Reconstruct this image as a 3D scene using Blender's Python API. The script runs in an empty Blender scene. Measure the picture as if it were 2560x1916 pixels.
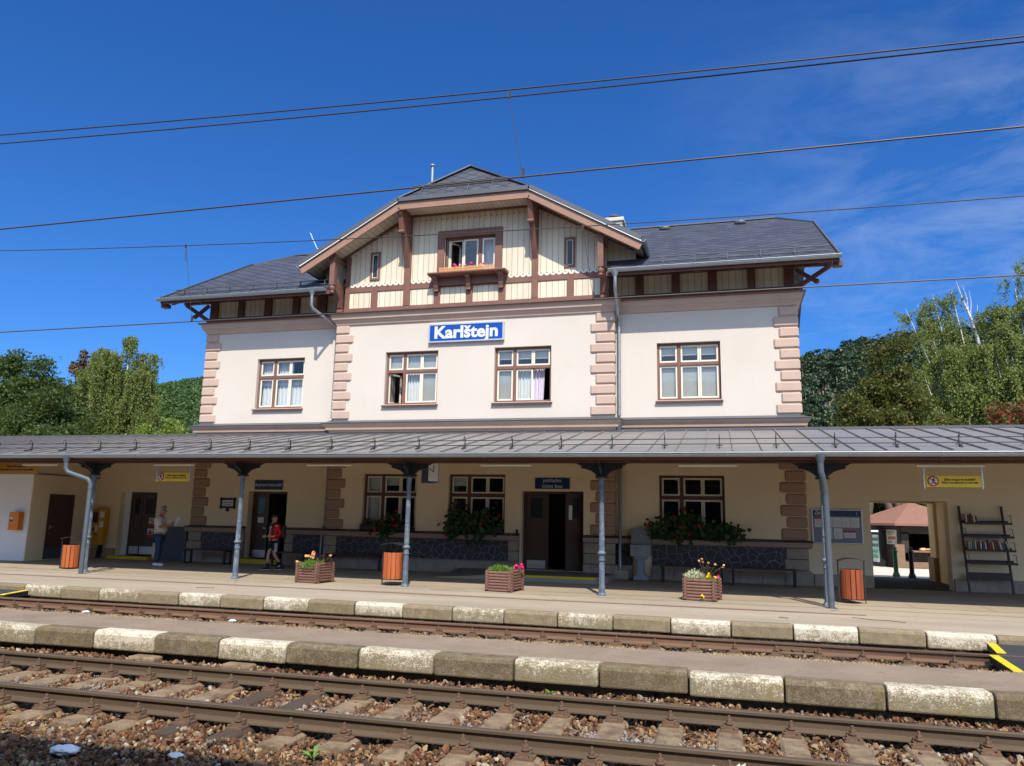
import bpy, bmesh, math, random
import numpy as np
from mathutils import Vector, Matrix
random.seed(7); RNG = np.random.default_rng(11)
R = math.radians
SC = bpy.context.scene
COL = SC.collection
ORG = {}

# ---------------------------------------------------------------- objects
def tag(o, label=None, cat=None, group=None, kind=None):
    if label: o['label'] = label
    if cat: o['category'] = cat
    if group: o['group'] = group
    if kind: o['kind'] = kind
    return o
def thing(name, label, cat, loc=(0, 0, 0), group=None):
    o = bpy.data.objects.new(name, None); COL.objects.link(o)
    o.empty_display_size = .2; o.location = loc; ORG[o.name] = Vector(loc)
    return tag(o, label, cat, group)
def link(name, me, mat, parent=None, loc=None):
    o = bpy.data.objects.new(name, me); COL.objects.link(o)
    if mat: me.materials.append(mat)
    if parent is not None:
        o.parent = parent; ORG[o.name] = ORG[parent.name].copy()
    else:
        o.location = loc or (0, 0, 0); ORG[o.name] = Vector(loc or (0, 0, 0))
    return o
def copy_tree(o, parent=None):
    c = o.copy(); COL.objects.link(c)
    if parent is not None: c.parent = parent
    ORG[c.name] = ORG[o.name].copy()
    for ch in list(o.children): copy_tree(ch, c)
    return c

class MB:
    def __init__(s): s.v = []; s.f = []; s.sm = []; s.mi = []; s.cur = 0
    def add(s, vs, fs, smooth=False):
        n = len(s.v); s.v += [tuple(v) for v in vs]
        s.f += [tuple(i + n for i in f) for f in fs]; s.sm += [smooth] * len(fs); s.mi += [s.cur] * len(fs); return s
    def box(s, x0, x1, y0, y1, z0, z1):
        return s.add([(x0,y0,z0),(x1,y0,z0),(x1,y1,z0),(x0,y1,z0),(x0,y0,z1),(x1,y0,z1),(x1,y1,z1),(x0,y1,z1)],
            [(3,2,1,0),(4,5,6,7),(0,1,5,4),(1,2,6,5),(2,3,7,6),(3,0,4,7)])
    def boxm(s, M, sx, sy, sz):
        vs = [M @ Vector((a*sx/2, b*sy/2, c*sz/2)) for c in (-1,1) for a, b in ((-1,-1),(1,-1),(1,1),(-1,1))]
        return s.add(vs, [(3,2,1,0),(4,5,6,7),(0,1,5,4),(1,2,6,5),(2,3,7,6),(3,0,4,7)])
    def bar(s, p, q, w, h, up=(0,0,1)):
        p = Vector(p); q = Vector(q); d = q - p; L = d.length; d.normalize()
        u = Vector(up); sd = d.cross(u); 
        if sd.length < 1e-4: sd = d.cross(Vector((1,0,0)))
        sd.normalize(); u = sd.cross(d)
        M = Matrix((d, sd, u)).transposed().to_4x4(); M.translation = (p + q) / 2
        return s.boxm(M, L, w, h)
    def quad(s, a, b, c, d): return s.add([a,b,c,d], [(0,1,2,3)])
    def tube(s, pts, r, n=8, caps=True, smooth=True, sq=1.0):
        pts = [Vector(p) for p in pts]; m = len(pts)
        rs = list(r) if hasattr(r, '__len__') else [r] * m
        vs = []; ref = None
        for i, p in enumerate(pts):
            d = (pts[min(i+1, m-1)] - pts[max(i-1, 0)])
            if d.length < 1e-9: d = Vector((0,0,1))
            d.normalize()
            if ref is None:
                ref = Vector((0,0,1)) if abs(d.z) < .9 else Vector((1,0,0))
            a = d.cross(ref)
            if a.length < 1e-4: a = d.cross(Vector((0,1,0)))
            a.normalize(); b = a.cross(d); ref = b
            for k in range(n):
                t = 2*math.pi*k/n
                vs.append(p + a*math.cos(t)*rs[i] + b*math.sin(t)*rs[i]*sq)
        fs = []
        for i in range(m-1):
            for k in range(n):
                k2 = (k+1) % n
                fs.append((i*n+k, i*n+k2, (i+1)*n+k2, (i+1)*n+k))
        s.add(vs, fs, smooth)
        if caps:
            s.add(vs[:n], [tuple(range(n))[::-1]]); s.add(vs[-n:], [tuple(range(n))])
        return s
    def lathe(s, c, prof, n=16, axis='z', smooth=True, caps=True):
        vs = []; m = len(prof)
        for r, h in prof:
            for k in range(n):
                t = 2*math.pi*k/n; a, b = r*math.cos(t), r*math.sin(t)
                if axis == 'z': vs.append((c[0]+a, c[1]+b, c[2]+h))
                elif axis == 'y': vs.append((c[0]+a, c[1]+h, c[2]-b))
                else: vs.append((c[0]+h, c[1]+a, c[2]+b))
        fs = [(i*n+k, i*n+(k+1) % n, (i+1)*n+(k+1) % n, (i+1)*n+k) for i in range(m-1) for k in range(n)]
        s.add(vs, fs, smooth)
        if caps: s.add(vs[:n], [tuple(range(n))[::-1]]); s.add(vs[-n:], [tuple(range(n))])
        return s
    def prism(s, poly, a0, a1, plane='xz'):
        # poly in the plane, extruded along the third axis from a0 to a1
        def P(u, v, a):
            return (u, a, v) if plane == 'xz' else ((a, u, v) if plane == 'yz' else (u, v, a))
        n = len(poly)
        vs = [P(u, v, a0) for u, v in poly] + [P(u, v, a1) for u, v in poly]
        fs = [tuple(range(n)), tuple(range(n, 2*n))[::-1]] + [(i, n+i, n+(i+1) % n, (i+1) % n) for i in range(n)]
        return s.add(vs, fs)
    def slab(s, poly, t):
        n = len(poly); vs = [tuple(p) for p in poly] + [(p[0], p[1], p[2]-t) for p in poly]
        fs = [tuple(range(n)), tuple(range(n, 2*n))[::-1]] + [(i, (i+1) % n, n+(i+1) % n, n+i)[::-1] for i in range(n)]
        return s.add(vs, fs)
    def sweep(s, prof, path, close=False):
        # prof: (outward offset, z); path: plan polyline, outward = right-hand side when walking
        P = [Vector((p[0], p[1])) for p in path]; m = len(P); vs = []
        for i, p in enumerate(P):
            ns = []
            if i > 0: d = (p - P[i-1]).normalized(); ns.append(Vector((d.y, -d.x)))
            if i < m-1: d = (P[i+1] - p).normalized(); ns.append(Vector((d.y, -d.x)))
            if len(ns) == 2:
                nn = ns[0] + ns[1]; nn = nn / (nn.dot(ns[0])) if nn.length > 1e-6 else ns[0]
            else: nn = ns[0]
            for o, z in prof: vs.append((p.x + nn.x*o, p.y + nn.y*o, z))
        k = len(prof)
        fs = [(i*k+j, (i+1)*k+j, (i+1)*k+j+1, i*k+j+1) for i in range(m-1) for j in range(k-1)]
        s.add(vs, fs)
        s.add(vs[:k], [tuple(range(k))]); s.add(vs[-k:], [tuple(range(k))[::-1]])
        return s
    def ico(s, c, r, sub=1, jit=0, scale=(1,1,1), smooth=True):
        bm = bmesh.new(); bmesh.ops.create_icosphere(bm, subdivisions=sub, radius=1)
        vs = []
        for v in bm.verts:
            k = r*(1 + random.uniform(-jit, jit))
            vs.append((c[0]+v.co.x*k*scale[0], c[1]+v.co.y*k*scale[1], c[2]+v.co.z*k*scale[2]))
        fs = [tuple(v.index for v in f.verts) for f in bm.faces]; bm.free()
        return s.add(vs, fs, smooth)
    def mesh(s, name, off):
        me = bpy.data.meshes.new(name)
        me.from_pydata([(v[0]-off.x, v[1]-off.y, v[2]-off.z) for v in s.v], [], s.f)
        me.polygons.foreach_set('use_smooth', s.sm); me.polygons.foreach_set('material_index', s.mi); me.update(); return me
    def build(s, name, mat, parent=None, loc=None, bevel=0, fix=True):
        off = ORG[parent.name] if parent is not None else Vector(loc or (0,0,0))
        me = s.mesh(name, off)
        if fix:
            bm = bmesh.new(); bm.from_mesh(me); bmesh.ops.recalc_face_normals(bm, faces=bm.faces); bm.to_mesh(me); bm.free()
        o = link(name, me, mat, parent, loc)
        if bevel:
            b = o.modifiers.new('edge', 'BEVEL'); b.width = bevel; b.segments = 2; b.limit_method = 'ANGLE'; b.angle_limit = R(40)
        return o

def arr_mesh(name, V, F, mat, parent=None, loc=None, smooth=False):
    # quick mesh from numpy arrays (F: n x 3 or n x 4)
    off = np.array(ORG[parent.name] if parent is not None else (loc or (0,0,0)))
    me = bpy.data.meshes.new(name); V = (V - off).astype(np.float32); k = F.shape[1]
    me.vertices.add(len(V)); me.vertices.foreach_set('co', V.ravel())
    me.loops.add(F.size); me.loops.foreach_set('vertex_index', F.ravel().astype(np.int32))
    me.polygons.add(len(F)); me.polygons.foreach_set('loop_start', np.arange(0, F.size, k, dtype=np.int32))
    me.polygons.foreach_set('loop_total', np.full(len(F), k, dtype=np.int32))
    me.polygons.foreach_set('use_smooth', np.full(len(F), smooth))
    me.update(calc_edges=True); me.validate()
    return link(name, me, mat, parent, loc)

# ---------------------------------------------------------------- materials
class NT:
    def __init__(s, name):
        s.m = bpy.data.materials.new(name); s.m.use_nodes = True; s.t = s.m.node_tree; s.t.nodes.clear()
        s.out = s.n('ShaderNodeOutputMaterial')
    def n(s, typ, **kw):
        nd = s.t.nodes.new(typ)
        for k, v in kw.items(): setattr(nd, k, v)
        return nd
    def l(s, a, b): s.t.links.new(a, b)
    def pos(s): return s.n('ShaderNodeNewGeometry').outputs['Position']
    def noise(s, scale, detail=4, rough=.6, vec=None, stretch=None):
        nz = s.n('ShaderNodeTexNoise'); nz.inputs['Scale'].default_value = scale
        nz.inputs['Detail'].default_value = detail; nz.inputs['Roughness'].default_value = rough
        v = vec if vec is not None else s.pos()
        if stretch:
            mp = s.n('ShaderNodeMapping'); mp.inputs['Scale'].default_value = stretch; s.l(v, mp.inputs['Vector']); v = mp.outputs[0]
        s.l(v, nz.inputs['Vector']); return nz.outputs['Fac']
    def ramp(s, fac, stops, interp='LINEAR'):
        r = s.n('ShaderNodeValToRGB'); e = r.color_ramp.elements; r.color_ramp.interpolation = interp
        while len(e) < len(stops): e.new(.5)
        for el, (p, c) in zip(e, stops):
            el.position = p; el.color = (c, c, c, 1) if not hasattr(c, '__len__') else (*c, 1)
        s.l(fac, r.inputs['Fac']); return r.outputs['Color']
    def mix(s, fac, a, b, mode='MIX'):
        m = s.n('ShaderNodeMix'); m.data_type = 'RGBA'; m.blend_type = mode
        for sock, v in ((m.inputs['Factor'], fac), (m.inputs['A'], a), (m.inputs['B'], b)):
            if hasattr(v, 'links') or hasattr(v, 'is_output'): s.l(v, sock)
            elif hasattr(v, '__len__'): sock.default_value = (*v, 1) if len(v) == 3 else v
            else: sock.default_value = v
        # colour sockets are the later ones of the same name
        return m
    def mixc(s, fac, a, b, mode='MIX'):
        m = s.n('ShaderNodeMix'); m.data_type = 'RGBA'; m.blend_type = mode
        ia, ib = m.inputs[6], m.inputs[7]
        for sock, v in ((m.inputs[0], fac), (ia, a), (ib, b)):
            if isinstance(v, bpy.types.NodeSocket): s.l(v, sock)
            elif hasattr(v, '__len__'): sock.default_value = (*v, 1)
            else: sock.default_value = v
        return m.outputs[2]
    def math(s, op, a, b=None, c=None):
        m = s.n('ShaderNodeMath', operation=op)
        for i, v in enumerate((a, b, c)):
            if v is None: continue
            if isinstance(v, bpy.types.NodeSocket): s.l(v, m.inputs[i])
            else: m.inputs[i].default_value = v
        return m.outputs[0]
    def bump(s, h, strength=.3, dist=.01):
        b = s.n('ShaderNodeBump'); b.inputs['Strength'].default_value = strength; b.inputs['Distance'].default_value = dist
        s.l(h, b.inputs['Height']); return b.outputs[0]
    def bsdf(s, color, rough=.7, metal=0, normal=None, spec=.5, coat=0):
        b = s.n('ShaderNodeBsdfPrincipled')
        for k, v in (('Base Color', color), ('Roughness', rough), ('Metallic', metal), ('Specular IOR Level', spec), ('Coat Weight', coat)):
            if isinstance(v, bpy.types.NodeSocket): s.l(v, b.inputs[k])
            elif hasattr(v, '__len__'): b.inputs[k].default_value = (*v, 1)
            else: b.inputs[k].default_value = v
        if normal is not None: s.l(normal, b.inputs['Normal'])
        return b.outputs[0]
    def done(s, sh): s.l(sh, s.out.inputs['Surface']); return s.m
    def sep(s, v):
        x = s.n('ShaderNodeSeparateXYZ'); s.l(v, x.inputs[0]); return x.outputs

def sc(c, k): return tuple(min(1, x*k) for x in c)
def simple(name, col, rough=.7, var=.18, scale=3., fine=60., bump=.15, metal=0, spec=.4, dirt=None, stretch=None, bdist=.004):
    t = NT(name); a = t.noise(scale, 5, .6, stretch=stretch); b = t.noise(fine, 2, .5, stretch=stretch)
    f = t.math('ADD', t.math('MULTIPLY', a, .65), t.math('MULTIPLY', b, .35))
    c = t.ramp(f, [(.3, sc(col, 1-var)), (.7, sc(col, 1+var))])
    if dirt:
        c = t.mixc(t.ramp(t.noise(dirt[1], 6, .65), [(dirt[2], 0.), (dirt[3], dirt[4])]), c, dirt[0])
    return t.done(t.bsdf(c, rough, metal, t.bump(b, bump, bdist) if bump else None, spec))

M = {}
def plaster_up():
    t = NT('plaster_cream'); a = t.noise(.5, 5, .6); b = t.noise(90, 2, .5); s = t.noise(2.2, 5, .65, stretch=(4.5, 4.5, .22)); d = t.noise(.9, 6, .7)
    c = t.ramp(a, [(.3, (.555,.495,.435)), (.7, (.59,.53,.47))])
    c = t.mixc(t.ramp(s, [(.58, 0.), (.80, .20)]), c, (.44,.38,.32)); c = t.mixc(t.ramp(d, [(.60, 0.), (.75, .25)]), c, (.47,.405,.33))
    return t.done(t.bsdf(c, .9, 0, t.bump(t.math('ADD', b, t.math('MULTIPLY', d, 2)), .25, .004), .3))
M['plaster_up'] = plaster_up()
M['plaster_low'] = simple('plaster_yellow_cream', (.90,.735,.48), .9, .05, .7, 70, .3, dirt=((.66,.56,.41), .5, .5, .8, .3))  # upper plaster darkened, this one lightened, to lift the canopy shade by colour
M['plaster_white'] = simple('plaster_white', (.80,.79,.77), .9, .06, .8, 70, .3)
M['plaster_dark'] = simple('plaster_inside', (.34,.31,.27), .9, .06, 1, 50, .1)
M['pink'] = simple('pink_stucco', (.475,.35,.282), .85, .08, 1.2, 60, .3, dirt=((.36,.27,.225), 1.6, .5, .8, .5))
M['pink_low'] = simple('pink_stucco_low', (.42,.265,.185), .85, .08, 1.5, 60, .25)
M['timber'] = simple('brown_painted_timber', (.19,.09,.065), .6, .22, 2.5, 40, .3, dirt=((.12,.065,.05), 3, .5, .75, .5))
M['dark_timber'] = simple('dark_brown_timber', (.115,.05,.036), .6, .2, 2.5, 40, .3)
M['door'] = simple('brown_door_paint', (.085,.05,.038), .45, .15, 3, 50, .1)
M['sash'] = simple('cream_window_paint', (.72,.67,.55), .5, .06, 3, 40, .05)
M['zinc'] = simple('zinc', (.33,.355,.385), .45, .14, 4, 30, .05, metal=.6, dirt=((.24,.24,.24), 2, .5, .75, .5))
M['sheet'] = simple('grey_sheet_metal', (.205,.19,.182), .5, .12, .8, 20, .05, metal=.15, dirt=((.33,.28,.20), .7, .55, .8, .6))
M['slate_trim'] = simple('grey_roof_trim', (.095,.098,.11), .5, .1, 3, 30, .05, metal=.2)
M['black_iron'] = simple('black_iron', (.02,.02,.022), .5, .2, 3, 40, .1)
M['capstone'] = simple('black_capping', (.025,.024,.026), .5, .2, 3, 40, .1)
M['post'] = simple('blue_grey_iron_paint', (.085,.115,.155), .5, .14, 5, 60, .1, dirt=((.24,.27,.31), 7, .45, .65, .6))
M['pipe'] = simple('grey_pipe_paint', (.075,.092,.115), .5, .1, 5, 60, .05)
M['granite'] = simple('rough_granite', (.40,.325,.255), .9, .2, 6, 110, .8, bdist=.01)
M['granite_grey'] = simple('grey_granite', (.25,.25,.24), .9, .18, 6, 130, .5)
M['white_paint'] = simple('white_paint', (.75,.75,.73), .6, .05, 3, 40, .05)
M['paper'] = simple('white_paper', (.78,.78,.77), .8, .03, 3, 30, 0)
M['blue_sign'] = simple('blue_enamel', (.001,.055,.33), .35, .05, 3, 40, 0)
M['navy_sign'] = simple('navy_enamel', (.012,.03,.115), .35, .06, 3, 40, 0)
M['yellow_sign'] = simple('yellow_enamel', (.86,.61,.02), .4, .04, 3, 40, 0)
M['orange_sign'] = simple('orange_enamel', (.52,.24,.02), .45, .06, 3, 40, 0)
M['red'] = simple('red_print', (.50,.02,.02), .5, .05, 3, 40, 0)
M['black'] = simple('black_print', (.012,.012,.012), .6, .05, 3, 40, 0)
M['alu'] = simple('aluminium', (.58,.59,.60), .4, .06, 4, 40, .02, metal=.7)
M['bin_wood'] = simple('orange_stained_slats', (.40,.105,.03), .55, .28, 4, 40, .25, stretch=(9, 9, .7))
M['bin_wood2'] = simple('red_brown_slats', (.26,.062,.024), .55, .28, 4, 40, .25, stretch=(9, 9, .7))
M['bin_red'] = simple('red_liner', (.30,.02,.02), .5, .1)
M['log'] = simple('brown_log', (.165,.085,.062), .7, .25, 6, 60, .35)
M['soil'] = simple('dark_soil', (.05,.035,.025), .95, .3, 10, 60, .6)
M['bench_wood'] = simple('dark_bench_wood', (.10,.042,.03), .55, .25, 3, 40, .25, stretch=(.6, 8, 8))
M['mach'] = simple('yellow_machine_paint', (.68,.33,.01), .45, .06, 4, 40, .02)
M['post_orange'] = simple('orange_box_paint', (.72,.20,.008), .45, .06, 4, 40, .02)
M['screen'] = simple('dark_screen', (.03,.035,.04), .15, .1)
M['asphalt_dark'] = simple('dark_asphalt', (.05,.05,.052), .95, .2, 2, 140, .6)
M['rubber'] = simple('rubber_panel', (.035,.035,.037), .85, .25, 4, 90, .5)
M['yellow_line'] = simple('yellow_line_paint', (.66,.50,.012), .6, .12, 5, 60, .2, dirt=((.3,.25,.1), 6, .55, .75, .6))
M['pave'] = simple('pale_pavement', (.55,.51,.44), .9, .12, 1.2, 60, .4)
M['step_concrete'] = simple('step_concrete', (.30,.29,.27), .9, .12, 2, 80, .5)
M['step_top'] = simple('step_dark_top', (.09,.085,.08), .9, .15, 3, 80, .5)
M['sleeper'] = simple('concrete_sleeper', (.25,.18,.11), .95, .3, 9, 90, 1, dirt=((.11,.066,.038), 5, .42, .66, .85), bdist=.012)
M['old_wood'] = simple('old_wooden_sleeper', (.085,.058,.04), .95, .35, 3, 40, .8, stretch=(14, 1.2, 14), bdist=.012)
M['rust'] = simple('rusty_iron', (.135,.083,.052), .85, .25, 10, 70, .4, dirt=((.20,.09,.045), 9, .5, .75, .6))
M['skin_old'] = simple('tanned_skin', (.42,.21,.14), .55, .08, 12, 80, .05)
M['skin_young'] = simple('light_skin', (.52,.30,.21), .55, .06, 12, 80, .05)
M['hair_grey'] = simple('grey_hair', (.30,.28,.26), .8, .3, 40, 120, .4)
M['hair_dark'] = simple('dark_hair', (.012,.009,.008), .6, .3, 40, 120, .4)
M['tshirt'] = simple('off_white_cotton', (.55,.51,.46), .9, .08, 9, 90, .3, bdist=.01)
M['jeans'] = simple('blue_denim', (.025,.05,.10), .9, .35, 6, 90, .3)
M['shoe_white'] = simple('white_shoe', (.75,.76,.78), .7, .05)
M['shoe_black'] = simple('black_shoe', (.02,.02,.025), .6, .1)
M['jacket'] = simple('red_tracksuit', (.50,.006,.012), .6, .1, 8, 60, .2, bdist=.01)
M['jacket_dark'] = simple('maroon_yoke', (.10,.006,.018), .6, .1, 8, 60, .2)
M['shorts'] = simple('navy_shorts', (.008,.010,.026), .7, .1, 8, 60, .2)
M['rod'] = simple('wire_metal', (.045,.035,.035), .5, .1)
M['contact'] = simple('contact_wire_copper', (.10,.08,.065), .45, .1, metal=.3)
M['lamp_white'] = simple('lamp_diffuser', (.66,.62,.52), .5, .04)
M['lamp_grey'] = simple('lamp_body_grey', (.24,.21,.18), .6, .1)
M['curtain'] = simple('white_net_curtain', (.72,.72,.74), .9, .06, 14, 60, .1)
M['curtain_lilac'] = simple('lilac_curtain', (.55,.50,.60), .9, .08, 10, 60, .1)
M['blind'] = simple('white_blind_slats', (.74,.74,.72), .6, .04)
M['geranium_red'] = simple('geranium_petals', (.52,.012,.018), .6, .25, 30, 90, 0)
M['pink_petal'] = simple('magenta_petals', (.68,.03,.20), .6, .2, 30, 90, 0)
M['pale_pink'] = simple('pale_pink_petals', (.72,.34,.36), .6, .2, 30, 90, 0)
M['yellow_petal'] = simple('yellow_petals', (.78,.55,.015), .6, .15, 30, 90, 0)
M['peach'] = simple('peach_petals', (.70,.38,.17), .6, .2, 30, 90, 0)
M['fence_wood'] = simple('varnished_pale_wood', (.66,.33,.14), .6, .12, 6, 60, .1)
M['kiosk_wood'] = simple('dark_stained_boards', (.035,.025,.02), .7, .25, 4, 50, .3)
M['kiosk_roof'] = simple('red_brown_shingles', (.235,.115,.085), .85, .12, 3, 30, .5)
M['brick'] = simple('brown_brick', (.20,.13,.085), .85, .2, 5, 40, .5)
M['green_paint'] = simple('green_iron_paint', (.05,.17,.10), .5, .12)
M['bark'] = simple('grey_bark', (.11,.085,.065), .95, .3, 5, 40, .6)
M['sandstone'] = simple('yellow_sandstone', (.42,.31,.17), .9, .12, 3, 60, .6)
M['shelf_brown'] = simple('dark_brown_shelf', (.055,.03,.024), .5, .15)
M['grey_door'] = simple('grey_panel_paint', (.075,.085,.105), .6, .1)
M['chimney'] = simple('chimney_render', (.56,.52,.46), .9, .1, 4, 50, .3)

# boards with grooves (spacing along x or y), knots
def boards(name, col, sp, axis=0, knots=True):
    t = NT(name); p = t.pos(); q = t.sep(p)
    f = t.math('FRACT', t.math('ADD', t.math('DIVIDE', q[axis], sp), 100.37))
    e = t.math('ABSOLUTE', t.math('SUBTRACT', f, .5))             # .5 at the groove
    gro = t.ramp(e, [(.462, 0.), (.485, 1.)])
    wn = t.n('ShaderNodeTexWhiteNoise'); wn.noise_dimensions = '1D'
    t.l(t.math('FLOOR', t.math('ADD', t.math('DIVIDE', q[axis], sp), 100.37)), wn.inputs['W'])
    v = t.math('ADD', t.math('MULTIPLY', wn.outputs['Value'], .4), t.math('MULTIPLY', t.noise(6, 4, .6, stretch=(3, 3, .6)), .6))
    c = t.ramp(v, [(.2, sc(col, .86)), (.8, sc(col, 1.08))])
    if knots:
        k = t.ramp(t.noise(26, 2, .5), [(.715, 0.), (.735, .75)]); c = t.mixc(k, c, (.22,.15,.09))
    c = t.mixc(gro, c, sc(col, .12))
    h = t.math('SUBTRACT', 1, gro)
    return t.done(t.bsdf(c, .65, 0, t.bump(h, .6, .01), .35))
M['boards'] = boards('cream_boards', (.68,.60,.46), .19)
M['boards_low'] = boards('cream_low_boards', (.64,.57,.45), .2, knots=False)
M['soffit'] = boards('cream_soffit_boards', (.60,.52,.40), .16, knots=False)

def slate():
    t = NT('diamond_slate'); g = t.n('ShaderNodeNewGeometry'); p = t.sep(g.outputs['Position']); n = t.sep(g.outputs['Normal'])
    side = t.math('GREATER_THAN', t.math('ABSOLUTE', n[0]), t.math('ABSOLUTE', n[1]))
    u = t.math('ADD', t.math('MULTIPLY', p[0], t.math('SUBTRACT', 1, side)), t.math('MULTIPLY', p[1], side))
    v = t.math('MULTIPLY', p[2], 2.02)
    a = t.math('DIVIDE', u, .60); b = t.math('DIVIDE', v, .46)
    es = []; cells = []
    for op in ('ADD', 'SUBTRACT'):
        w = t.math(op, a, b); w = t.math('ADD', w, 200.2)
        es.append(t.math('ABSOLUTE', t.math('SUBTRACT', t.math('FRACT', w), .5))); cells.append(t.math('FLOOR', w))
    e = t.math('MAXIMUM', es[0], es[1])
    line = t.ramp(e, [(.445, 0.), (.472, 1.)])
    cb = t.n('ShaderNodeCombineXYZ'); t.l(cells[0], cb.inputs[0]); t.l(cells[1], cb.inputs[1])
    wn = t.n('ShaderNodeTexWhiteNoise'); wn.noise_dimensions = '3D'; t.l(cb.outputs[0], wn.inputs['Vector'])
    f = t.math('ADD', t.math('MULTIPLY', wn.outputs['Value'], .5), t.math('MULTIPLY', t.noise(1.2, 4), .5))
    c = t.ramp(f, [(.2, (.038,.041,.056)), (.8, (.062,.066,.088))])
    c = t.mixc(line, c, (.004,.004,.005))
    return t.done(t.bsdf(c, .62, 0, t.bump(t.math('SUBTRACT', 1, line), .7, .012), .35))
M['slate'] = slate()

def rubble():
    t = NT('polygonal_basalt'); q = t.sep(t.pos())
    cb = t.n('ShaderNodeCombineXYZ'); t.l(q[0], cb.inputs[0]); t.l(q[2], cb.inputs[1])
    nz = t.n('ShaderNodeTexNoise'); nz.inputs['Scale'].default_value = 4; t.l(cb.outputs[0], nz.inputs['Vector'])
    ad = t.n('ShaderNodeVectorMath', operation='MULTIPLY_ADD'); t.l(nz.outputs['Color'], ad.inputs[0])
    ad.inputs[1].default_value = (.12, .12, 0); t.l(cb.outputs[0], ad.inputs[2])
    def vor(feat):
        v = t.n('ShaderNodeTexVoronoi', feature=feat); v.voronoi_dimensions = '2D'; v.inputs['Scale'].default_value = 4.5
        v.inputs['Randomness'].default_value = .95; t.l(ad.outputs[0], v.inputs['Vector']); return v
    d = vor('DISTANCE_TO_EDGE').outputs['Distance']; cc = vor('F1').outputs['Color']
    jt = t.ramp(d, [(.024, 1.), (.044, 0.)])
    c = t.mixc(t.math('MULTIPLY', t.noise(30, 4), .8), t.mixc(.25, (.04,.045,.052), cc, 'MULTIPLY'), (.075,.08,.09))
    c = t.mixc(jt, c, (.29,.265,.24))
    return t.done(t.bsdf(c, t.math('ADD', .55, t.math('MULTIPLY', jt, .35)), 0, t.bump(t.ramp(d, [(.02, 0.), (.12, 1.)]), .6, .02), .35))
M['rubble'] = rubble()

def glass():
    t = NT('window_glass'); gl = t.n('ShaderNodeBsdfGlossy'); gl.inputs['Roughness'].default_value = .005
    tr = t.n('ShaderNodeBsdfTransparent'); tr.inputs['Color'].default_value = (.86,.90,.89,1)
    lw = t.n('ShaderNodeLayerWeight'); lw.inputs['Blend'].default_value = .5
    nb = t.bump(t.noise(1.3, 1, .5), .05, .05); t.l(nb, gl.inputs['Normal'])
    mx = t.n('ShaderNodeMixShader'); t.l(t.math('ADD', t.math('MULTIPLY', t.math('POWER', lw.outputs['Facing'], 3), .6), .10), mx.inputs[0])
    t.l(tr.outputs[0], mx.inputs[1]); t.l(gl.outputs[0], mx.inputs[2]); return t.done(mx.outputs[0])
M['glass'] = glass()

def platform_mat():
    t = NT('platform_asphalt'); p = t.pos()
    a = t.noise(.5, 5, .6, stretch=(.35, 1.6, 1)); b = t.noise(110, 3, .6); d = t.noise(2.2, 6, .7)
    c = t.ramp(a, [(.32, (.29,.235,.165)), (.68, (.41,.34,.245))])
    c = t.mixc(t.math('MULTIPLY', t.ramp(b, [(.3, 0.), (.75, 1.)]), .45), c, (.27,.215,.165))
    c = t.mixc(t.ramp(d, [(.52, 0.), (.72, .45)]), c, (.34,.25,.19))
    c = t.mixc(t.ramp(t.noise(7.5, 2, .5), [(.66, 0.), (.70, .35)]), c, (.12,.10,.085)); c = t.mixc(t.ramp(t.noise(.22, 4, .6), [(.5, 0.), (.62, .22)]), c, (.22,.185,.15))
    return t.done(t.bsdf(c, .92, 0, t.bump(b, .5, .006), .3))
M['platform'] = platform_mat(); M['letter'] = simple('sign_lettering_white', (.60,.61,.62), .6, .03, 3, 40, 0)
def platform2_mat():
    t = NT('island_asphalt'); b = t.noise(95, 4, .7); d = t.noise(1.4, 6, .7)
    c = t.ramp(d, [(.3, (.225,.165,.115)), (.7, (.31,.235,.17))])
    c = t.mixc(t.math('MULTIPLY', t.ramp(b, [(.35, 0.), (.7, 1.)]), .5), c, (.20,.15,.12))
    c = t.mixc(t.ramp(t.noise(.45, 5, .65), [(.48, 0.), (.66, .45)]), c, (.14,.105,.08)); c = t.mixc(t.ramp(t.noise(9, 2, .5), [(.66, 0.), (.70, .4)]), c, (.09,.07,.055))
    return t.done(t.bsdf(c, .95, 0, t.bump(b, .7, .008), .25))
M['platform2'] = platform2_mat()

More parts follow.
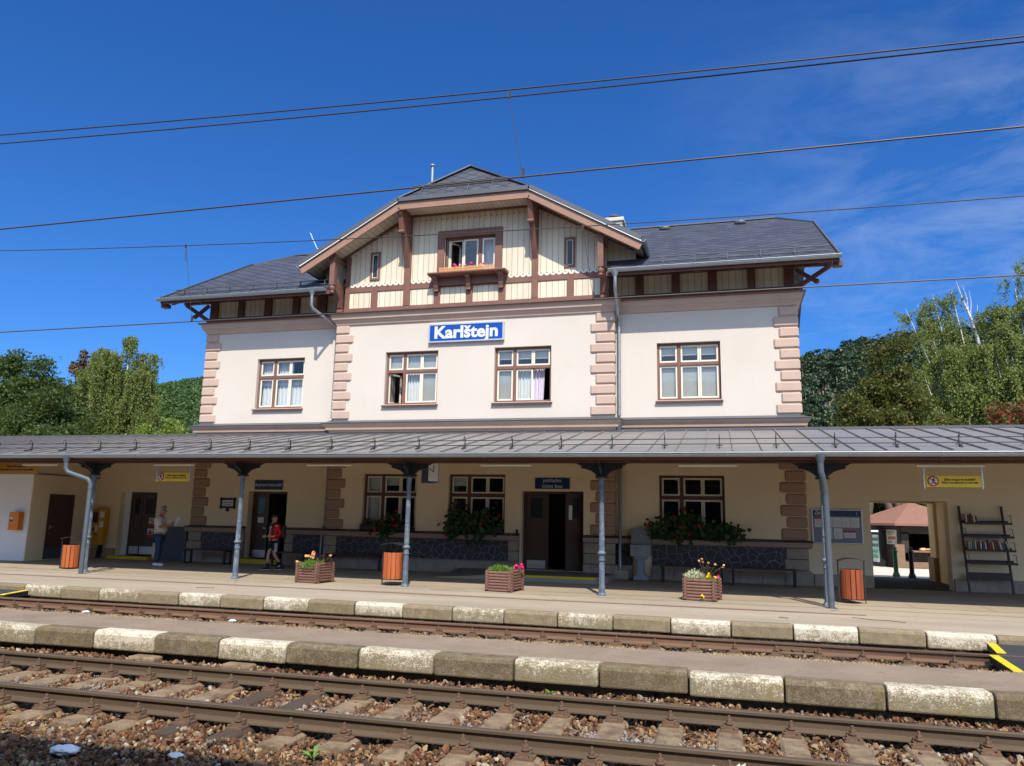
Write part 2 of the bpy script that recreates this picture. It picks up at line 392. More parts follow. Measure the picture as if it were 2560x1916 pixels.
def kerb(name, white, far=False):
    t = NT(name); p = t.pos(); q = t.sep(p); oi = t.n('ShaderNodeObjectInfo')
    ofs = t.n('ShaderNodeVectorMath', operation='ADD'); t.l(p, ofs.inputs[0]); 
    a = t.noise(7, 6, .75); b = t.noise(60, 4, .8); m = t.noise(3, 5, .7)
    if white: base = t.ramp(b, [(.35, (.15,.12,.07)), (.65, (.30,.25,.165))])
    else: base = t.ramp(t.math('ADD', t.math('MULTIPLY', b, .6), t.math('MULTIPLY', a, .4)), [(.36, sc((.07,.052,.032), 2 if far else 1)), (.50, sc((.15,.118,.075), 1.6 if far else 1)), (.66, (.36,.30,.21))])
    base = t.mixc(t.ramp(m, [(.54, 0.), (.72, .6)]), base, (.24,.19,.065))
    if white:
        wear = t.math('ADD', t.math('MULTIPLY', t.noise(14, 5, .8), .4), t.math('MULTIPLY', b, .6))
        hz = t.math('MULTIPLY', t.ramp(t.math('ADD', t.math('MULTIPLY', q[2], 3.6), 1.0), [(.1, 1.), (.75, 0.)]), .10)
        wr = t.math('ADD', t.math('ADD', wear, hz), t.math('MULTIPLY', t.math('SUBTRACT', oi.outputs['Random'], .5), .09))
        wr = t.math('ADD', wr, t.math('MULTIPLY', t.math('SUBTRACT', t.noise(2.6, 4, .7), .5), .22))
        base = t.mixc(t.ramp(wr, [(.485, 1.), (.545, 0.)]), base, (.60,.54,.43))
    else:
        base = t.mixc(t.math('MULTIPLY', oi.outputs['Random'], .35), base, (.14,.10,.055))
    return t.done(t.bsdf(base, .95, 0, t.bump(t.math('ADD', a, b), .8, .012), .2))
M['kerb_grey'] = kerb('mossy_kerb_concrete', False)
M['kerb_grey_far'] = kerb('weathered_kerb_concrete', False, True)
M['kerb_white'] = kerb('worn_white_kerb_paint', True)

def rail_mat(nm='rail_steel', k=1, kr=1):
    t = NT(nm); g = t.n('ShaderNodeNewGeometry'); n = t.sep(g.outputs['Normal'])
    a = t.noise(1.5, 5, .7, stretch=(.6, 8, 8)); b = t.noise(80, 3, .6, stretch=(.3, 1, 1))
    c = t.ramp(t.math('ADD', t.math('MULTIPLY', a, .6), t.math('MULTIPLY', b, .4)), [(.3, (.045*k,.031*k*kr,.02*k*kr)), (.7, (.085*k,.057*k*kr,.034*k*kr))])
    top = t.ramp(n[2], [(.93, 0.), (.99, 1.)])
    c = t.mixc(top, c, (.10,.075,.055))
    return t.done(t.bsdf(c, t.math('SUBTRACT', .75, t.math('MULTIPLY', top, .3)), t.math('MULTIPLY', top, .25), t.bump(b, .15, .003), .4))
M['rail'] = rail_mat('rail_steel', 1.4); M['rail_rusty'] = rail_mat('rusty_rail_steel', 2.3, .82)

def ballast_mat():
    t = NT('ballast_stone'); g = t.n('ShaderNodeNewGeometry'); r = g.outputs['Random Per Island']; p = g.outputs['Position']
    c = t.ramp(r, [(0., (.06,.032,.02)), (.20, (.13,.055,.028)), (.38, (.19,.092,.042)), (.54, (.11,.065,.04)), (.66, (.25,.155,.078)), (.80, (.33,.235,.13)), (.91, (.20,.17,.135)), (.965, (.42,.37,.30))], 'CONSTANT')
    q = t.sep(p)
    mid = t.ramp(t.math('ABSOLUTE', t.math('SUBTRACT', q[1], 7.55)), [(.1, 1.), (.5, 0.)])
    pt = t.math('MULTIPLY', mid, t.ramp(t.noise(1.6, 3), [(.45, 0.), (.55, 1.)]))
    wn = t.n('ShaderNodeTexWhiteNoise'); wn.noise_dimensions = '1D'; t.l(r, wn.inputs['W'])
    gr = t.math('MULTIPLY', pt, t.math('GREATER_THAN', wn.outputs['Value'], .3))
    c = t.mixc(gr, c, t.ramp(wn.outputs['Value'], [(.3, (.17,.165,.16)), (1., (.36,.345,.33))]))
    lf = t.ramp(q[0], [(0., 1.), (.01, 1.)])
    n = t.noise(45, 4, .65)
    c = t.mixc(t.math('MULTIPLY', n, .4), c, (.12,.065,.035), 'MIX')
    return t.done(t.bsdf(c, .95, 0, t.bump(t.noise(120, 3), .5, .004), .2))
M['ballast'] = ballast_mat()
M['bed'] = simple('ballast_dirt', (.085,.058,.04), .95, .4, 8, 90, 1, bdist=.02)
M['dust'] = simple('dry_grass_litter', (.40,.30,.17), .95, .3, 20, 80, .3)
M['ground'] = simple('green_ground', (.10,.11,.05), .95, .3, .05, 3, .2)

def leaf(name, cols, trans=.35, rough=.55, big=(.35, .4)):
    t = NT(name); g = t.n('ShaderNodeNewGeometry'); r = g.outputs['Random Per Island']
    bg = t.noise(big[0], 3, .6); k = big[1]
    f = t.math('ADD', t.math('MULTIPLY', r, 1-.6*min(1, k)), t.math('MULTIPLY_ADD', bg, k, -.5*max(0, k-.4)))
    c = t.ramp(f, [(.15 + .7*i/(len(cols)-1), cc) for i, cc in enumerate(cols)])
    b = t.bsdf(c, rough, 0, None, .3)
    tl = t.n('ShaderNodeBsdfTranslucent'); t.l(t.mixc(.5, c, (.16,.22,.02)), tl.inputs['Color'])
    mx = t.n('ShaderNodeMixShader'); mx.inputs[0].default_value = trans; t.l(b, mx.inputs[1]); t.l(tl.outputs[0], mx.inputs[2])
    return t.done(mx.outputs[0])
M['leaf_birch'] = leaf('birch_leaves', [(.06,.09,.018), (.11,.15,.03), (.165,.205,.045), (.22,.25,.075)])
M['leaf_maple'] = leaf('dark_maple_leaves', [(.022,.042,.012), (.038,.065,.016), (.06,.095,.022), (.085,.115,.03)])
M['leaf_autumn'] = leaf('yellowing_maple_leaves', [(.022,.036,.010), (.042,.06,.014), (.085,.092,.018), (.14,.115,.022)])
M['leaf_red'] = leaf('red_sumac_leaves', [(.20,.02,.02), (.32,.05,.04), (.12,.07,.03), (.10,.10,.03)])
M['leaf_lime'] = leaf('lime_shrub_leaves', [(.10,.15,.02), (.17,.24,.035), (.24,.30,.05)])
M['leaf_ger'] = leaf('geranium_leaves', [(.02,.05,.015), (.04,.085,.026), (.07,.13,.045)], .2)
M['leaf_green'] = leaf('bright_green_leaves', [(.07,.16,.02), (.12,.25,.03), (.18,.33,.05)])
M['leaf_silver'] = leaf('silver_leaves', [(.36,.40,.26), (.5,.54,.36), (.6,.62,.45)], .2)
M['leaf_dark'] = leaf('dark_purple_leaves', [(.02,.012,.012), (.04,.025,.02), (.06,.045,.03)], .15)
M['hill_wood'] = leaf('broadleaf_forest', [(.035,.07,.02), (.065,.115,.03), (.105,.165,.045)], .15, big=(.08, 1.0))
M['pine'] = leaf('pine_forest', [(.026,.048,.026), (.05,.08,.042), (.08,.115,.058), (.14,.13,.085)], .1, big=(.10, 1.1))
M['conifer'] = leaf('reddish_conifer', [(.10,.045,.035), (.14,.07,.05), (.07,.06,.03)], .2)
M['hill'] = simple('hill_floor', (.03,.05,.018), .95, .35, .05, .5, 0)
M['pine_trunk'] = simple('pine_trunks', (.36,.29,.23), .9, .3, .5, 3, 0)
def birch_bark():
    t = NT('birch_bark'); b = t.noise(4, 4, .7, stretch=(1, 1, 3)); c = t.ramp(b, [(.36, (.05,.045,.04)), (.46, (.55,.53,.50)), (.7, (.68,.66,.62))])
    return t.done(t.bsdf(c, .8))
M['birch_bark'] = birch_bark()
# ---------------------------------------------------------------- camera, light, sky
def camera():
    yaw, pitch, roll = .269078514, .173917037, .0197349845
    cy, sy = math.cos(yaw), math.sin(yaw)
    fwd = Vector((-sy*math.cos(pitch), cy*math.cos(pitch), math.sin(pitch)))
    r = Vector((cy, sy, 0)); u = r.cross(fwd)
    r2 = r*math.cos(roll) + u*math.sin(roll); u2 = u*math.cos(roll) - r*math.sin(roll)
    cam = bpy.data.cameras.new('camera'); o = bpy.data.objects.new('camera', cam); COL.objects.link(o)
    Mx = Matrix((r2, u2, -fwd)).transposed().to_4x4(); Mx.translation = (0, 0, 1.66)
    o.matrix_world = Mx; cam.sensor_width = 36; cam.lens = 1921/2560*36; cam.clip_end = 5000; cam.clip_start = .05
    SC.camera = o
camera()
SUN_EL, SUN_AZ = R(50), math.atan2(.335, -.942)     # azimuth from +Y towards +X
sl = bpy.data.lights.new('sun', 'SUN'); sl.energy = 4.9; sl.angle = R(.53); sl.color = (1, .925, .80)
so = bpy.data.objects.new('sun', sl); COL.objects.link(so)
tosun = Vector((math.sin(SUN_AZ)*math.cos(SUN_EL), math.cos(SUN_AZ)*math.cos(SUN_EL), math.sin(SUN_EL)))
so.rotation_euler = (-tosun).to_track_quat('-Z', 'Y').to_euler(); so.location = (5, -10, 30)
def world():
    w = bpy.data.worlds.new('World'); SC.world = w; w.use_nodes = True; t = w.node_tree; t.nodes.clear()
    out = t.nodes.new('ShaderNodeOutputWorld'); bg = t.nodes.new('ShaderNodeBackground')
    sky = t.nodes.new('ShaderNodeTexSky'); sky.sky_type = 'NISHITA'; sky.sun_disc = False
    sky.sun_elevation = SUN_EL; sky.sun_rotation = SUN_AZ; sky.air_density = 1.0; sky.dust_density = .3; sky.ozone_density = 3.0
    hs = t.nodes.new('ShaderNodeHueSaturation'); hs.inputs['Saturation'].default_value = 1.06; hs.inputs['Value'].default_value = 1
    tn = t.nodes.new('ShaderNodeMix'); tn.data_type = 'RGBA'; tn.blend_type = 'MULTIPLY'; tn.inputs[0].default_value = 1; tn.inputs[7].default_value = (.46, .77, 1.27, 1)
    t.links.new(sky.outputs[0], tn.inputs[6]); t.links.new(tn.outputs[2], hs.inputs['Color'])
    tc = t.nodes.new('ShaderNodeTexCoord')
    # thin cirrus in the air to the right of the station
    mp = t.nodes.new('ShaderNodeMapping'); mp.inputs['Scale'].default_value = (2.2, 2.2, 6.5); mp.inputs['Rotation'].default_value = (.25, .35, .3)
    t.links.new(tc.outputs['Generated'], mp.inputs['Vector'])
    nz = t.nodes.new('ShaderNodeTexNoise'); nz.inputs['Scale'].default_value = 1.9; nz.inputs['Detail'].default_value = 9; nz.inputs['Roughness'].default_value = .66; nz.inputs['Distortion'].default_value = .35
    t.links.new(mp.outputs[0], nz.inputs['Vector'])
    rp = t.nodes.new('ShaderNodeValToRGB'); rp.color_ramp.elements[0].position = .43; rp.color_ramp.elements[1].position = .74
    t.links.new(nz.outputs['Fac'], rp.inputs['Fac'])
    sx = t.nodes.new('ShaderNodeSeparateXYZ'); t.links.new(tc.outputs['Generated'], sx.inputs[0])
    mr = t.nodes.new('ShaderNodeMapRange'); mr.inputs['From Min'].default_value = -.10; mr.inputs['From Max'].default_value = .33; t.links.new(sx.outputs[0], mr.inputs['Value'])
    mz = t.nodes.new('ShaderNodeMapRange'); mz.inputs['From Min'].default_value = .62; mz.inputs['From Max'].default_value = .18; t.links.new(sx.outputs[2], mz.inputs['Value'])
    m1 = t.nodes.new('ShaderNodeMath'); m1.operation = 'MULTIPLY'; t.links.new(mr.outputs[0], m1.inputs[0]); t.links.new(mz.outputs[0], m1.inputs[1])
    m2 = t.nodes.new('ShaderNodeMath'); m2.operation = 'MULTIPLY'; t.links.new(rp.outputs[0], m2.inputs[0]); t.links.new(m1.outputs[0], m2.inputs[1])
    m3 = t.nodes.new('ShaderNodeMath'); m3.operation = 'MULTIPLY'; t.links.new(m2.outputs[0], m3.inputs[0]); m3.inputs[1].default_value = .72
    # broad bright glow added round the sun, out of view, to lift the shade
    dt = t.nodes.new('ShaderNodeVectorMath'); dt.operation = 'DOT_PRODUCT'; t.links.new(tc.outputs['Generated'], dt.inputs[0]); dt.inputs[1].default_value = tuple(tosun)
    mg = t.nodes.new('ShaderNodeMapRange'); mg.interpolation_type = 'SMOOTHSTEP'; mg.inputs['From Min'].default_value = .35; mg.inputs['From Max'].default_value = 1.0; t.links.new(dt.outputs['Value'], mg.inputs['Value'])
    gl = t.nodes.new('ShaderNodeMix'); gl.data_type = 'RGBA'; t.links.new(mg.outputs[0], gl.inputs[0]); t.links.new(hs.outputs[0], gl.inputs[6]); gl.inputs[7].default_value = (9.5, 12.5, 17.5, 1)
    mx = t.nodes.new('ShaderNodeMix'); mx.data_type = 'RGBA'; t.links.new(m3.outputs[0], mx.inputs[0]); t.links.new(gl.outputs[2], mx.inputs[6]); mx.inputs[7].default_value = (5.2, 6.3, 8.4, 1)
    t.links.new(mx.outputs[2], bg.inputs['Color']); bg.inputs['Strength'].default_value = .097
    t.links.new(bg.outputs[0], out.inputs['Surface'])
world()
SC.view_settings.view_transform = 'Standard'; SC.view_settings.look = 'None'; SC.view_settings.exposure = .30; SC.view_settings.gamma = 1

# ---------------------------------------------------------------- ground, platforms
XL, XR = -60, 30
def struct(name, mb, mat, **k): return tag(mb.build(name, mat, **k), kind='structure')
struct('ground', MB().quad((-2500,-1500,-.62),(2500,-1500,-.62),(2500,2500,-.62),(-2500,2500,-.62)), M['ground'])
struct('ballast_bed', MB().prism([(2.5,-.60),(2.5,-.42),(9.6,-.42),(9.6,-.60)], XL, XR, 'yz'), M['bed'])
struct('ballast_bed', MB().prism([(11.38,-.60),(11.38,-.335),(14.2,-.335),(14.2,-.60)], XL, XR, 'yz'), M['bed'])
struct('island_platform', MB().prism([(9.58,-.6),(9.58,-.028),(10.2,-.07),(11.24,-.10),(11.24,-.6)], XL, XR, 'yz'), M['platform2'])
struct('platform', MB().prism([(14.24,-.6),(14.24,-.012),(16.0,0),(26.9,0),(26.9,-.6)], XL, XR, 'yz'), M['platform'])
struct('forecourt', MB().prism([(26.91,-.6),(26.91,.004),(70,-.1),(70,-.6)], XL, 60, 'yz'), M['pave'])
struct('camera_platform', MB().prism([(-14,-.6),(-14,-.06),(1.9,-.06),(1.9,-.6)], XL, XR, 'yz'), M['platform2'])
# worn strips along the platform: paving joint lines and the brown drain channel
def strip(mb, y0, y1, z, x0, x1, jit, step=.25):
    xs = np.arange(x0, x1, step)
    a = [(x, y0 + random.uniform(-jit, jit), z) for x in xs]; b = [(x, y1 + random.uniform(-jit, jit), z) for x in xs]
    n = len(xs); mb.add(a + b, [(i, i+1, n+i+1, n+i) for i in range(n-1)])
dr = MB(); strip(dr, 15.98, 16.12, .005, -60, 2.55, .012)
for x in np.arange(-1.6, 1.3, .045): dr.box(x, x+.018, 16.0, 16.1, .004, .012)
tag(dr.build('drain_channel', simple('rusty_drain', (.24,.12,.085), .85, .2, 4, 60, .3)), 'rusty brown drain grating set in the station platform along its kerb side', 'drain')
ln = MB()
for y in (17.05, 17.9): strip(ln, y, y+.045, .0045, -60, 30, .02)
for x in np.arange(-58, 28, 1.47): ln.box(x, x+.018, 17.95, 22.4, .0005, .0045)
struct('paving_joint', ln, simple('sandy_joint', (.36,.28,.19), .95, .15, 3, 60, .3))
cr = MB()
for pts in ([(2.2,15.62),(2.5,15.4),(2.75,15.38),(3.0,15.22)], [(.9,15.1),(1.05,15.0)], [(2.15,16.9),(1.95,16.6)], [(-6.6,17.2),(-5.9,17.6)], [(-11.4,15.2),(-11.0,15.3)]):
    for a, b in zip(pts, pts[1:]): cr.bar((*a, -.004), (*b, -.004), .014, .016)
struct('pavement_crack', cr, M['soil'])

# ---------------------------------------------------------------- kerb stones
def kerb_row(front, depth, ztop, zbot, x0, pitch, n, white0, bend, where, seen):
    protos = {}
    iw = ig = 0
    for i in range(n):
        white = (i + white0) % 2 == 0; x = x0 + i*pitch
        bm = bmesh.new(); L = pitch - .018 + random.uniform(-.006, .004)
        v = [(-.5*L,0,zbot),(.5*L,0,zbot),(.5*L,depth,zbot),(-.5*L,depth,zbot)]
        prof = [(0,zbot),(0,ztop-.055),(.018,ztop-.018),(.06,ztop),(depth,ztop-.006),(depth,zbot)]
        mb = MB().prism(prof, -.5*L, .5*L, 'yz')
        o = mb.build('kerb_stone', M['kerb_white' if white else ('kerb_grey_far' if front > 12 else 'kerb_grey')], None, (0,0,0))
        bv = o.modifiers.new('edge','BEVEL'); bv.width = .022; bv.segments = 2; bv.limit_method = 'ANGLE'; bv.angle_limit = R(50)
        o.location = (x + pitch/2, front + random.uniform(-.012, .012), random.uniform(-.012, .006)); o.rotation_euler = (R(random.uniform(-1,1)), R(random.uniform(-.35,.35)), R(random.uniform(-.5,.5)))
        ORG[o.name] = Vector(o.location)
        vis = seen[0] < x + pitch/2 < seen[1]
        if white: iw += vis
        else: ig += vis
        col = 'white painted' if white else 'bare mossy grey'
        od = ['first','second','third','fourth','fifth','sixth','seventh','eighth','ninth','tenth','eleventh','twelfth']
        k = (iw if white else ig) - 1
        lab = f'{col} kerb stone of {where}, {od[k]} {"white" if white else "grey"} one from the left' if vis else f'{col} kerb stone of {where}, beyond the picture edge'
        tag(o, lab, 'kerb stone', f'{"white" if white else "grey"} kerb stones of {where}')
kerb_row(9.35, .30, -.015, -.268, -13.765, 1.025, 19, 1, 0, 'the island platform edge', (-8.6, 3.0))
kerb_row(13.97, .27, 0.012, -.235, -18.85, .995, 24, 0, 0, 'the station platform edge', (-14.2, 4.3))
# blocks the near kerb rests on
for i, x in enumerate((-7.70, -6.22)):
    b = MB().boxm(Matrix.Identity(4), .42, .22, .16)
    o = b.build('support_block', M['sleeper'], None, (0,0,0), .03); o.location = (x, 9.32, -.375)
    tag(o, 'small sandy concrete block under the near kerb, ' + ('left one by the picture edge' if i == 0 else 'right one of two'), 'block', 'support blocks under the near kerb')

# ---------------------------------------------------------------- tracks
PROF = [(-.067,0),(-.067,.010),(-.012,.030),(-.008,.040),(-.008,.108),(-.034,.118),(-.035,.142),(-.028,.150),(-.015,.1535),(.015,.1535),(.028,.150),(.035,.142),(.034,.118),(.008,.108),(.008,.040),(.012,.030),(.067,.010),(.067,0)]
def rail(y, ztop, label, joint=None):
    t = thing('rail', label, 'rail', (0, y, ztop-.1535), 'rails of the two tracks')
    MB().prism([(y+a, ztop-.1535+b) for a, b in PROF], XL, XR, 'yz').build('rail_profile', M['rail' if ztop < -.15 else 'rail_rusty'], t)
    if joint is not None:
        j = MB().box(joint-.33, joint+.33, y-.03, y-.008, ztop-.12, ztop-.055)
        for k in range(4): j.lathe((joint-.24+.16*k, y-.055, ztop-.088), [(.02,0),(.02,.03)], 6, 'y')
        j.build('fishplate', M['rust'], t)
    return t
Z1, Z2 = -.18, -.11
rail(6.93, Z1, 'nearest rail of all, along the bottom of the photo')
rail(8.435, Z1, 'far rail of the near track, below the island kerb', )
rail(11.30, Z2, 'rusty rail lying flush against the back of the island platform')
rail(12.80, Z2, 'rail of the far track below the station platform kerb, with a bolted joint', 1.02)

def fastener(y, ztop):
    m = MB(); zb = ztop - .1535
    m.box(-.085, .085, y-.20, y+.20, zb-.024, zb-.002)
    for s in (-1, 1):
        yy = y + s*.105
        m.box(-.055, .055, yy-.045, yy+.045, zb-.003, zb+.028)
        m.box(-.045, .045, min(yy, yy-s*.06), max(yy, yy-s*.06), zb+.028, zb+.048)
        m.lathe((0, yy+s*.01, zb+.04), [(.038,0),(.038,.012)], 10)
        m.lathe((0, yy+s*.01, zb+.052), [(.028,0),(.028,.03)], 6, smooth=False)
        m.lathe((0, yy+s*.01, zb+.082), [(.014,0),(.014,.035)], 8)
        for q in (-.06, .06): m.lathe((q, yy+s*.065, zb-.003), [(.022,0),(.022,.02)], 6, smooth=False)
    return m
def sleeper_proto(yc, ztop, mat, label, ys, wood=False):
    zb = ztop - .1535 - .025
    t = thing('wooden_sleeper' if wood else 'concrete_sleeper', label, 'sleeper', (0, yc, zb))
    w = .125 if not wood else .115
    m = MB(); y0, y1 = yc - 1.25, yc + 1.25
    m.prism([(-w-.02, zb-.2),(-w,zb-.02),(-w+.03,zb),(w-.03,zb),(w,zb-.02),(w+.02,zb-.2)], y0, y1, 'xz')
    m.build('sleeper_body', mat, t, bevel=.01)
    for y in ys: fastener(y, ztop).build('rail_fastener', M['rust'], t)
    return t
conc = sleeper_proto(7.6825, Z1, M['sleeper'], 'worn concrete sleeper of the near track', (6.93, 8.435))
wood = sleeper_proto(7.6825, Z1, M['old_wood'], 'old dark wooden sleeper of the near track', (6.93, 8.435), True)
ODD = 'first second third fourth fifth sixth seventh eighth ninth tenth eleventh twelfth thirteenth fourteenth fifteenth sixteenth seventeenth eighteenth nineteenth twentieth'.split()
fw = True; fc = True; nl = 0
for i in range(-19, 9):
    x = -.004 + .565*i
    isw = i in (-9, -8)
    if isw: o = wood if fw else copy_tree(wood); fw = False
    else: o = conc if fc else copy_tree(conc); fc = False
    o.location.x = x + random.uniform(-.012, .012); o.rotation_euler.z = R(random.uniform(-.6,.6))
    if isw: lab = 'dark cracked wooden sleeper of the near track, ' + ('left' if i == -9 else 'right') + ' one of the pair'
    elif i < -9: lab = f'concrete sleeper of the near track, {ODD[-10-i]} one to the left of the wooden pair'
    else: lab = f'concrete sleeper of the near track, {ODD[i+7]} one to the right of the wooden pair'
    tag(o, lab, 'sleeper', 'wooden sleepers of the near track' if isw else 'concrete sleepers of the near track')
c2 = sleeper_proto(12.05, Z2, M['sleeper'], 'concrete sleeper of the far track', (11.30, 12.80))
for k, i in enumerate(range(-28, 9)):
    o = c2 if k == 0 else copy_tree(c2); o.location.x = .1 + .6*i
    tag(o, 'half buried concrete sleeper between the rails of the far track', 'sleeper', 'sleepers of the far track')

# ballast: thousands of broken stones, one mass
def stones(name, regions, smin, smax, label):
    temps = []
    for k in range(10):
        bm = bmesh.new(); bmesh.ops.create_icosphere(bm, subdivisions=1, radius=1)
        P = np.array([v.co[:] for v in bm.verts]); F = np.array([[v.index for v in f.verts] for f in bm.faces]); bm.free()
        # broken-stone shape: cut the ball by a few random planes
        for _ in range(7):
            n = RNG.normal(size=3); n /= np.linalg.norm(n); d = RNG.uniform(.35, .72)
            s = P @ n; over = np.maximum(s - d, 0); P = P - over[:, None]*n
        temps.append((P*np.array([1, .80, .58]), F))
    Vs, Fs, off = [], [], 0
    for (x0, x1, y0, y1, z, dens, sk) in regions:
        N = int((x1-x0)*(y1-y0)*dens)
        for _ in range(N):
            P, F = temps[RNG.integers(10)]
            q = RNG.normal(size=4); q /= np.linalg.norm(q); a, b, c, d = q
            Rm = np.array([[1-2*(c*c+d*d), 2*(b*c-a*d), 2*(b*d+a*c)], [2*(b*c+a*d), 1-2*(b*b+d*d), 2*(c*d-a*b)], [2*(b*d-a*c), 2*(c*d+a*b), 1-2*(b*b+c*c)]])
            s = RNG.uniform(smin, smax)*sk * (1 + .5*(RNG.random() > .93))
            x, y = RNG.uniform(x0, x1), RNG.uniform(y0, y1)
            zz = z + RNG.uniform(-.02, .022) + .012*math.sin(x*2.3+y*3)
            if skip(x, y): continue
            Vs.append(P @ Rm.T * s + np.array([x, y, zz])); Fs.append(F + off); off += len(P)
    o = arr_mesh(name, np.concatenate(Vs), np.concatenate(Fs), M['ballast'])
    return tag(o, label, 'ballast', kind='stuff')
def skip(x, y):
    for r in (6.93, 8.435, 11.3, 12.8):
        if abs(y-r) < .085: return True
    if 6.43 < y < 8.93:
        k = (x + .004)/.565; fr = abs(k - round(k))*.565
        if fr < .115 and RNG.random() < .93: return True
    if y > 11.3:
        k = (x - .1)/.6; fr = abs(k - round(k))*.6
        if fr < .10 and RNG.random() < .8: return True
    return False
stones('ballast', [(-11, 4.2, 5.2, 9.45, -.412, 740, 1), (-11, 4.2, 6.5, 8.85, -.39, 190, 1.0), (-11, 4.2, 8.56, 9.50, -.365, 420, 1.0), (-11, 4.2, 5.2, 9.0, -.362, 60, .55), (-16.5, 4.6, 12.15, 12.75, -.315, 420, .9), (-16.5, 4.6, 12.87, 14.0, -.325, 420, .62)], .025, .048, 'rusty broken stones of the track ballast')
# pale litter stones and paper scraps
for i, (x, y, z, s, lab) in enumerate([(-5.50, 5.78, -.37, .085, 'crumpled white rag lying on the shaded ballast'), (-4.49, 5.92, -.36, .05, 'small pale lump lying on the shaded ballast'), (-8.55, 12.5, -.25, .05, 'white scrap of litter between the rails of the far track'), (-11.74, 12.47, -.25, .05, 'flat white scrap beside the far rail')]):
    m = MB().ico((0,0,0), s, 3, .22, (1.5,1,.45)); o = m.build('litter', M['paper'], None, (0,0,0)); o.location = (x, y, z); tag(o, lab, 'litter')
def tuft_strip(name, y, z, x0, x1, n, label, mat, hmax=.05, spread=.06):
    V, F = [], []
    for i in range(n):
        x = random.uniform(x0, x1); dx, dy = random.uniform(-.05,.05), random.uniform(-.03,.03); h = random.uniform(.01, hmax); yy = y + random.gauss(0, spread)
        if math.sin(x*1.7)+math.sin(x*4.1+1) < -.6: continue
        k = len(V); V += [(x-.004,yy,z),(x+.004,yy,z),(x+dx,yy+dy,z+h)]; F.append((k,k+1,k+2))
    return tag(arr_mesh(name, np.array(V), np.array(F), mat), label, 'grass', kind='stuff')
tuft_strip('dry_grass', 11.2, -.105, -15, 4.5, 5200, 'dry straw coloured grass along the island platform back edge', M['dust'], .04, .035)
tuft_strip('dry_grass', 13.9, -.32, -15, 4.6, 4200, 'dry grass at the foot of the station platform kerb', M['dust'], .09, .05)
tuft_strip('moss', 13.88, -.32, -14, -9, 900, 'green moss and weeds at the foot of the kerb on the left', M['leaf_lime'], .06, .05)
tuft_strip('red_stonecrop', 13.7, -.32, 2.2, 4.1, 2400, 'red and rust coloured stonecrop near the right crossing', simple('stonecrop', (.30,.075,.04), .9, .4, 20, 60, 0), .05, .10)
def weed(x, y, z, h, n, label, mat):
    m = MB()
    for i in range(n):
        a = 2*math.pi*i/n + random.uniform(-.3,.3); l = h*random.uniform(.6,1); w = l*.16; up = random.uniform(.5,1.1)
        d = Vector((math.cos(a), math.sin(a), 0)); s = Vector((-d.y, d.x, 0))
        p1 = d*l*.5 + Vector((0,0,l*up*.6)); p2 = d*l + Vector((0,0,l*up*.7))
        m.add([(0,0,0), p1+s*w, p2, p1-s*w], [(0,1,2,3)])
    o = m.build('weed', mat, None, (0,0,0), fix=False); o.location = (x,y,z); return tag(o, label, 'weed')
weed(-3.42, 6.28, -.38, .13, 11, 'bright green weed in the ballast in front of the nearest rail', M['leaf_green'])
weed(-2.0, 9.2, -.36, .11, 9, 'small green weed below the island kerb', M['leaf_green'])
weed(.02, 6.55, -.36, .26, 13, 'tall grey green weed beside the nearest rail at the bottom right', M['leaf_silver'])

# level crossing panels with yellow edges
def crossing(name, poly, edge, z, label):
    t = thing(name, label, 'crossing panel', (poly[0][0], poly[0][1], z))
    MB().prism(poly, z-.10, z, 'xy').build('panel', M['rubber'], t, bevel=.01)
    e = MB()
    a, b = edge; e.bar((*a, z+.004), (*b, z+.004), .12, .012)
    e.build('yellow_edge', M['yellow_line'], t)
crossing('crossing_panel', [(-14.3,12.95),(-14.65,13.9),(-22,13.9),(-22,12.95)], ((-14.36,12.98),(-14.70,13.88)), -.10, 'dark rubber crossing panel with a yellow edge at the far left')
crossing('crossing_panel', [(3.70,12.87),(3.86,13.9),(9,13.9),(9,12.87)], ((3.76,12.9),(3.92,13.88)), -.105, 'black rubber crossing panel with a yellow edge, behind the rail at the right')
crossing('crossing_panel', [(3.45,11.38),(3.55,12.72),(9,12.72),(9,11.38)], ((3.50,11.4),(3.60,12.7)), -.115, 'crossing panel between the rails at the right, yellow edge towards the track')

# ---------------------------------------------------------------- overhead line
def wire(name, pts, r, label, mat):
    m = MB(); m.tube(pts, r, 6, smooth=True); return tag(m.build(name, mat), label, 'overhead wire', 'overhead line wires')
def para(pts, xs):
    c = np.polyfit([p[0] for p in pts], [p[1] for p in pts], 2); return [(x, float(np.polyval(c, x))) for x in xs]
xs = np.linspace(-30, 14, 45)
m1 = para([(-9.6,6.78),(-5.51,6.57),(-2.23,6.44),(.08,6.385),(2.89,6.29)], xs); m2 = para([(-14.62,7.01),(-9.99,6.77),(-2.14,6.50),(4.33,6.42)], xs)
m1b = [(x, z-.045) for x, z in m1]
wire('catenary_wire', [(x, 7.70, z) for x, z in m1], .0085, 'upper one of the two close dark wires highest in the sky', M['rod'])
wire('catenary_wire', [(x, 7.74, z-.05+.006*x) for x, z in m1], .0085, 'lower one of the two close dark wires highest in the sky', M['rod'])
wire('contact_wire', [(x, 7.7, 5.375) for x in xs], .010, 'contact wire crossing in front of the gable ridge', M['contact'])
wire('catenary_wire', [(x, 12.1, z) for x, z in m2], .0085, 'thin catenary wire crossing in front of the gable window', M['rod'])
wire('contact_wire', [(x, 12.1, 5.228) for x in xs], .011, 'lowest wire, crossing in front of the upper cornice', M['contact'])
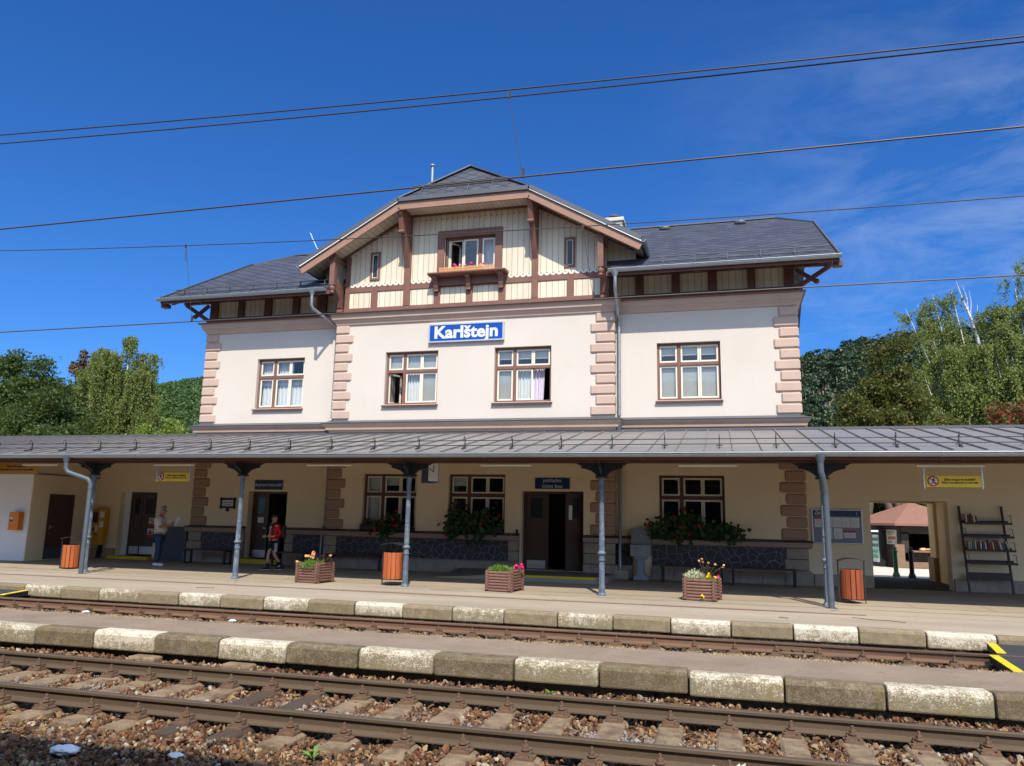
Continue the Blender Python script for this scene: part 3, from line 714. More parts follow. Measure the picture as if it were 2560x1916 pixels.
def dropper(x0, z0, x1, z1, y, label, loops):
    m = MB(); m.tube([(x0,y,z0),(x0+(x1-x0)*.4,y,z0+(z1-z0)*.4),(x1,y,z1)], .004, 5)
    m.box(x1-.014,x1+.014,y-.014,y+.014,z1-.01,z1+.10); m.box(x0-.012,x0+.012,y-.012,y+.012,z0-.05,z0+.02)
    if loops:
        for k in range(2):
            zc = z0-.13-.12*k
            m.tube([(x0+.02*math.cos(t)+.02,y,zc+.06*math.sin(t)) for t in np.linspace(0,2*math.pi,11)], .004, 5)
    tag(m.build('dropper', M['rod']), label, 'dropper', 'wire droppers')
dropper(-2.23, 6.40, -2.05, 5.38, 7.71, 'dropper wire in the sky above the gable', False)
dropper(-9.99, 6.77, -9.69, 5.24, 12.1, 'dropper with a chain link left of the building', True)
dropper(-2.16, 6.50, -1.98, 5.24, 12.1, 'dropper with a chain link in front of the right of the gable', True)
# ---------------------------------------------------------------- station building
XA, XB, CX = -17.67, 2.17, -7.75
RA, RB = -12.37, -3.10
YW, YR = 23.0, 22.7
st = thing('station_building', 'cream two storey railway station with pink quoins and a half timbered gable', 'building', (CX, YW, 0))
def panel(mb, x0, x1, z0, z1, y, th, ops):
    xs = sorted({x0, x1, *[v for o in ops for v in o[:2]]}); zs = sorted({z0, z1, *[v for o in ops for v in o[2:4]]})
    for a, b in zip(xs, xs[1:]):
        for c, d in zip(zs, zs[1:]):
            mx, mz = (a+b)/2, (c+d)/2
            if any(o[0] < mx < o[1] and o[2] < mz < o[3] for o in ops): continue
            mb.quad((a,y,c),(b,y,c),(b,y,d),(a,y,d)); mb.quad((a,y+th,c),(a,y+th,d),(b,y+th,d),(b,y+th,c))
    for a, b, c, d in ops:
        for q in (((a,y,c),(a,y,d),(a,y+th,d),(a,y+th,c)), ((b,y,c),(b,y+th,c),(b,y+th,d),(b,y,d)), ((a,y,d),(b,y,d),(b,y+th,d),(a,y+th,d)), ((a,y,c),(a,y+th,c),(b,y+th,c),(b,y,c))): mb.quad(*q)
    for q in (((x0,y,z0),(x0,y+th,z0),(x0,y+th,z1),(x0,y,z1)), ((x1,y,z0),(x1,y,z1),(x1,y+th,z1),(x1,y+th,z0)), ((x0,y,z0),(x1,y,z0),(x1,y+th,z0),(x0,y+th,z0)), ((x0,y,z1),(x0,y+th,z1),(x1,y+th,z1),(x1,y,z1))): mb.quad(*q)
UW = {'a': (-15.55,-13.72,5.20,6.95), 'b': (-10.57,-8.74,5.20,6.94), 'c': (-6.85,-5.02,5.20,6.95), 'd': (-1.83,.02,5.20,6.95)}
LW = {'b': (-11.14,-9.30,1.22,2.97), 'c': (-8.24,-6.41,1.22,2.97), 'd': (-1.82,.03,1.22,2.98)}
DW = {'dop': (-15.50,-14.03,.17,2.38), 'pok': (-5.88,-4.00,.16,2.47)}
ZS = 4.45
up = MB(); 
panel(up, XA, RA, ZS, 8.3, YW, .55, [UW['a']]); panel(up, RB, XB, ZS, 8.3, YW, .55, [UW['d']])
panel(up, RA, RB, ZS, 8.3, YR, .85, [UW['b'], UW['c']])
up.box(XA, XA+.5, YW+.55, 33.6, ZS, 9.4); up.box(XB-.5, XB, YW+.55, 33.6, ZS, 9.4); up.box(XA+.5, XB-.5, 33.1, 33.6, ZS, 9.4)
for x in (XA, XB-.3): up.prism([(23.0,8.3),(23.0,9.35),(28.3,12.35),(33.6,9.35),(33.6,8.3)], x, x+.3, 'yz')
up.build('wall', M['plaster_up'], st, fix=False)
lo = MB()
panel(lo, XA, RA, 0, ZS, YW, .55, [DW['dop']]); panel(lo, RB, XB, 0, ZS, YW, .55, [LW['d']])
panel(lo, RA, RB, 0, ZS, YR, .85, [LW['b'], LW['c'], DW['pok']])
lo.box(XA, XA+.5, YW+.55, 33.6, 0, ZS); lo.box(XB-.5, XB, YW+.55, 33.6, 0, ZS); lo.box(XA+.5, XB-.5, 33.1, 33.6, 0, ZS)
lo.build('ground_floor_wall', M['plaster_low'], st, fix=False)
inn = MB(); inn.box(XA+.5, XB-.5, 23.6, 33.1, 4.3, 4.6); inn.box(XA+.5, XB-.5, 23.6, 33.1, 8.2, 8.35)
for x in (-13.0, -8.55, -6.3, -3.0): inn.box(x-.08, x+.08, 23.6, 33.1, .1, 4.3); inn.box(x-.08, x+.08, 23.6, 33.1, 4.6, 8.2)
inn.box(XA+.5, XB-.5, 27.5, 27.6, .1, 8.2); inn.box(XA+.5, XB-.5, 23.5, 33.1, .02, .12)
inn.build('inner_floor', M['plaster_dark'], st)

# mouldings
FRONT = [(XA,33.6),(XA,YW),(RA,YW),(RA,YR),(RB,YR),(RB,YW),(XB,YW),(XB,33.6)]
MB().sweep([(0,7.90),(.05,7.92),(.07,7.98),(.13,8.05),(.13,8.07),(.17,8.09),(.19,8.22),(.22,8.25),(0,8.26)], FRONT).build('cornice', M['pink'], st)
MB().sweep([(.0,8.262),(.27,8.25),(.28,8.29),(0,8.345)], FRONT).build('cornice_capping', M['timber'], st)
MB().sweep([(0,4.26),(.06,4.28),(.08,4.36),(.15,4.38),(.17,4.46),(.25,4.55),(.26,4.575),(0,4.60)], FRONT).build('string_course', M['pink'], st)
MB().sweep([(0,4.602),(.275,4.578),(.285,4.60),(0,4.70)], FRONT).build('string_course_capping', M['slate_trim'], st)
MB().sweep([(.0,4.10),(.035,4.12),(.04,4.262),(0,4.262)], FRONT).build('flashing', M['slate_trim'], st)
SEG = [[(XA,33.6),(XA,YW),(-15.52,YW)], [(-14.01,YW),(RA,YW),(RA,YR),(-5.93,YR)], [(-3.985,YR),(RB,YR),(RB,YW),(-2.60,YW)], [(-2.04,YW),(XB,YW),(XB,33.6)]]
led, cap, rub, pli = MB(), MB(), MB(), MB()
for s in SEG:
    rub.sweep([(0,.02),(.03,.02),(.03,1.0),(0,1.0)], s)
    led.sweep([(0,.985),(.10,.99),(.14,1.02),(.14,1.14),(0,1.14)], s); cap.sweep([(0,1.142),(.17,1.142),(.17,1.175),(0,1.215)], s)
    pli.sweep([(0,0),(.13,0),(.13,.33),(.10,.37),(0,.40)], s)
rub.build('stone_cladding', M['rubble'], st); led.build('ledge', simple('pink_ledge', (.40,.285,.225), .85, .1, 3, 60, .3), st); cap.build('ledge_capping', M['capstone'], st); pli.build('plinth', M['granite'], st)
# tooled blocks: joints of the plinth and the corner blocks of the cladding
bl = MB()
def blocks(x0, x1, y, z0, z1):
    bl.box(x0, x1, y-.05, y+.05, z0, z1)
CB = []
for x0, x1, y in ((XA-.05,XA+.46,YW),(-15.83,-15.52,YW),(-14.01,-13.68,YW),(RA-.05,RA+.42,YR),(-6.28,-5.93,YR),(-3.985,-3.48,YR),(-3.45,RB+.05,YR),(1.62,XB+.05,YW)):
    bl = MB()
    for z0, z1, d in ((.405,.68,.05),(.70,.98,0)): blocks(x0+.012-(d if x0 < -16 or x0 == 1.62 else 0), x1-.012+(d if x1 < -16 else 0), y-.004, z0, z1)
    bl.build('corner_stone', M['granite'], st, bevel=.012)
for s in SEG:
    bl = MB()
    for a, b in zip(s, s[1:]):
        if abs(a[1]-b[1]) < .01:
            n = max(1, round((b[0]-a[0])/.62)); w = (b[0]-a[0])/n
            for i in range(n): bl.box(a[0]+i*w+.012, a[0]+(i+1)*w-.012, a[1]-.15, a[1]-.10, .015, .325)
    bl.build('plinth_course', M['granite'], st, bevel=.012)

def quoin(xc, s, y, z0, z1, n, wl, ws, first_long, mat, side_y=.35):
    # xc = the corner, s = +1 when stones run towards +x
    m = MB(); h = (z1-z0)/n
    for i in range(n):
        w = wl if (i % 2 == 0) == first_long else ws
        a, b = (xc-.05, xc+w) if s > 0 else (xc-w, xc+.05)
        m.box(a, b, y-.055, y+(side_y if (i % 2 == 0) == first_long else side_y*1.3), z0+i*h+.008, z0+(i+1)*h-.008)
    o = m.build('quoin', mat, st); bv = o.modifiers.new('edge','BEVEL'); bv.width = .042; bv.segments = 1; bv.limit_method = 'ANGLE'
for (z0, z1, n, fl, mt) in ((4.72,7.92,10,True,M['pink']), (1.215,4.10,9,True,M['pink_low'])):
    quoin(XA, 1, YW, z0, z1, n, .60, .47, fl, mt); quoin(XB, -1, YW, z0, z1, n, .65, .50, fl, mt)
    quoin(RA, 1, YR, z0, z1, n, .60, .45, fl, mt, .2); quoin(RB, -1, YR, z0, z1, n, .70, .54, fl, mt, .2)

# windows
def slats(mb, x0, x1, z0, z1, y, p=.045):
    z = z0
    while z < z1: mb.quad((x0,y,z),(x1,y,z),(x1,y-.018,z+p*.92),(x0,y-.018,z+p*.92)); z += p
def drape(mb, x0, x1, z0, z1, y, amp=.025, per=.09, taper=0):
    n = max(8, int((x1-x0)/.012)); vs = []
    for i in range(n+1):
        u = i/n; x = x0 + (x1-x0)*u
        vs.append((x, y+amp*math.sin(2*math.pi*(x-x0)/per+math.sin(u*9)), z1))
    for i in range(n+1):
        u = i/n; x = x0 + (x1-x0)*u*(1-taper)
        vs.append((x, y+amp*1.2*math.sin(2*math.pi*(x-x0)/per+math.sin(u*9)), z0))
    mb.add(vs, [(i, i+1, n+2+i, n+1+i) for i in range(n)], True)
def frame_ring(mb, x0, x1, z0, z1, y0, y1, w, wb=None):
    wb = wb or w
    mb.box(x0, x0+w, y0, y1, z0, z1); mb.box(x1-w, x1, y0, y1, z0, z1); mb.box(x0+w, x1-w, y0, y1, z1-w, z1); mb.box(x0+w, x1-w, y0, y1, z0, z0+wb)
def window(box, yw, dec, open_cells=(), depth=.12, timber='timber', sill=True):
    x0, x1, z0, z1 = box; y = yw + depth; w, h = x1-x0, z1-z0
    f = MB(); xm = x0+.345*w; zt = z0+.635*h
    frame_ring(f, x0, x1, z0, z1, y, y+.10, .065)
    f.box(xm-.05, xm+.05, y+.001, y+.10, z0+.065, z1-.065)
    for a, b in ((x0+.065, xm-.05), (xm+.05, x1-.065)): f.box(a, b, y-.012, y+.10, zt-.05, zt+.05)
    win = f.build('window', M[timber], st, bevel=.008)
    xs = [(x0+.065, xm-.05), (xm+.05, xm+.05+(x1-.065-xm-.05)/2), (xm+.05+(x1-.065-xm-.05)/2, x1-.065)]
    zs = [(z0+.065, zt-.05), (zt+.05, z1-.065)]
    pn = MB(); sash = MB()
    for ci, (a, b) in enumerate(xs):
        for ri, (c, d) in enumerate(zs):
            key = (ci, ri)
            if key in open_cells:
                if open_cells[key] == 'in':   # swung into the room about its left stile
                    s2 = MB(); ang = R(62); L = b-a
                    def T(u, v, t): return (a+.02+u*math.cos(ang)-t*math.sin(ang), y+.06+u*math.sin(ang)+t*math.cos(ang), v)
                    for u0, u1, v0, v1 in ((0,.05,c,d),(L-.05,L,c,d),(.05,L-.05,c,c+.05),(.05,L-.05,d-.05,d)):
                        vs = [T(u,v,t) for t in (0,.04) for u,v in ((u0,v0),(u1,v0),(u1,v1),(u0,v1))]
                        s2.add(vs, [(0,1,2,3),(7,6,5,4),(0,4,5,1),(1,5,6,2),(2,6,7,3),(3,7,4,0)])
                    s2.build('sash', M['sash'], win)
                    pn.quad(T(.05,c,.02),T(L-.05,c,.02),T(L-.05,d,.02),T(.05,d,.02))
                continue
            frame_ring(sash, a+.004, b-.004, c+.004, d-.004, y+.025, y+.075, .05)
            pn.quad((a+.05,y+.05,c+.05),(b-.05,y+.05,c+.05),(b-.05,y+.05,d-.05),(a+.05,y+.05,d-.05))
    sash.build('sash', M['sash'], win, bevel=.006); pn.build('pane', M['glass'], win, fix=False)
    if sill:
        s = MB(); s.prism([(yw-.10, z0-.075),(yw-.10, z0-.04),(y+.005, z0+.012),(y+.005, z0-.03)], x0-.05, x1+.05, 'yz'); s.build('sill', M['dark_timber'], win)
    yb = y + .15
    for kind, cells in dec.items():
        m = MB()
        for (ci, ri) in cells:
            (a, b), (c, d) = xs[ci], zs[ri]
            if kind == 'blind': slats(m, a, b, c, d, yb)
            elif kind == 'half_blind': slats(m, a, b, c+(d-c)*.45, d, yb)
            elif kind == 'curtain': drape(m, a-.02, b+.02, c-.02, d+.02, yb+.06)
            elif kind == 'lace':
                drape(m, a-.02, b+.02, c-.02, d+.02, yb+.08, .018, .12)
                drape(m, a-.02, b+.02, d-.22, d+.03, yb+.03, .02, .10)
            elif kind == 'side_curtain': drape(m, a, a+(b-a)*.62, c-.02, d+.02, yb+.06, .03, .085, .1)
        m.build('blind' if 'blind' in kind else 'curtain', M['blind' if 'blind' in kind else ('curtain_lilac' if kind == 'side_curtain' else 'curtain')], win, fix=False)
    return win
ALL = [(c, r) for c in range(3) for r in range(2)]
window(UW['a'], YW, {'lace': [(c,0) for c in range(3)], 'curtain': [(0,1),(1,1)]})
window(UW['b'], YR, {'blind': [(0,1),(1,1),(2,1),(2,0)], 'curtain': [(1,0)]}, {(0,0): 'in'})
window(UW['c'], YR, {'half_blind': [(0,1),(1,1),(2,1)], 'blind': [(0,0)], 'curtain': [(1,0)], 'side_curtain': [(2,0)]}, {(2,0): 'gone'})
window(UW['d'], YW, {'blind': [(c,0) for c in range(3)], 'half_blind': [(c,1) for c in range(3)]})
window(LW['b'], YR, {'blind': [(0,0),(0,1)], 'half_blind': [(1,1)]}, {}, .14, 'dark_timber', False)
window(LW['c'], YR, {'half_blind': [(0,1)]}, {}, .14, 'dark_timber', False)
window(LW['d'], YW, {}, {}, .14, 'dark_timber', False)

# doors
def leaf_door(name, x0, x1, z0, z1, y, glass=True, kick=True, parent=st, Mx=None):
    m = MB(); w = x1-x0; pz = z0+(z1-z0)*.63
    m.box(x0, x1, y+.012, y+.045, z0, z1)
    frame_ring(m, x0, x1, z0, z1, y, y+.013, .11, .25); m.box(x0+.11, x1-.11, y, y+.013, pz-.08, pz+.04)
    return m
def put(m, T): m.v = [tuple(T @ Vector(v)) for v in m.v]; return m
def door(box, y, leaves, sealed=True):
    x0, x1, z0, z1 = box
    f = MB(); frame_ring(f, x0, x1, z0-.0, z1, y, y+.12, .07, .02); d = f.build('door', M['door'], st)
    for (a, b, T, win, kick) in leaves:
        m = leaf_door('leaf', a, b, z0+.02, z1-.07, y+.03)
        if T: put(m, T)
        m.build('leaf', M['door'], d)
        if win:
            g = MB().box(a+.13, b-.13, y+.026, y+.0385, z0+(z1-z0)*.66, z1-.2); 
            if T: put(g, T)
            g.build('pane', M['screen'], d)
        if kick:
            g = MB().box(a+.02, b-.02, y+.020, y+.0295, z0+.03, z0+.27)
            if T: put(g, T)
            g.build('kick_plate', M['alu'], d)
    return d
def hinge(x, y, ang): return Matrix.Translation((x,y,0)) @ Matrix.Rotation(ang,4,'Z') @ Matrix.Translation((-x,-y,0))
x0, x1, z0, z1 = DW['dop']
d1 = door((x0+.03, x1-.0, z0, z1), YW+.24, [(-15.41,-14.88,None,True,True), (-14.62,-14.10,hinge(-14.10,YW+.27,R(-58)),True,False)])
h = MB().box(-14.93,-14.90,YW+.20,YW+.26,1.15,1.18); h.box(-14.98,-14.90,YW+.19,YW+.215,1.15,1.18); h.build('handle', M['alu'], d1)
d2 = door((DW['pok'][0]+.02, DW['pok'][1], .16, 2.47), YR+.22, [(-5.78,-5.17,None,True,True), (-4.70,-4.07,hinge(-4.07,YR+.25,R(52)),True,False)])
MB().box(-5.17,-5.10,YR+.23,YR+.33,.18,2.40).build('door_post', M['door'], d2)
# reveals of light plaster are part of the wall openings; steps
sp = MB(); sp.box(-15.52,-14.01,22.72,23.3,0,.17); sp.build('door_step', M['step_concrete'], st)
MB().box(-15.53,-14.0,22.705,22.722,.02,.172).build('yellow_step_edge', M['yellow_line'], st)

# knee wall of the wings: dark timber framing with cream panels
for (a, b, posts) in ((XA, -12.15, [(-17.65,-17.36),(-16.51,-16.29),(-15.44,-15.17),(-14.33,-14.08),(-13.38,-13.02)]), (-3.35, XB, [(-3.25,-3.05),(-2.44,-2.20),(-1.35,-1.11),(-.27,-.02),(.86,1.08),(1.88,2.16)])):
    kb, kt = MB(), MB(); kb.box(a+.02, b-.02, YW+.06, YW+.14, 8.345, 9.55)
    kt.box(a, b, YW-.07, YW+.10, 8.347, 8.49); kt.box(a, b, YW-.03, YW+.10, 9.10, 9.28)
    for p, q in posts: kt.box(p, q, YW-.045, YW+.10, 8.49, 9.10)
    kb.build('knee_wall', M['boards_low'], st); kt.build('timber_frame', M['dark_timber'], st, bevel=.01)

# main roof with half hips at both ends
SL = .572; YE, ZE, YRG = 21.85, 9.0, 28.3; ZR = ZE + SL*(YRG-YE); YB = 2*YRG-YE
xa, xb = -18.85, 3.25; hy = 1.35; hx = 1.15
def rz(y): return ZE + SL*(min(y, 2*YRG-y)-YE)
rf = MB()
yh = YRG-hy
for poly in ([(xa,YE,ZE),(-12.4,YE,ZE),(-12.4,22.85,rz(22.85)),(CX,22.85,rz(22.85)),(CX,YRG,ZR),(xa+hx,YRG,ZR),(xa,yh,rz(yh))],
             [(-3.1,YE,ZE),(xb,YE,ZE),(xb,yh,rz(yh)),(xb-hx,YRG,ZR),(CX,YRG,ZR),(CX,22.85,rz(22.85)),(-3.1,22.85,rz(22.85))],
             [(xa+hx,YRG,ZR),(xb-hx,YRG,ZR),(xb,YRG+hy,rz(YRG+hy)),(xb,YB,ZE),(xa,YB,ZE),(xa,YRG+hy,rz(YRG+hy))],
             [(xa,yh,rz(yh)),(xa+hx,YRG,ZR),(xa,YRG+hy,rz(YRG+hy))], [(xb,yh,rz(yh)),(xb,YRG+hy,rz(YRG+hy)),(xb-hx,YRG,ZR)]):
    rf.slab(poly, .09)
roof = rf.build('roof', M['slate'], st)
ZG, EG, YF = 13.05, 5.62, 21.72; ZGE = ZG-.57*EG; hw = 2.2
gf = MB()
for s in (-1, 1):
    gf.slab([(CX,22.5,ZG),(CX+s*hw,YF,ZG-.57*hw),(CX+s*EG,YF,ZGE),(CX+s*EG,33,ZGE),(CX,33,ZG)], .09)
gf.slab([(CX-hw,YF,ZG-.57*hw),(CX+hw,YF,ZG-.57*hw),(CX,22.5,ZG)], .09)
groof = gf.build('gable_roof', M['slate'], st)
rt = MB()   # ridge and verge trims
for s in (-1, 1):
    rt.bar((CX,22.48,ZG+.03),(CX+s*hw,YF,ZG-.57*hw+.03), .14, .04); 
    rt.bar((CX+s*hw*.99,YF-.01,ZG-.57*hw),(CX+s*EG,YF-.01,ZGE), .10, .13)
rt.bar((CX,22.5,ZG+.03),(CX,33,ZG+.03), .16, .05)
rt.box(CX-hw, CX+hw, YF-.06, YF+.04, ZG-.57*hw-.10, ZG-.57*hw+.035)
rt.bar((xa+hx,YRG,ZR+.02),(xb-hx,YRG,ZR+.02), .16, .05)
for x, s in ((xa,1),(xb,-1)):
    rt.bar((x,YE,ZE),(x,yh,rz(yh)), .06, .12); rt.bar((x,yh,rz(yh)),(x+s*hx,YRG,ZR+.02), .12, .05)
rt.build('roof_trim', M['slate_trim'], roof)
for s in (-1, 1): vt = MB(); vt.bar((CX+s*hw,YF-.030,ZG-.57*hw-.095),(CX+s*EG,YF-.030,ZGE-.095), .04, .035); vt.build('verge_trim', M['white_paint'], groof)
bb = MB()
for s in (-1, 1): bb.bar((CX+s*(hw-.02),YF+.04,ZG-.57*hw-.25),(CX+s*(EG-.02),YF+.04,ZGE-.25), .06, .24)
bb.box(CX-hw, CX+hw, YF+.01, YF+.075, ZG-.57*hw-.36, ZG-.57*hw-.10)
bb.build('bargeboard', simple('bargeboard_paint', (.30,.165,.115), .6, .12, 3, 40, .3), groof, bevel=.01)
for s in (-1, 1):
    sf = MB(); a, b = hw, EG-.05
    sf.slab([(CX+s*a,YF+.08,ZG-.57*a-.14),(CX+s*b,YF+.08,ZG-.57*b-.14),(CX+s*b,24.2,ZG-.57*b-.14),(CX+s*a,24.2,ZG-.57*a-.14)], .03); sf.build('soffit', M['soffit'], groof)
zc = ZG-.57*hw-.20; sf = MB()
sf.slab([(CX-hw,YF+.08,zc),(CX+hw,YF+.08,zc),(CX+hw,YR+.3,zc+.05),(CX-hw,YR+.3,zc+.05)], .03)
sf.build('soffit', M['soffit'], groof)
for a, b in ((xa+.05,-12.3),(-3.2,xb-.05)):
    ef = MB(); ef.slab([(a,YE+.05,ZE-.10),(b,YE+.05,ZE-.10),(b,23.1,ZE-.10+SL*1.25),(a,23.1,ZE-.10+SL*1.25)], .025)
    x = a+.35
    while x < b: ef.bar((x,YE+.12,ZE-.17),(x,23.05,ZE-.17+SL*1.0), .10, .12); x += 1.13
    ef.box(a, b, YE+.02, YE+.06, ZE-.20, ZE-.07); ef.build('eave_timber', M['dark_timber'], roof)
for x in (xa+.02, xb-.02):
    ef = MB(); ef.bar((x,YE,ZE-.16),(x,YRG-hy,rz(YRG-hy)-.16), .05, .18)
    ef.box(min(x,x), max(x,x)+.001, YE, YE+.1, ZE-.2, ZE-.1)
    for yy, zz in ((22.1, ZE-.14),): ef.box(x-.12, x+.12, yy-.1, yy+.12, zz-.14, zz)
    ef.build('verge_rafter', M['dark_timber'], roof)
def gutter(name, x0, x1, y, z, r, mat, parent, step=1.05):
    m = MB(); n = 9; prof = [(y - r*math.cos(math.pi*k/(n-1)), z - r*math.sin(math.pi*k/(n-1))) for k in range(n)]
    inner = [(y - (r-.012)*math.cos(math.pi*k/(n-1)), z - (r-.012)*math.sin(math.pi*k/(n-1))) for k in range(n)][::-1]
    m.prism(prof + inner, x0, x1, 'yz'); m.tube([(x0,y-r,z+.004),(x1,y-r,z+.004)], .014, 6)
    for e in (x0, x1): m.prism(prof, e-.004, e+.004, 'yz')
    x = x0+.4
    while x < x1:
        m.prism([(y-(r+.006)*math.cos(math.pi*k/(n-1)), z-(r+.006)*math.sin(math.pi*k/(n-1))) for k in range(n)]+[(y-(r-.01)*math.cos(math.pi*k/(n-1)), z-(r-.01)*math.sin(math.pi*k/(n-1))) for k in range(n)][::-1], x, x+.03, 'yz'); x += step
    return m.build(name, mat, parent)
gutter('gutter', -18.93, -12.42, 21.79, 8.96, .085, M['zinc'], roof); gutter('gutter', -3.12, 3.30, 21.79, 8.96, .085, M['zinc'], roof)
for s in (-1, 1):
    gs = MB(); x = CX+s*(EG+.05); gs.prism([(x-.085*math.cos(math.pi*k/8), ZGE-.05-.085*math.sin(math.pi*k/8)) for k in range(9)]+[(x-.073*math.cos(math.pi*k/8), ZGE-.05-.073*math.sin(math.pi*k/8)) for k in range(9)][::-1], YF-.04, 23.4, 'xz')
    gs.build('gable_gutter', M['zinc'], groof)
def snow(parent, pts, hgt, step, y0, slope, mat, name='snow_guard'):
    (x0, x1) = pts; m = MB(); z = lambda y: slope(y)
    for k in (.06, .06+hgt): m.tube([(x0,y0-.02*k,z(y0)+k),(x1,y0-.02*k,z(y0)+k)], .016, 6)
    x = x0+.35
    while x < x1:
        m.box(x-.012,x+.012,y0-.03,y0+.03,z(y0)-.02,z(y0)+.08+hgt); m.bar((x,y0-.02,z(y0)+.03),(x,y0-.22,z(y0-.22)+.01),.02,.03); x += step
    return m.build(name, mat, parent)
snow(roof, (-18.55,-12.6), .13, .92, 22.2, rz, M['slate_trim']); snow(roof, (-1.9,3.05), .13, .92, 22.2, rz, M['slate_trim'])
snow(groof, (-9.55,-6.30), .10, .8, 21.93, lambda y: ZG-.57*hw+(y-YF)*1.6, M['slate_trim'])
for x, y in ((-1.85,27.7),(.85,27.7),(-15.4,27.6)): vn = MB(); vn.ico((x,y,rz(y)+.04), .17, 2, 0, (1.3,1,.75)); vn.build('roof_vent', M['slate_trim'], roof)
cm = MB(); cm.box(-4.35,-3.62,29.2,29.9,11.0,13.45); cm.box(-4.42,-3.55,29.13,29.97,13.45,13.60); chim = cm.build('chimney', M['chimney'], roof, bevel=.015)
cc = MB(); cc.lathe((-3.98,29.55,13.6),[(.13,0),(.13,.10)],12); cc.lathe((-3.98,29.55,13.74),[(.26,0),(.24,.05),(.10,.08)],14); cc.tube([(-3.98,29.55,13.6),(-3.98,29.55,13.78)],.04,6); cc.build('chimney_cowl', M['slate_trim'], chim)
fp = MB(); fp.tube([(-10.12,25,11.5),(-10.12,25,14.50)], .055, 10); fp.lathe((-10.12,25,14.5),[(.10,0),(.10,.05)],12); fp.build('flue_pipe', M['zinc'], groof)
ar = MB(); ar.tube([(-15.9,27.4,rz(27.4)),(-16.5,27.4,rz(27.4)+1.15)], .010, 6); ar.build('lightning_rod', M['alu'], roof)

# gable wall: boards, frame, brackets
gw = MB(); zt = lambda x: min(11.62, ZG-.57*abs(x-CX)-.12)
XG0, XG1 = -12.12, -3.38
gwin = (-8.62,-6.86,9.45,10.72)
for (a, b, c, d) in ((XG0,gwin[0],8.34,0),(gwin[1],XG1,8.34,0)):
    pts = [(a,c)] + [(b,c)] + [(b,zt(b))]
    for q in ((CX+hw) if a > CX else None, (CX-hw) if b < CX else None):
        if q is not None and a < q < b: pts.append((q, zt(q)))
    pts.append((a, zt(a))); gw.prism(pts, YR, YR+.12, 'xz')
gw.box(gwin[0], gwin[1], YR, YR+.12, 8.34, gwin[2]); gw.box(gwin[0], gwin[1], YR, YR+.12, gwin[3], 11.62)
for s, x in ((-1, XG0), (1, XG1)):
    gw.prism([(YR,8.34),(YR,zt(x)),(24.2,zt(x)),(24.2,8.34)], x-.06, x+.06, 'yz')
    xe = CX+s*(EG-.3); gw.prism([(min(x,xe),zt(xe)-.55),(max(x,xe),zt(xe)-.55),(xe if s>0 else x, zt(xe if s>0 else x)),(x if s>0 else xe, zt(x if s>0 else xe))], YR+.25, YR+.32, 'xz')
gable = gw.build('gable_wall', M['boards'], st)
# scalloped lower hem of the upper boards, with drilled holes
HO = []
def hole(c):
    if not HO: HO.append(MB().lathe((CX,YW,0), [(.022,0),(.022,.004)], 8, 'y').build('drilled_hole', M['timber'], gable)); h = HO[0]
    else: h = HO[0].copy(); COL.objects.link(h); h.parent = gable
    h.location = (c[0]-CX, c[1]-YW, c[2])
def scal(x0, x1, zb=9.30):
    n = max(1, round((x1-x0)/.19)); w = (x1-x0)/n; ub = MB(); pts = [(x0, zb+.02)]
    for i in range(n):
        xc = x0+(i+.5)*w; pts += [(xc-w/2*math.cos(t), zb-w*.5*math.sin(t)) for t in np.linspace(0, math.pi, 10)[(1 if i else 0):]]; hole((xc,YR-.040,zb-.005))
    ub.prism(pts + [(x1, zb+.02)], YR-.035, YR-.005, 'xz'); ub.build('scalloped_hem', M['sash'], gable)
for a, b in ((-12.0,-10.03),(-9.79,-9.05),(-6.45,-5.66),(-5.47,-3.52)): scal(a, b)
for x in np.arange(-9.72, -5.7, .19): hole((x,YR-.004,11.38))
for s in (-1, 1):
    for k in range(10):
        x = CX+s*(2.42+.19*k); hole((x,YR-.004,zt(x)-.22))
tf = MB(); yf = YR-.05
tf.box(XG0-.05, XG1+.05, yf-.02, YR+.1, 8.347, 8.475); tf.box(XG0, XG1, yf+.02, YR+.02, 9.03, 9.24)
for a, b in ((-11.2,-10.97),(-8.96,-8.74),(-7.85,-7.63),(-6.76,-6.54),(-4.54,-4.32)): tf.box(a, b, yf, YR+.02, 8.475, 9.03)
for a, b in ((-10.03,-9.80),(-5.67,-5.47)): tf.box(a, b, yf-.03, YR+.02, 8.475, 11.55)
for a, b in ((XG0-.04,XG0+.12),(XG1-.12,XG1+.04)): tf.box(a, b, yf, YR+.1, 8.475, 10.3)
for s in (-1, 1): tf.bar((CX+s*(hw-.02),YR-.02,zt(CX+s*hw)-.05),(CX+s*(EG-.3),YR-.02,zt(CX+s*(EG-.3))-.05), .06, .11)
tf.box(CX-hw, CX+hw, YR-.05, YR+.0, 11.53, 11.62)
tf.build('timber_frame', M['timber'], gable, bevel=.012)
for x in (-9.915, -5.57):
    br = MB(); br.prism([(YR-.08,9.75),(YR-.08,11.58),(YF+.08,11.58),(YF+.08,11.34),(YF+.16,11.26),(YF+.30,10.86),(YF+.42,10.78),(YR-.42,10.45)], x-.085, x+.085, 'yz')
    br.lathe((x-.1,YF+.30,10.80),[(.06,0),(.06,.2)],12,'x')
    br.build('gable_bracket', M['timber'], gable, bevel=.012)
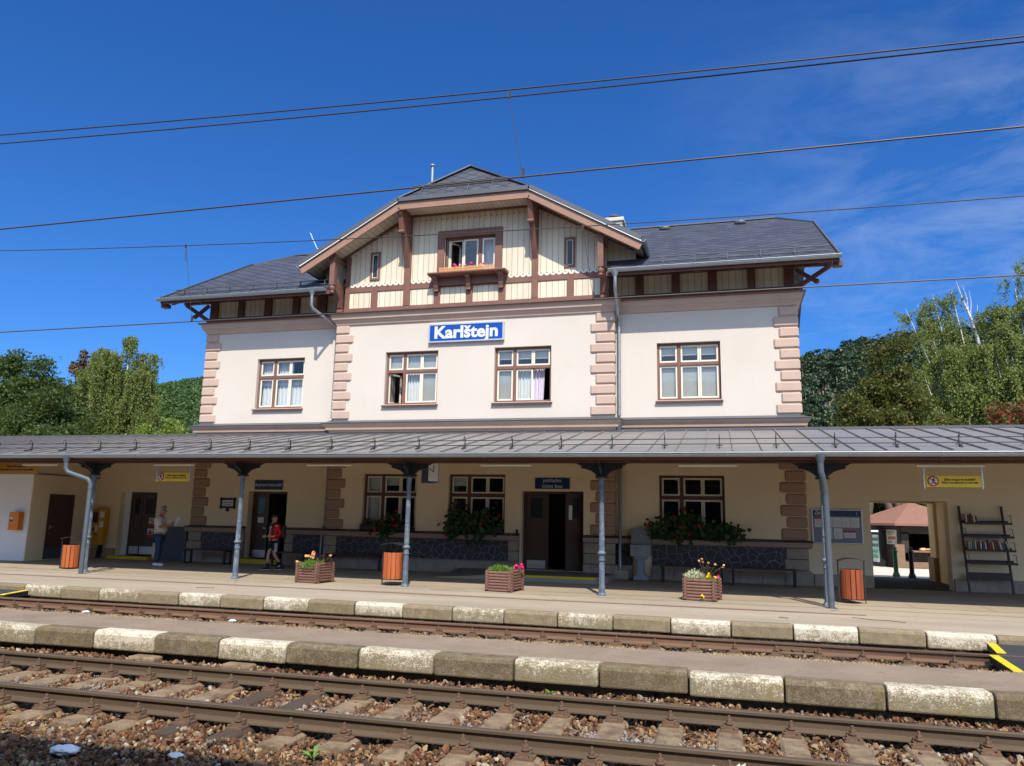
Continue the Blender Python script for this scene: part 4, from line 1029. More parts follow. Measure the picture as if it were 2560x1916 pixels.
for x, s in ((-12.30,-1),(-3.38,1)):
    yo = 22.02; sb = MB()
    sb.box(x-.09,x+.09,yo-.09,yo+.09,9.12,10.18+.02); sb.lathe((x,yo,8.84),[(.02,0),(.09,.04),(.06,.1),(.10,.15),(.10,.22),(.07,.28)],12)
    sb.bar((x,yo,10.05),(x,YR+.1,10.05),.13,.16); sb.bar((x,yo,9.22),(x,YR+.1,9.22),.13,.16)
    sb.prism([(YR-.02,8.35),(YR-.02,9.15),(yo+.08,9.15),(yo+.12,9.0),(YR-.28,8.78),(YR-.16,8.5)], x-.07, x+.07, 'yz')
    sb.box(x-.11,x+.11,YR-.14,YR,8.347,8.44)
    sb.build('corner_bracket', M['timber'], gable, bevel=.01)
MB().box(-12.34,-12.27,22.10,YR,9.3,9.98).build('bracket_panel', M['boards_low'], gable)
for x, s in ((XA,-1),(XB,1)):
    y = YW-.02; xb_ = MB()
    xb_.bar((x,y,8.40),(x+s*1.0,y,9.05),.12,.13,(0,1,0)); xb_.bar((x+s*.05,y-.005,8.98),(x+s*.55,y-.005,8.62),.10,.11,(0,1,0))
    xb_.ico((x+s*.60,y,8.60),.085,2); xb_.bar((x,y,9.10),(x+s*1.08,y,9.10),.12,.10)
    xb_.build('verge_brace', M['dark_timber'], st)
# gable window with surround and shelf
gs_ = MB(); frame_ring(gs_, -8.88, -6.66, 9.45, 10.95, YR-.07, YR+.06, .24, .02)
f2 = MB(); x0, x1, z0, z1 = gwin; yy = YR+.07
frame_ring(f2, x0, x1, z0, z1, yy, yy+.1, .07); f2.box(-7.50,-7.38,yy-.005,yy+.1,z0+.07,z1-.07)
gwn = f2.build('window', M['timber'], gable, bevel=.008); gs_.build('surround', M['timber'], gwn, bevel=.012)
sa, pn = MB(), MB()
frame_ring(sa, -8.02, -7.51, z0+.07, z1-.07, yy+.02, yy+.07, .055); frame_ring(sa, -7.375, -6.935, z0+.07, z1-.07, yy+.02, yy+.07, .055)
frame_ring(sa, -8.545, -8.04, z0+.07, z1-.07, yy+.05, yy+.09, .035)
T = hinge(-8.50, yy+.06, R(58)); s3 = MB(); frame_ring(s3, -8.50, -8.04, z0+.1, z1-.1, yy+.05, yy+.09, .055); put(s3, T)
sa.build('sash', M['sash'], gwn); s3.build('open_sash', M['sash'], gwn)
pn.quad((-7.97,yy+.045,z0+.12),(-7.56,yy+.045,z0+.12),(-7.56,yy+.045,z1-.12),(-7.97,yy+.045,z1-.12)); pn.quad((-7.33,yy+.045,z0+.12),(-6.98,yy+.045,z0+.12),(-6.98,yy+.045,z1-.12),(-7.33,yy+.045,z1-.12))
p3 = MB().quad((-8.45,yy+.07,z0+.15),(-8.09,yy+.07,z0+.15),(-8.09,yy+.07,z1-.15),(-8.45,yy+.07,z1-.15)); put(p3, T); pn.add(p3.v, p3.f)
pn.build('pane', M['glass'], gwn, fix=False)
ct = MB(); drape(ct, -7.38, -6.93, z0, z1, yy+.3, .02, .11); drape(ct, -7.62, -7.5, z0, z1, yy+.28, .02, .1); ct.build('curtain', M['curtain'], gwn, fix=False)
sh = MB(); sh.prism([(YR-.42,9.33),(YR-.46,9.37),(YR-.46,9.41),(YR+.02,9.45),(YR+.02,9.33)], -9.05, -6.44, 'yz'); sh.box(-8.95,-6.54,YR-.12,YR-.055,9.06,9.33)
for x in (-8.85, -7.74, -6.65): sh.prism([(YR-.12,9.33),(YR-.38,9.33),(YR-.38,9.27),(YR-.24,9.20),(YR-.20,9.02),(YR-.16,8.93),(YR-.16,8.86),(YR-.10,8.86)], x-.075, x+.075, 'yz')
sh.build('window_shelf', M['timber'], gwn, bevel=.01)
for x0 in (-11.28, -4.63):
    sw = MB(); frame_ring(sw, x0, x0+.35, 9.43, 10.40, YR-.05, YR+.03, .07); w_ = sw.build('small_window', M['timber'], gable)
    q = MB(); q.box(x0+.07,x0+.28,YR-.006,YR-.002,9.5,10.33); q.build('pane', M['screen'], w_)
    q = MB(); frame_ring(q, x0+.07, x0+.28, 9.5, 10.33, YR-.025, YR-.004, .025); q.build('sash', M['sash'], w_)
# inside of the gable room, so that the open window looks into a dark room
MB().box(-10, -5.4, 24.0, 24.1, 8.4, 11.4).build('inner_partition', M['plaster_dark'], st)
# downpipes on the facade
dp = MB(); dp.lathe((-12.9,21.80,8.72),[(.05,0),(.05,.05),(.10,.14),(.11,.18)],12)
dp.tube([(-12.9,21.80,8.74),(-12.9,21.80,8.42),(-12.88,21.86,8.33),(-12.55,22.80,7.98),(-12.50,22.90,7.9),(-12.50,22.90,4.80),(-12.53,22.8,4.68),(-12.55,22.68,4.62)], .05, 10)
for z in (7.6, 6.4, 5.2): dp.lathe((-12.5,22.9,z),[(.058,0),(.058,.03)],12)
dp.tube([(-12.50,22.86,4.02),(-12.50,22.86,1.32),(-12.56,22.80,1.2),(-12.56,22.78,.2)], .045, 10)
dp.build('downpipe', M['zinc'], st)
dp = MB(); dp.lathe((-2.92,21.80,8.70),[(.05,0),(.05,.05),(.10,.14),(.11,.18)],12)
dp.tube([(-2.92,21.80,8.74),(-2.92,21.80,8.45),(-2.93,21.9,8.36),(-2.95,22.45,8.1),(-2.95,22.5,8.0),(-2.95,22.50,7.9),(-2.95,22.88,7.75),(-2.95,22.90,7.6),(-2.95,22.90,4.75)], .05, 10)
dp.lathe((-2.95,22.7,4.30),[(.03,-.1),(.05,0),(.09,.1),(.10,.3)],10)
for z in (7.3, 6.1, 5.0): dp.lathe((-2.95,22.9,z),[(.058,0),(.058,.03)],12)
dp.tube([(-2.93,22.80,4.0),(-2.93,22.80,1.35),(-2.93,22.72,1.2),(-2.93,22.70,.25)], .05, 10); MB().box(-3.10,-2.66,22.48,22.86,0,.26).build("downpipe_base", M["granite"], st, bevel=.03)
dp.build('downpipe', M['zinc'], st)
# ---------------------------------------------------------------- platform canopy
CY0, CZ0, CY1, CZ1 = 16.86, 3.13, 23.05, 4.31
CSL = (CZ1-CZ0)/(CY1-CY0)
def cz(y): return CZ0 + (y-CY0)*CSL
cp = thing('platform_canopy', 'long grey sheet metal canopy on iron posts along the station front', 'canopy', (-7.5, 17.6, 0))
CXL, CXR = -34.0, 14.0
MB().slab([(CXL,CY0,CZ0),(CXR,CY0,CZ0),(CXR,YR+.02,cz(YR+.02)),(CXL,YR+.02,cz(YR+.02))], .025).build('roof_sheet', M['sheet'], cp)
sm = MB()
x = CXL+.13
while x < CXR: sm.bar((x,CY0,CZ0+.014),(x,YR,cz(YR)+.018), .028, .046); x += .598
sm.box(CXL, CXR, CY0-.03, CY0+.03, CZ0-.03, CZ0+.012)
sm.build('standing_seam', M['sheet'], cp)
ud = MB(); ud.slab([(CXL,CY0+.05,CZ0-.05),(CXR,CY0+.05,CZ0-.05),(CXR,YW,cz(YW)-.05),(CXL,YW,cz(YW)-.05)], .03)
x = CXL+.6
while x < CXR: ud.bar((x,CY0+.1,CZ0-.13),(x,YR-.05,cz(YR-.05)-.13), .09, .12); x += 1.175
ud.build('underside', M['dark_timber'], cp)
bm_ = MB(); bm_.box(CXL, CXR, 17.48, 17.72, 2.94, 3.14); bm_.box(CXL, CXR, CY0+.06, CY0+.11, 2.965, 3.10); bm_.box(CXL,CXR,CY0+.11,17.48,3.03,3.08)
bm_.build('beam', M['dark_timber'], cp)
gutter('gutter', CXL, CXR, 16.83, 3.10, .085, M['zinc'], cp, 1.18)
sg = MB()
for d, h in ((.0,.085),(.0,.20)): sg.tube([(CXL,17.72,cz(17.72)+h),(CXR,17.72,cz(17.72)+h)], .011, 6)
x = CXL+.45
while x < CXR:
    y = 17.72; z = cz(y); sg.box(x-.010,x+.010,y-.014,y+.014,z,z+.25); sg.tube([(x,y-.02,z+.27),(x,y-.06,z+.30),(x,y-.10,z+.26),(x,y-.10,z+.19)],.009,5)
    sg.bar((x,y,z+.03),(x,y-.24,z-.02),.02,.03); sg.bar((x-.07,y-.02,z+.05),(x+.07,y-.02,z+.05),.015,.02); x += 1.196
sg.build('snow_guard', M['black_iron'], cp)
MB().bar((CXL,22.66,cz(22.66)+.04),(CXR,22.66,cz(22.66)+.04), .05, .07).build('wall_flashing', M['slate_trim'], cp)
M['bracket'] = simple('dark_iron_bracket', (.018,.022,.028), .6, .14, 5, 60, .1)
def post_parts(x, y, par):
    m = MB()
    m.lathe((x,y,0), [(.105,0),(.105,.03),(.09,.05),(.085,.075)], 8, smooth=False)
    m.lathe((x,y,.075), [(.072,0),(.062,.68)], 8, smooth=False)
    m.lathe((x,y,.755), [(.078,0),(.085,.012),(.078,.03)], 16)
    m.lathe((x,y,.785), [(.064,0),(.062,.10)], 8, smooth=False)
    m.lathe((x,y,.885), [(.07,0),(.095,.02),(.098,.04),(.08,.065),(.06,.085),(.065,.10)], 16)
    # fluted shaft
    n = 24; vs = []
    for z, r in ((.985,.062),(1.42,.058)):
        for k in range(n): rr = r*(1 if k % 2 else .90); t = 2*math.pi*k/n; vs.append((x+rr*math.cos(t), y+rr*math.sin(t), z))
    m.add(vs, [(k,(k+1)%n,n+(k+1)%n,n+k) for k in range(n)])
    m.lathe((x,y,1.41), [(.06,0),(.07,.012),(.06,.03)], 16); vs = []
    for z, r in ((1.44,.056),(2.36,.052)):
        for k in range(n): rr = r*(1 if k % 2 else .90); t = 2*math.pi*k/n; vs.append((x+rr*math.cos(t), y+rr*math.sin(t), z))
    m.add(vs, [(k,(k+1)%n,n+(k+1)%n,n+k) for k in range(n)])
    m.lathe((x,y,2.36), [(.056,0),(.062,.02),(.056,.04),(.062,.2),(.07,.24)], 14)
    p = m.build('post', M['post'], par)
    b = MB(); b.box(x-.14,x+.14,y-.06,y+.06,2.60,2.63); b.lathe((x,y,2.60),[(.05,0),(.15,.03),(.06,.06)],12)
    half = [(0,2.63),(.10,2.64),(.16,2.70),(.24,2.76),(.36,2.80),(.46,2.82),(.485,2.86),(.46,2.885),(.53,2.895),(.545,2.92),(.59,2.925),(.60,2.945),(0,2.945)]
    for s in (-1, 1):
        b.prism([(x+s*u, v) for u, v in half], y-.035, y+.035, 'xz')
        b.prism([(y+s*u*.75, v) for u, v in half], x-.025, x+.025, 'yz')
    b.lathe((x,y,2.945), [(.10,0),(.06,.06),(.08,.10),(.03,.16)], 10)
    b.build('bracket', M['bracket'], p)
for x in (-21.45,-16.77,-12.08,-7.41,-2.68,2.03,6.75): post_parts(x, 17.6, cp)
dp = MB(); dp.lathe((-17.0,16.82,2.86),[(.055,0),(.06,.02),(.10,.14),(.11,.2)],12)
dp.tube([(-17.0,16.82,2.98),(-17.0,16.82,2.74),(-16.93,16.84,2.64),(-16.40,17.0,2.46),(-16.32,17.02,2.34),(-16.32,17.02,0)], .062, 12)
for z in (.72, 2.2): dp.lathe((-16.32,17.02,z),[(.07,0),(.07,.025)],12)
dp.bar((-16.32,17.02,2.2),(-16.76,17.5,2.2),.02,.02); dp.build('downpipe', M['pipe'], cp)
dp = MB(); dp.lathe((1.92,16.82,2.86),[(.055,0),(.06,.02),(.10,.14),(.11,.2)],12)
dp.tube([(1.92,16.82,2.98),(1.92,16.82,2.72),(1.95,16.86,2.62),(2.01,17.05,2.32),(2.02,17.08,2.2),(2.03,17.1,0)], .062, 12)
for z in (.85, 2.1): dp.lathe((2.02,17.1,z),[(.07,0),(.07,.025)],12)
dp.box(1.93,2.13,17.0,17.2,0,.012); dp.build('downpipe', M['pipe'], cp)

# ---------------------------------------------------------------- low wings left and right of the station
lw = thing('low_wing', 'low cream wing left of the station with a brown double door', 'building', (-20, 23.2, 0))
lwm = MB(); panel(lwm, -34, XA-.0, 0, 4.28, YW+.04, .5, [(-20.72,-19.19,.10,2.31)]); lwm.box(-34,-33.6,23.55,30,0,4.2); lwm.box(-34,XA-.02,29.6,30,0,4.0)
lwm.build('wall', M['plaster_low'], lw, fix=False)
MB().slab([(-34.3,23.05,4.32),(XA-.02,23.05,4.32),(XA-.02,30.2,3.9),(-34.3,30.2,3.9)],.15).build('roof', M['sheet'], lw)
MB().box(-21.7,-20.74,22.94,23.05,0,.34).build('plinth', M['pink_low'], lw)
pb = MB(); pb.box(-18.95,XA-.10,22.93,23.05,.005,1.14); pb.box(-18.95,XA-.10,22.925,22.93,.62,.635); pb.build('grey_panel', M['grey_door'], lw)
x0, x1 = -20.46, -19.19
d0 = MB(); frame_ring(d0, x0, x1, .12, 2.31, 23.27, 23.38, .06, .02); dl = d0.build('door', M['door'], lw)
MB().box(-20.72,-20.46,23.26,23.54,.1,2.31).build('door_reveal', M['plaster_white'], dl)
for a, b in ((-20.40,-19.98),(-19.96,-19.25)):
    leaf_door('leaf', a, b, .14, 2.25, 23.29).build('leaf', M['door'], dl); MB().box(a+.12,b-.12,23.285,23.298,1.55,2.1).build('pane', M['screen'], dl); MB().box(a+.02,b-.02,23.28,23.288,.16,.42).build('kick_plate', M['alu'], dl)
MB().box(-20.80,-19.15,22.75,23.3,0,.10).build('door_step', M['yellow_line'], lw)
ax = thing('annex', 'white fronted low annex at the far left with a dark side door', 'building', (-26, 21.6, 0))
am = MB(); am.box(-34,-21.72,20.25,23.0,0,2.76); am.build('wall', M['plaster_white'], ax)
MB().prism([(20.262,0),(23.03,0),(23.03,4.15),(20.262,3.6)],-21.725,-21.70,'yz').build('side_wall', M['plaster_low'], ax)
MB().box(-34,-21.66,20.19,23.0,2.762,2.81).build('capping', M['lamp_grey'], ax)
ad = MB(); ad.box(-21.70,-21.675,20.95,21.98,.03,2.15); sd = ad.build('door', M['door'], ax); MB().box(-21.674,-21.668,20.98,21.95,.05,.36).build('kick_plate', M['grey_door'], sd)
h = MB().box(-21.665,-21.63,21.06,21.17,1.06,1.08); h.box(-21.675,-21.66,21.05,21.08,1.0,1.12); h.build('handle', M['alu'], sd)
pw = thing('passage_wing', 'low cream wing right of the station with an open passage to the street', 'building', (8, 24.5, 0))
PX0, PX1 = 3.83, 5.74
pm = MB(); panel(pm, XB+.0, 14, 0, 4.28, YW+.04, .42, [(PX0,PX1,.0,2.32)])
pm.box(XB+.02,PX0,26.5,26.9,0,2.7); pm.box(6.22,14,26.5,26.9,0,2.7); pm.box(PX0-.0,6.22,26.5,26.9,2.36,2.7)
pm.box(PX0-.35,PX0,23.46,26.5,0,2.7); pm.box(6.22,6.6,23.46,26.5,0,2.7); pm.box(PX0,6.22,23.46,26.5,2.40,2.7)
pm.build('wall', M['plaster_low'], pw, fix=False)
MB().slab([(XB+.02,23.05,4.30),(14.2,23.05,4.30),(14.2,26.95,2.72),(XB+.02,26.95,2.72)],.14).build('roof', M['sheet'], pw)
pl = MB()
for a, b in ((XB+.16,PX0-.02),(PX1+.02,14)): pl.box(a,b,22.94,23.05,0,.32)
pl.build('plinth', M['granite'], pw, bevel=.015)
pj = MB(); pj.box(6.08,6.30,26.35,27.05,0,.72); pj.build('jamb_base', M['sandstone'], pw, bevel=.02)
MB().box(6.14,6.26,26.3,26.97,.72,2.355).build('jamb', M['plaster_low'], pw)

struct('passage_floor', MB().box(PX0-.3,6.3,23.0,28.0,.0,.008), M['asphalt_dark'])
# ---------------------------------------------------------------- lettering
def text(name, body, size, loc, mat, parent, bold=0, align='CENTER', rz_=0, sx=1.0, shear=0):
    cu = bpy.data.curves.new(name, 'FONT'); cu.body = body; cu.size = size; cu.align_x = align; cu.align_y = 'CENTER'; cu.offset = bold; cu.extrude = .0015; cu.resolution_u = 3; cu.shear = shear; cu.space_line = .95
    o = bpy.data.objects.new(name, cu); COL.objects.link(o); bpy.context.view_layer.update()
    me = bpy.data.meshes.new_from_object(o.evaluated_get(bpy.context.evaluated_depsgraph_get()))
    bpy.data.objects.remove(o); Mx = Matrix.Translation(loc) @ Matrix.Rotation(rz_,4,'Z') @ Matrix.Rotation(R(90),4,'X') @ Matrix.Diagonal((sx,1,1,1))
    off = ORG[parent.name] if parent is not None else Vector((0,0,0))
    me.transform(Matrix.Translation(-off) @ Mx); me.materials.clear()
    return link(name, me, mat, parent)
def sign(name, label, cat, x0, x1, z0, z1, y, mat, lines, size, tmat, bold=0, th=.03, group=None, gap=None, border=None, sx=1.0):
    t = thing(name, label, cat, ((x0+x1)/2, y, (z0+z1)/2), group)
    MB().box(x0,x1,y,y+th,z0,z1).build('board', mat, t, bevel=.006)
    if border:
        b = MB(); frame_ring(b, x0-.03, x1+.03, z0-.03, z1+.03, y-.012, y+th, .045); b.build('frame', M[border], t)
    n = len(lines)
    for i, l in enumerate(lines): text('lettering', l, size, ((x0+x1)/2, y-.004, (z0+z1)/2+((n-1)/2-i)*(gap or size*1.1)), tmat, t, bold, sx=sx)
    return t
sign('station_sign', 'large blue station name sign with white lettering on the upper wall', 'sign', -9.03, -6.56, 7.20, 7.75, YR-.10, M['blue_sign'], ['Karlštejn'], .545, M['letter'], .019, .09, border='alu', sx=1.10)
sign('door_sign', 'navy sign over the left office door reading dopravní kancelář', 'sign', -15.28, -14.22, 2.44, 2.76, YW-.035, M['navy_sign'], ['dopravní kancelář'], .145, M['white_paint'], .0)
sign('door_sign', 'navy sign over the ticket office door reading pokladna ticket box', 'sign', -5.47, -4.41, 2.54, 2.87, YR-.035, M['navy_sign'], ['pokladna', 'ticket box'], .155, M['white_paint'], .0)
def yellow(x0, x1, label):
    t = sign('warning_sign', label, 'sign', x0, x1, 2.47, 2.71, 17.92, M['yellow_sign'], [], .1, M['black'], group='yellow warning signs under the canopy')
    cx = x0+.13; cz_ = 2.59
    for i, l in enumerate(('Zákaz vstupu do kolejiště', 'Entry not allowed to the rails')): text('lettering', l, .057, ((x0+x1)/2+.118, 17.916, 2.622-.062*i), M['black'], t, .001, sx=1.0)
    MB().lathe((cx,17.905,cz_),[(.105,0),(.105,.012)],28,'y').build('red_ring', M['red'], t); MB().lathe((cx,17.900,cz_),[(.082,0),(.082,.012)],28,'y').build('white_disc', M['white_paint'], t)
    m = MB(); y = 17.894
    m.lathe((cx+.012,y,cz_+.052),[(.014,0),(.014,.008)],10,'y')
    for a, b, w in (((.008,.04),(0,-.005),.028),((0,-.005),(.025,-.035),.014),((.025,-.035),(.035,-.065),.012),((0,-.005),(-.015,-.04),.014),((-.015,-.04),(-.035,-.06),.012),((.008,.034),(.035,.01),.011),((.008,.034),(-.025,.012),.011)):
        m.bar((cx+a[0],y+.004,cz_+a[1]),(cx+b[0],y+.004,cz_+b[1]),w,.008,(0,1,0)) if False else m.bar((cx+a[0],y+.004,cz_+a[1]),(cx+b[0],y+.004,cz_+b[1]),.008,w,Vector((0,1,0)).cross(Vector((b[0]-a[0],0,b[1]-a[1]))))
    m.build('walking_figure', M['black'], t)
    s = MB(); s.bar((cx-.066,y-.002,cz_+.066),(cx+.066,y-.002,cz_-.066),.006,.018,(1,0,1)); s.build('red_slash', M['red'], t)
    for x in (x0-.03, x1+.03):
        a = MB()
        a.box(x-.014,x+.014,17.93,17.936,2.44,2.93)
        for k in range(9): a.box(x-.006,x+.006,17.926,17.9305,2.47+.05*k,2.49+.05*k)
        a.build('strap', M['alu'], t)
yellow(4.10, 5.13, 'yellow no entry sign with red ring hanging right of the downpipe, over the passage')
yellow(-15.0, -14.0, 'yellow no entry sign with red ring hanging over the left brown double door')
os_ = sign('notice_sign', 'orange yellow notice sign hanging at the left picture edge behind a lamp', 'sign', -21.0, -19.35, 2.67, 3.0, 18.15, M['orange_sign'], ['Vlaky jedou vpravo', 'Use the subway, cross the tracks safely'], .085, M['black'], .001)
lm = [(-19.05,'at the far left, in front of the orange notice sign'),(-14.5,'above the left yellow warning sign'),(-9.78,'between the second and third canopy posts'),(-5.06,'above the middle ground floor window'),(-.33,'above the right ground floor window'),(4.58,'above the right yellow warning sign')]
for i, (x, w) in enumerate(lm):
    t = thing('tube_lamp', 'tube lamp under the canopy, ' + w, 'lamp', (x, 17.95, 3.0), 'tube lamps under the canopy')
    b = MB(); b.box(x-.65,x+.65,17.88,18.02,2.955,3.01)
    for k in (-.6,-.2,.2,.6): b.box(x+k-.015,x+k+.015,17.87,18.03,2.95,3.03)
    b.build('lamp_body', M['lamp_grey'], t); MB().tube([(x-.64,17.95,2.925),(x+.64,17.95,2.925)],.04,10).build('diffuser', M['lamp_white'], t)

# clock between the posts, seen edge on
ck = thing('platform_clock', 'double sided square blue station clock hanging under the canopy', 'clock', (-7.0, 19.3, 2.8))
c = MB(); c.boxm(Matrix.Translation((-7.62,19.5,2.83)) @ Matrix.Rotation(R(-52),4,'Z'), .62, .30, .56); c.box(-7.66,-7.58,19.46,19.54,3.1,3.55); c.build('case', M['navy_sign'], ck, bevel=.01)
Mc = Matrix.Translation((-7.62,19.5,2.83)) @ Matrix.Rotation(R(-52+180),4,'Z')
f = MB(); f.boxm(Matrix.Translation((-7.62,19.5,2.83)) @ Matrix.Rotation(R(-52),4,'Z') @ Matrix.Translation((.312,0,0)), .006, .27, .50); f.build('dial', M['white_paint'], ck)
hd = MB(); TT = Matrix.Translation((-7.62,19.5,2.83)) @ Matrix.Rotation(R(-52),4,'Z') @ Matrix.Translation((.318,0,0))
hd.boxm(TT @ Matrix.Translation((0,0,.08)), .006, .018, .2); hd.boxm(TT @ Matrix.Rotation(R(55),4,'X') @ Matrix.Translation((0,0,.06)), .008, .02, .15)
for k in range(12): hd.boxm(TT @ Matrix.Rotation(R(30*k),4,'X') @ Matrix.Translation((0,0,.115)), .004, .008, .022)
hd.build('hands', M['black'], ck)

# plaque, notices, stickers
pq = thing('wall_plaque', 'small white wall plaque in an ornate black frame', 'plaque', (-16.27, YW, 1.95))
p = MB(); frame_ring(p, -16.56, -15.98, 1.80, 2.14, YW-.05, YW-.005, .07)
for x in (-16.53,-16.01):
    for z in (1.83,2.11): p.ico((x,YW-.03,z),.055,2)
p.prism([(-16.33,1.80),(-16.21,1.80),(-16.22,1.72),(-16.27,1.68),(-16.32,1.72)], YW-.05, YW-.01, 'xz'); p.build('frame', M['black_iron'], pq)
MB().box(-16.50,-16.04,YW-.03,YW-.02,1.86,2.08).build('plate', M['paper'], pq)
for i, l in enumerate(('Výška nad mořem', '217 metrů')): text('lettering', l, .055, (-16.27,YW-.034,2.0-.07*i), M['black'], pq, .001)
nb = thing('notice_board', 'grey framed timetable board with white sheets and a navy header', 'notice board', (2.97, YW, 1.6))
b = MB(); frame_ring(b, 2.32, 3.62, 1.14, 2.07, YW-.045, YW+.03, .035); b.build('frame', M['alu'], nb, bevel=.01)
MB().box(2.35,3.59,YW-.02,YW+.0,1.17,2.04).build('backing', simple('board_grey', (.22,.22,.27), .4, .08), nb)
MB().box(2.36,3.58,YW-.028,YW-.021,1.88,2.03).build('header', M['navy_sign'], nb)
text('logo', 'ČD', .11, (2.48,YW-.032,1.95), M['white_paint'], nb, .004, shear=.25); text('lettering', '1', .11, (3.48,YW-.032,1.95), M['white_paint'], nb)
MB().box(2.54,2.66,YW-.032,YW-.029,1.935,1.955).build('white_stripe', M['white_paint'], nb)
for (a, c_, w, h_, hdr) in ((2.40,1.58,.23,.27,1),(2.64,1.58,.21,.27,0),(2.86,1.58,.22,.27,0),(3.09,1.58,.22,.27,0),(3.32,1.58,.22,.27,0),(2.64,1.27,.20,.29,0),(2.88,1.27,.22,.29,0),(3.13,1.30,.30,.20,1)):
    s_ = MB().box(a,a+w,YW-.028,YW-.024,c_,c_+h_).build('sheet', M['paper'], nb)
    if hdr: MB().box(a,a+w,YW-.0315,YW-.0285,c_+h_-.05,c_+h_).build('red_header', M['red'], s_)
    lnz = MB()
    for k in range(5): lnz.box(a+.02,a+w-.03-.02*(k%3),YW-.0305,YW-.0285,c_+.04+.035*k,c_+.046+.035*k)
    lnz.build('print', simple('grey_print', (.35,.35,.38), .8, .05), s_)
def sticker(x, z, w, y, kind, label):
    t = thing('door_sticker', label, 'sticker', (x, y, z), 'safety stickers on the left brown double door')
    MB().box(x-w/2,x+w/2,y,y+.004,z-w*.62,z+w*.62).build('sheet', M['white_paint'], t)
    MB().box(x-w/2,x+w/2,y-.003,y-.0005,z-w*.62,z-w*.25).build('red_band', M['red'], t)
    if kind: 
        MB().lathe((x,y-.004,z+.15*w),[(w*.40,0),(w*.40,.003)],20,'y').build('red_ring', M['red'], t); MB().lathe((x,y-.006,z+.15*w),[(w*.31,0),(w*.31,.003)],20,'y').build('white_disc', M['white_paint'], t)
        q = MB(); q.bar((x-w*.28,y-.008,z+.43*w),(x+w*.28,y-.008,z-.13*w),.004,.035,(1,0,1)); q.build('slash', M['red'], t)
    else: MB().prism([(x-w*.42,z-.2*w),(x+w*.42,z-.2*w),(x,z+.5*w)], y-.004, y-.001, 'xz').build('triangle', M['red'], t)
sticker(-19.52, 1.27, .24, 23.283, 1, 'round no smoking sticker on the left brown double door')
sticker(-19.55, .90, .24, 23.283, 0, 'triangular warning sticker on the left brown double door, lower one')
tag(MB().box(-15.25,-15.03,23.26,23.268,1.34,1.52).build('door_notice', M['paper'], None), 'white sheet of paper taped to the left office door', 'notice')
n2 = MB().boxm(hinge(-4.07,YR+.25,R(52)) @ Matrix.Translation((-4.56,YR+.235,1.85)), .13, .006, .42).build('door_notice', M['paper'], None); tag(n2, 'narrow white notice strip on the open ticket office door', 'notice')

# ---------------------------------------------------------------- machines and furniture
tm = thing('ticket_machine', 'yellow ticket machine on the wall by the left double door', 'ticket machine', (-20.95, 22.8, 0))
m = MB(); m.prism([(-21.55,22.72),(-21.22,22.68),(-21.10,22.80),(-21.10,23.03),(-21.55,23.03)],.76,1.70,'xy'); m.prism([(-21.52,22.74),(-21.22,22.71),(-21.14,22.82),(-21.14,23.03),(-21.52,23.03)],.45,.76,'xy'); m.build('case', M['mach'], tm, bevel=.015)
MB().box(-21.50,-21.27,22.685,22.72,1.22,1.58).build('screen', M['screen'], tm)
q = MB(); q.box(-21.37,-21.26,22.680,22.71,.90,1.12); q.boxm(Matrix.Translation((-21.155,22.737,1.50)) @ Matrix.Rotation(R(45),4,'Z'), .13, .012, .2); q.boxm(Matrix.Translation((-21.155,22.737,1.16)) @ Matrix.Rotation(R(45),4,'Z'), .13, .012, .2); q.build('label_sheet', M['paper'], tm)
DRP = simple('dark_red_panel', (.16,.04,.03), .4)
for nm, a in (('keypad',(-21.49,-21.40,.92,1.03)),('coin_slot',(-21.38,-21.32,.80,.86)),('header_strip',(-21.50,-21.28,1.63,1.66))): MB().box(a[0],a[1],22.682,22.72,a[2],a[3]).build(nm, DRP, tm)
s = MB(); s.bar((-21.2,22.85,.46),(-21.3,22.88,0),.10,.12,(0,1,0)); s.build('stand', M['black_iron'], tm)
mb_ = thing('mail_box', 'orange mail box on the white annex wall', 'mail box', (-23.0, 20.2, 1.1))
m = MB(); m.prism([(-22.30,.97),(-21.90,.97),(-21.90,1.54),(-22.30,1.54)], 20.05, 20.25, 'xz'); m.build('case', M['post_orange'], mb_, bevel=.015)
MB().box(-22.24,-22.13,20.042,20.05,1.32,1.37).build('flap', M['alu'], mb_); MB().box(-22.26,-22.12,20.042,20.049,1.25,1.275).build('slot', M['black'], mb_)

def bench(x0, x1, y, label):
    xc = (x0+x1)/2; t = thing('bench', label, 'bench', (xc, y, 0), 'backless benches along the station wall')
    s = MB()
    for k in range(4): s.box(x0,x1,y-.20+.105*k,y-.105+.105*k,.425,.46)
    s.build('seat', M['bench_wood'], t, bevel=.008)
    for x in (x0+.06, x1-.06):
        l = MB(); l.box(x-.03,x+.03,y-.19,y-.14,0,.425); l.box(x-.03,x+.03,y+.14,y+.19,0,.425); l.box(x-.03,x+.03,y-.14,y+.14,.385,.425); l.box(x-.03,x+.03,y-.14,y+.14,.0,.035); l.build('leg', M['black_iron'], t)
for a, b, l in ((-17.25,-15.62,'dark bench at the left, below the framed wall plaque'),(-13.98,-12.75,'dark bench right of the left office door, behind the boy'),(-12.05,-10.15,'dark bench below the left flower window'),(-1.75,-.05,'dark bench right of the drinking fountain'),(.13,1.83,'dark bench left of the timetable board, rightmost bench')): bench(a, b, 22.35, l)

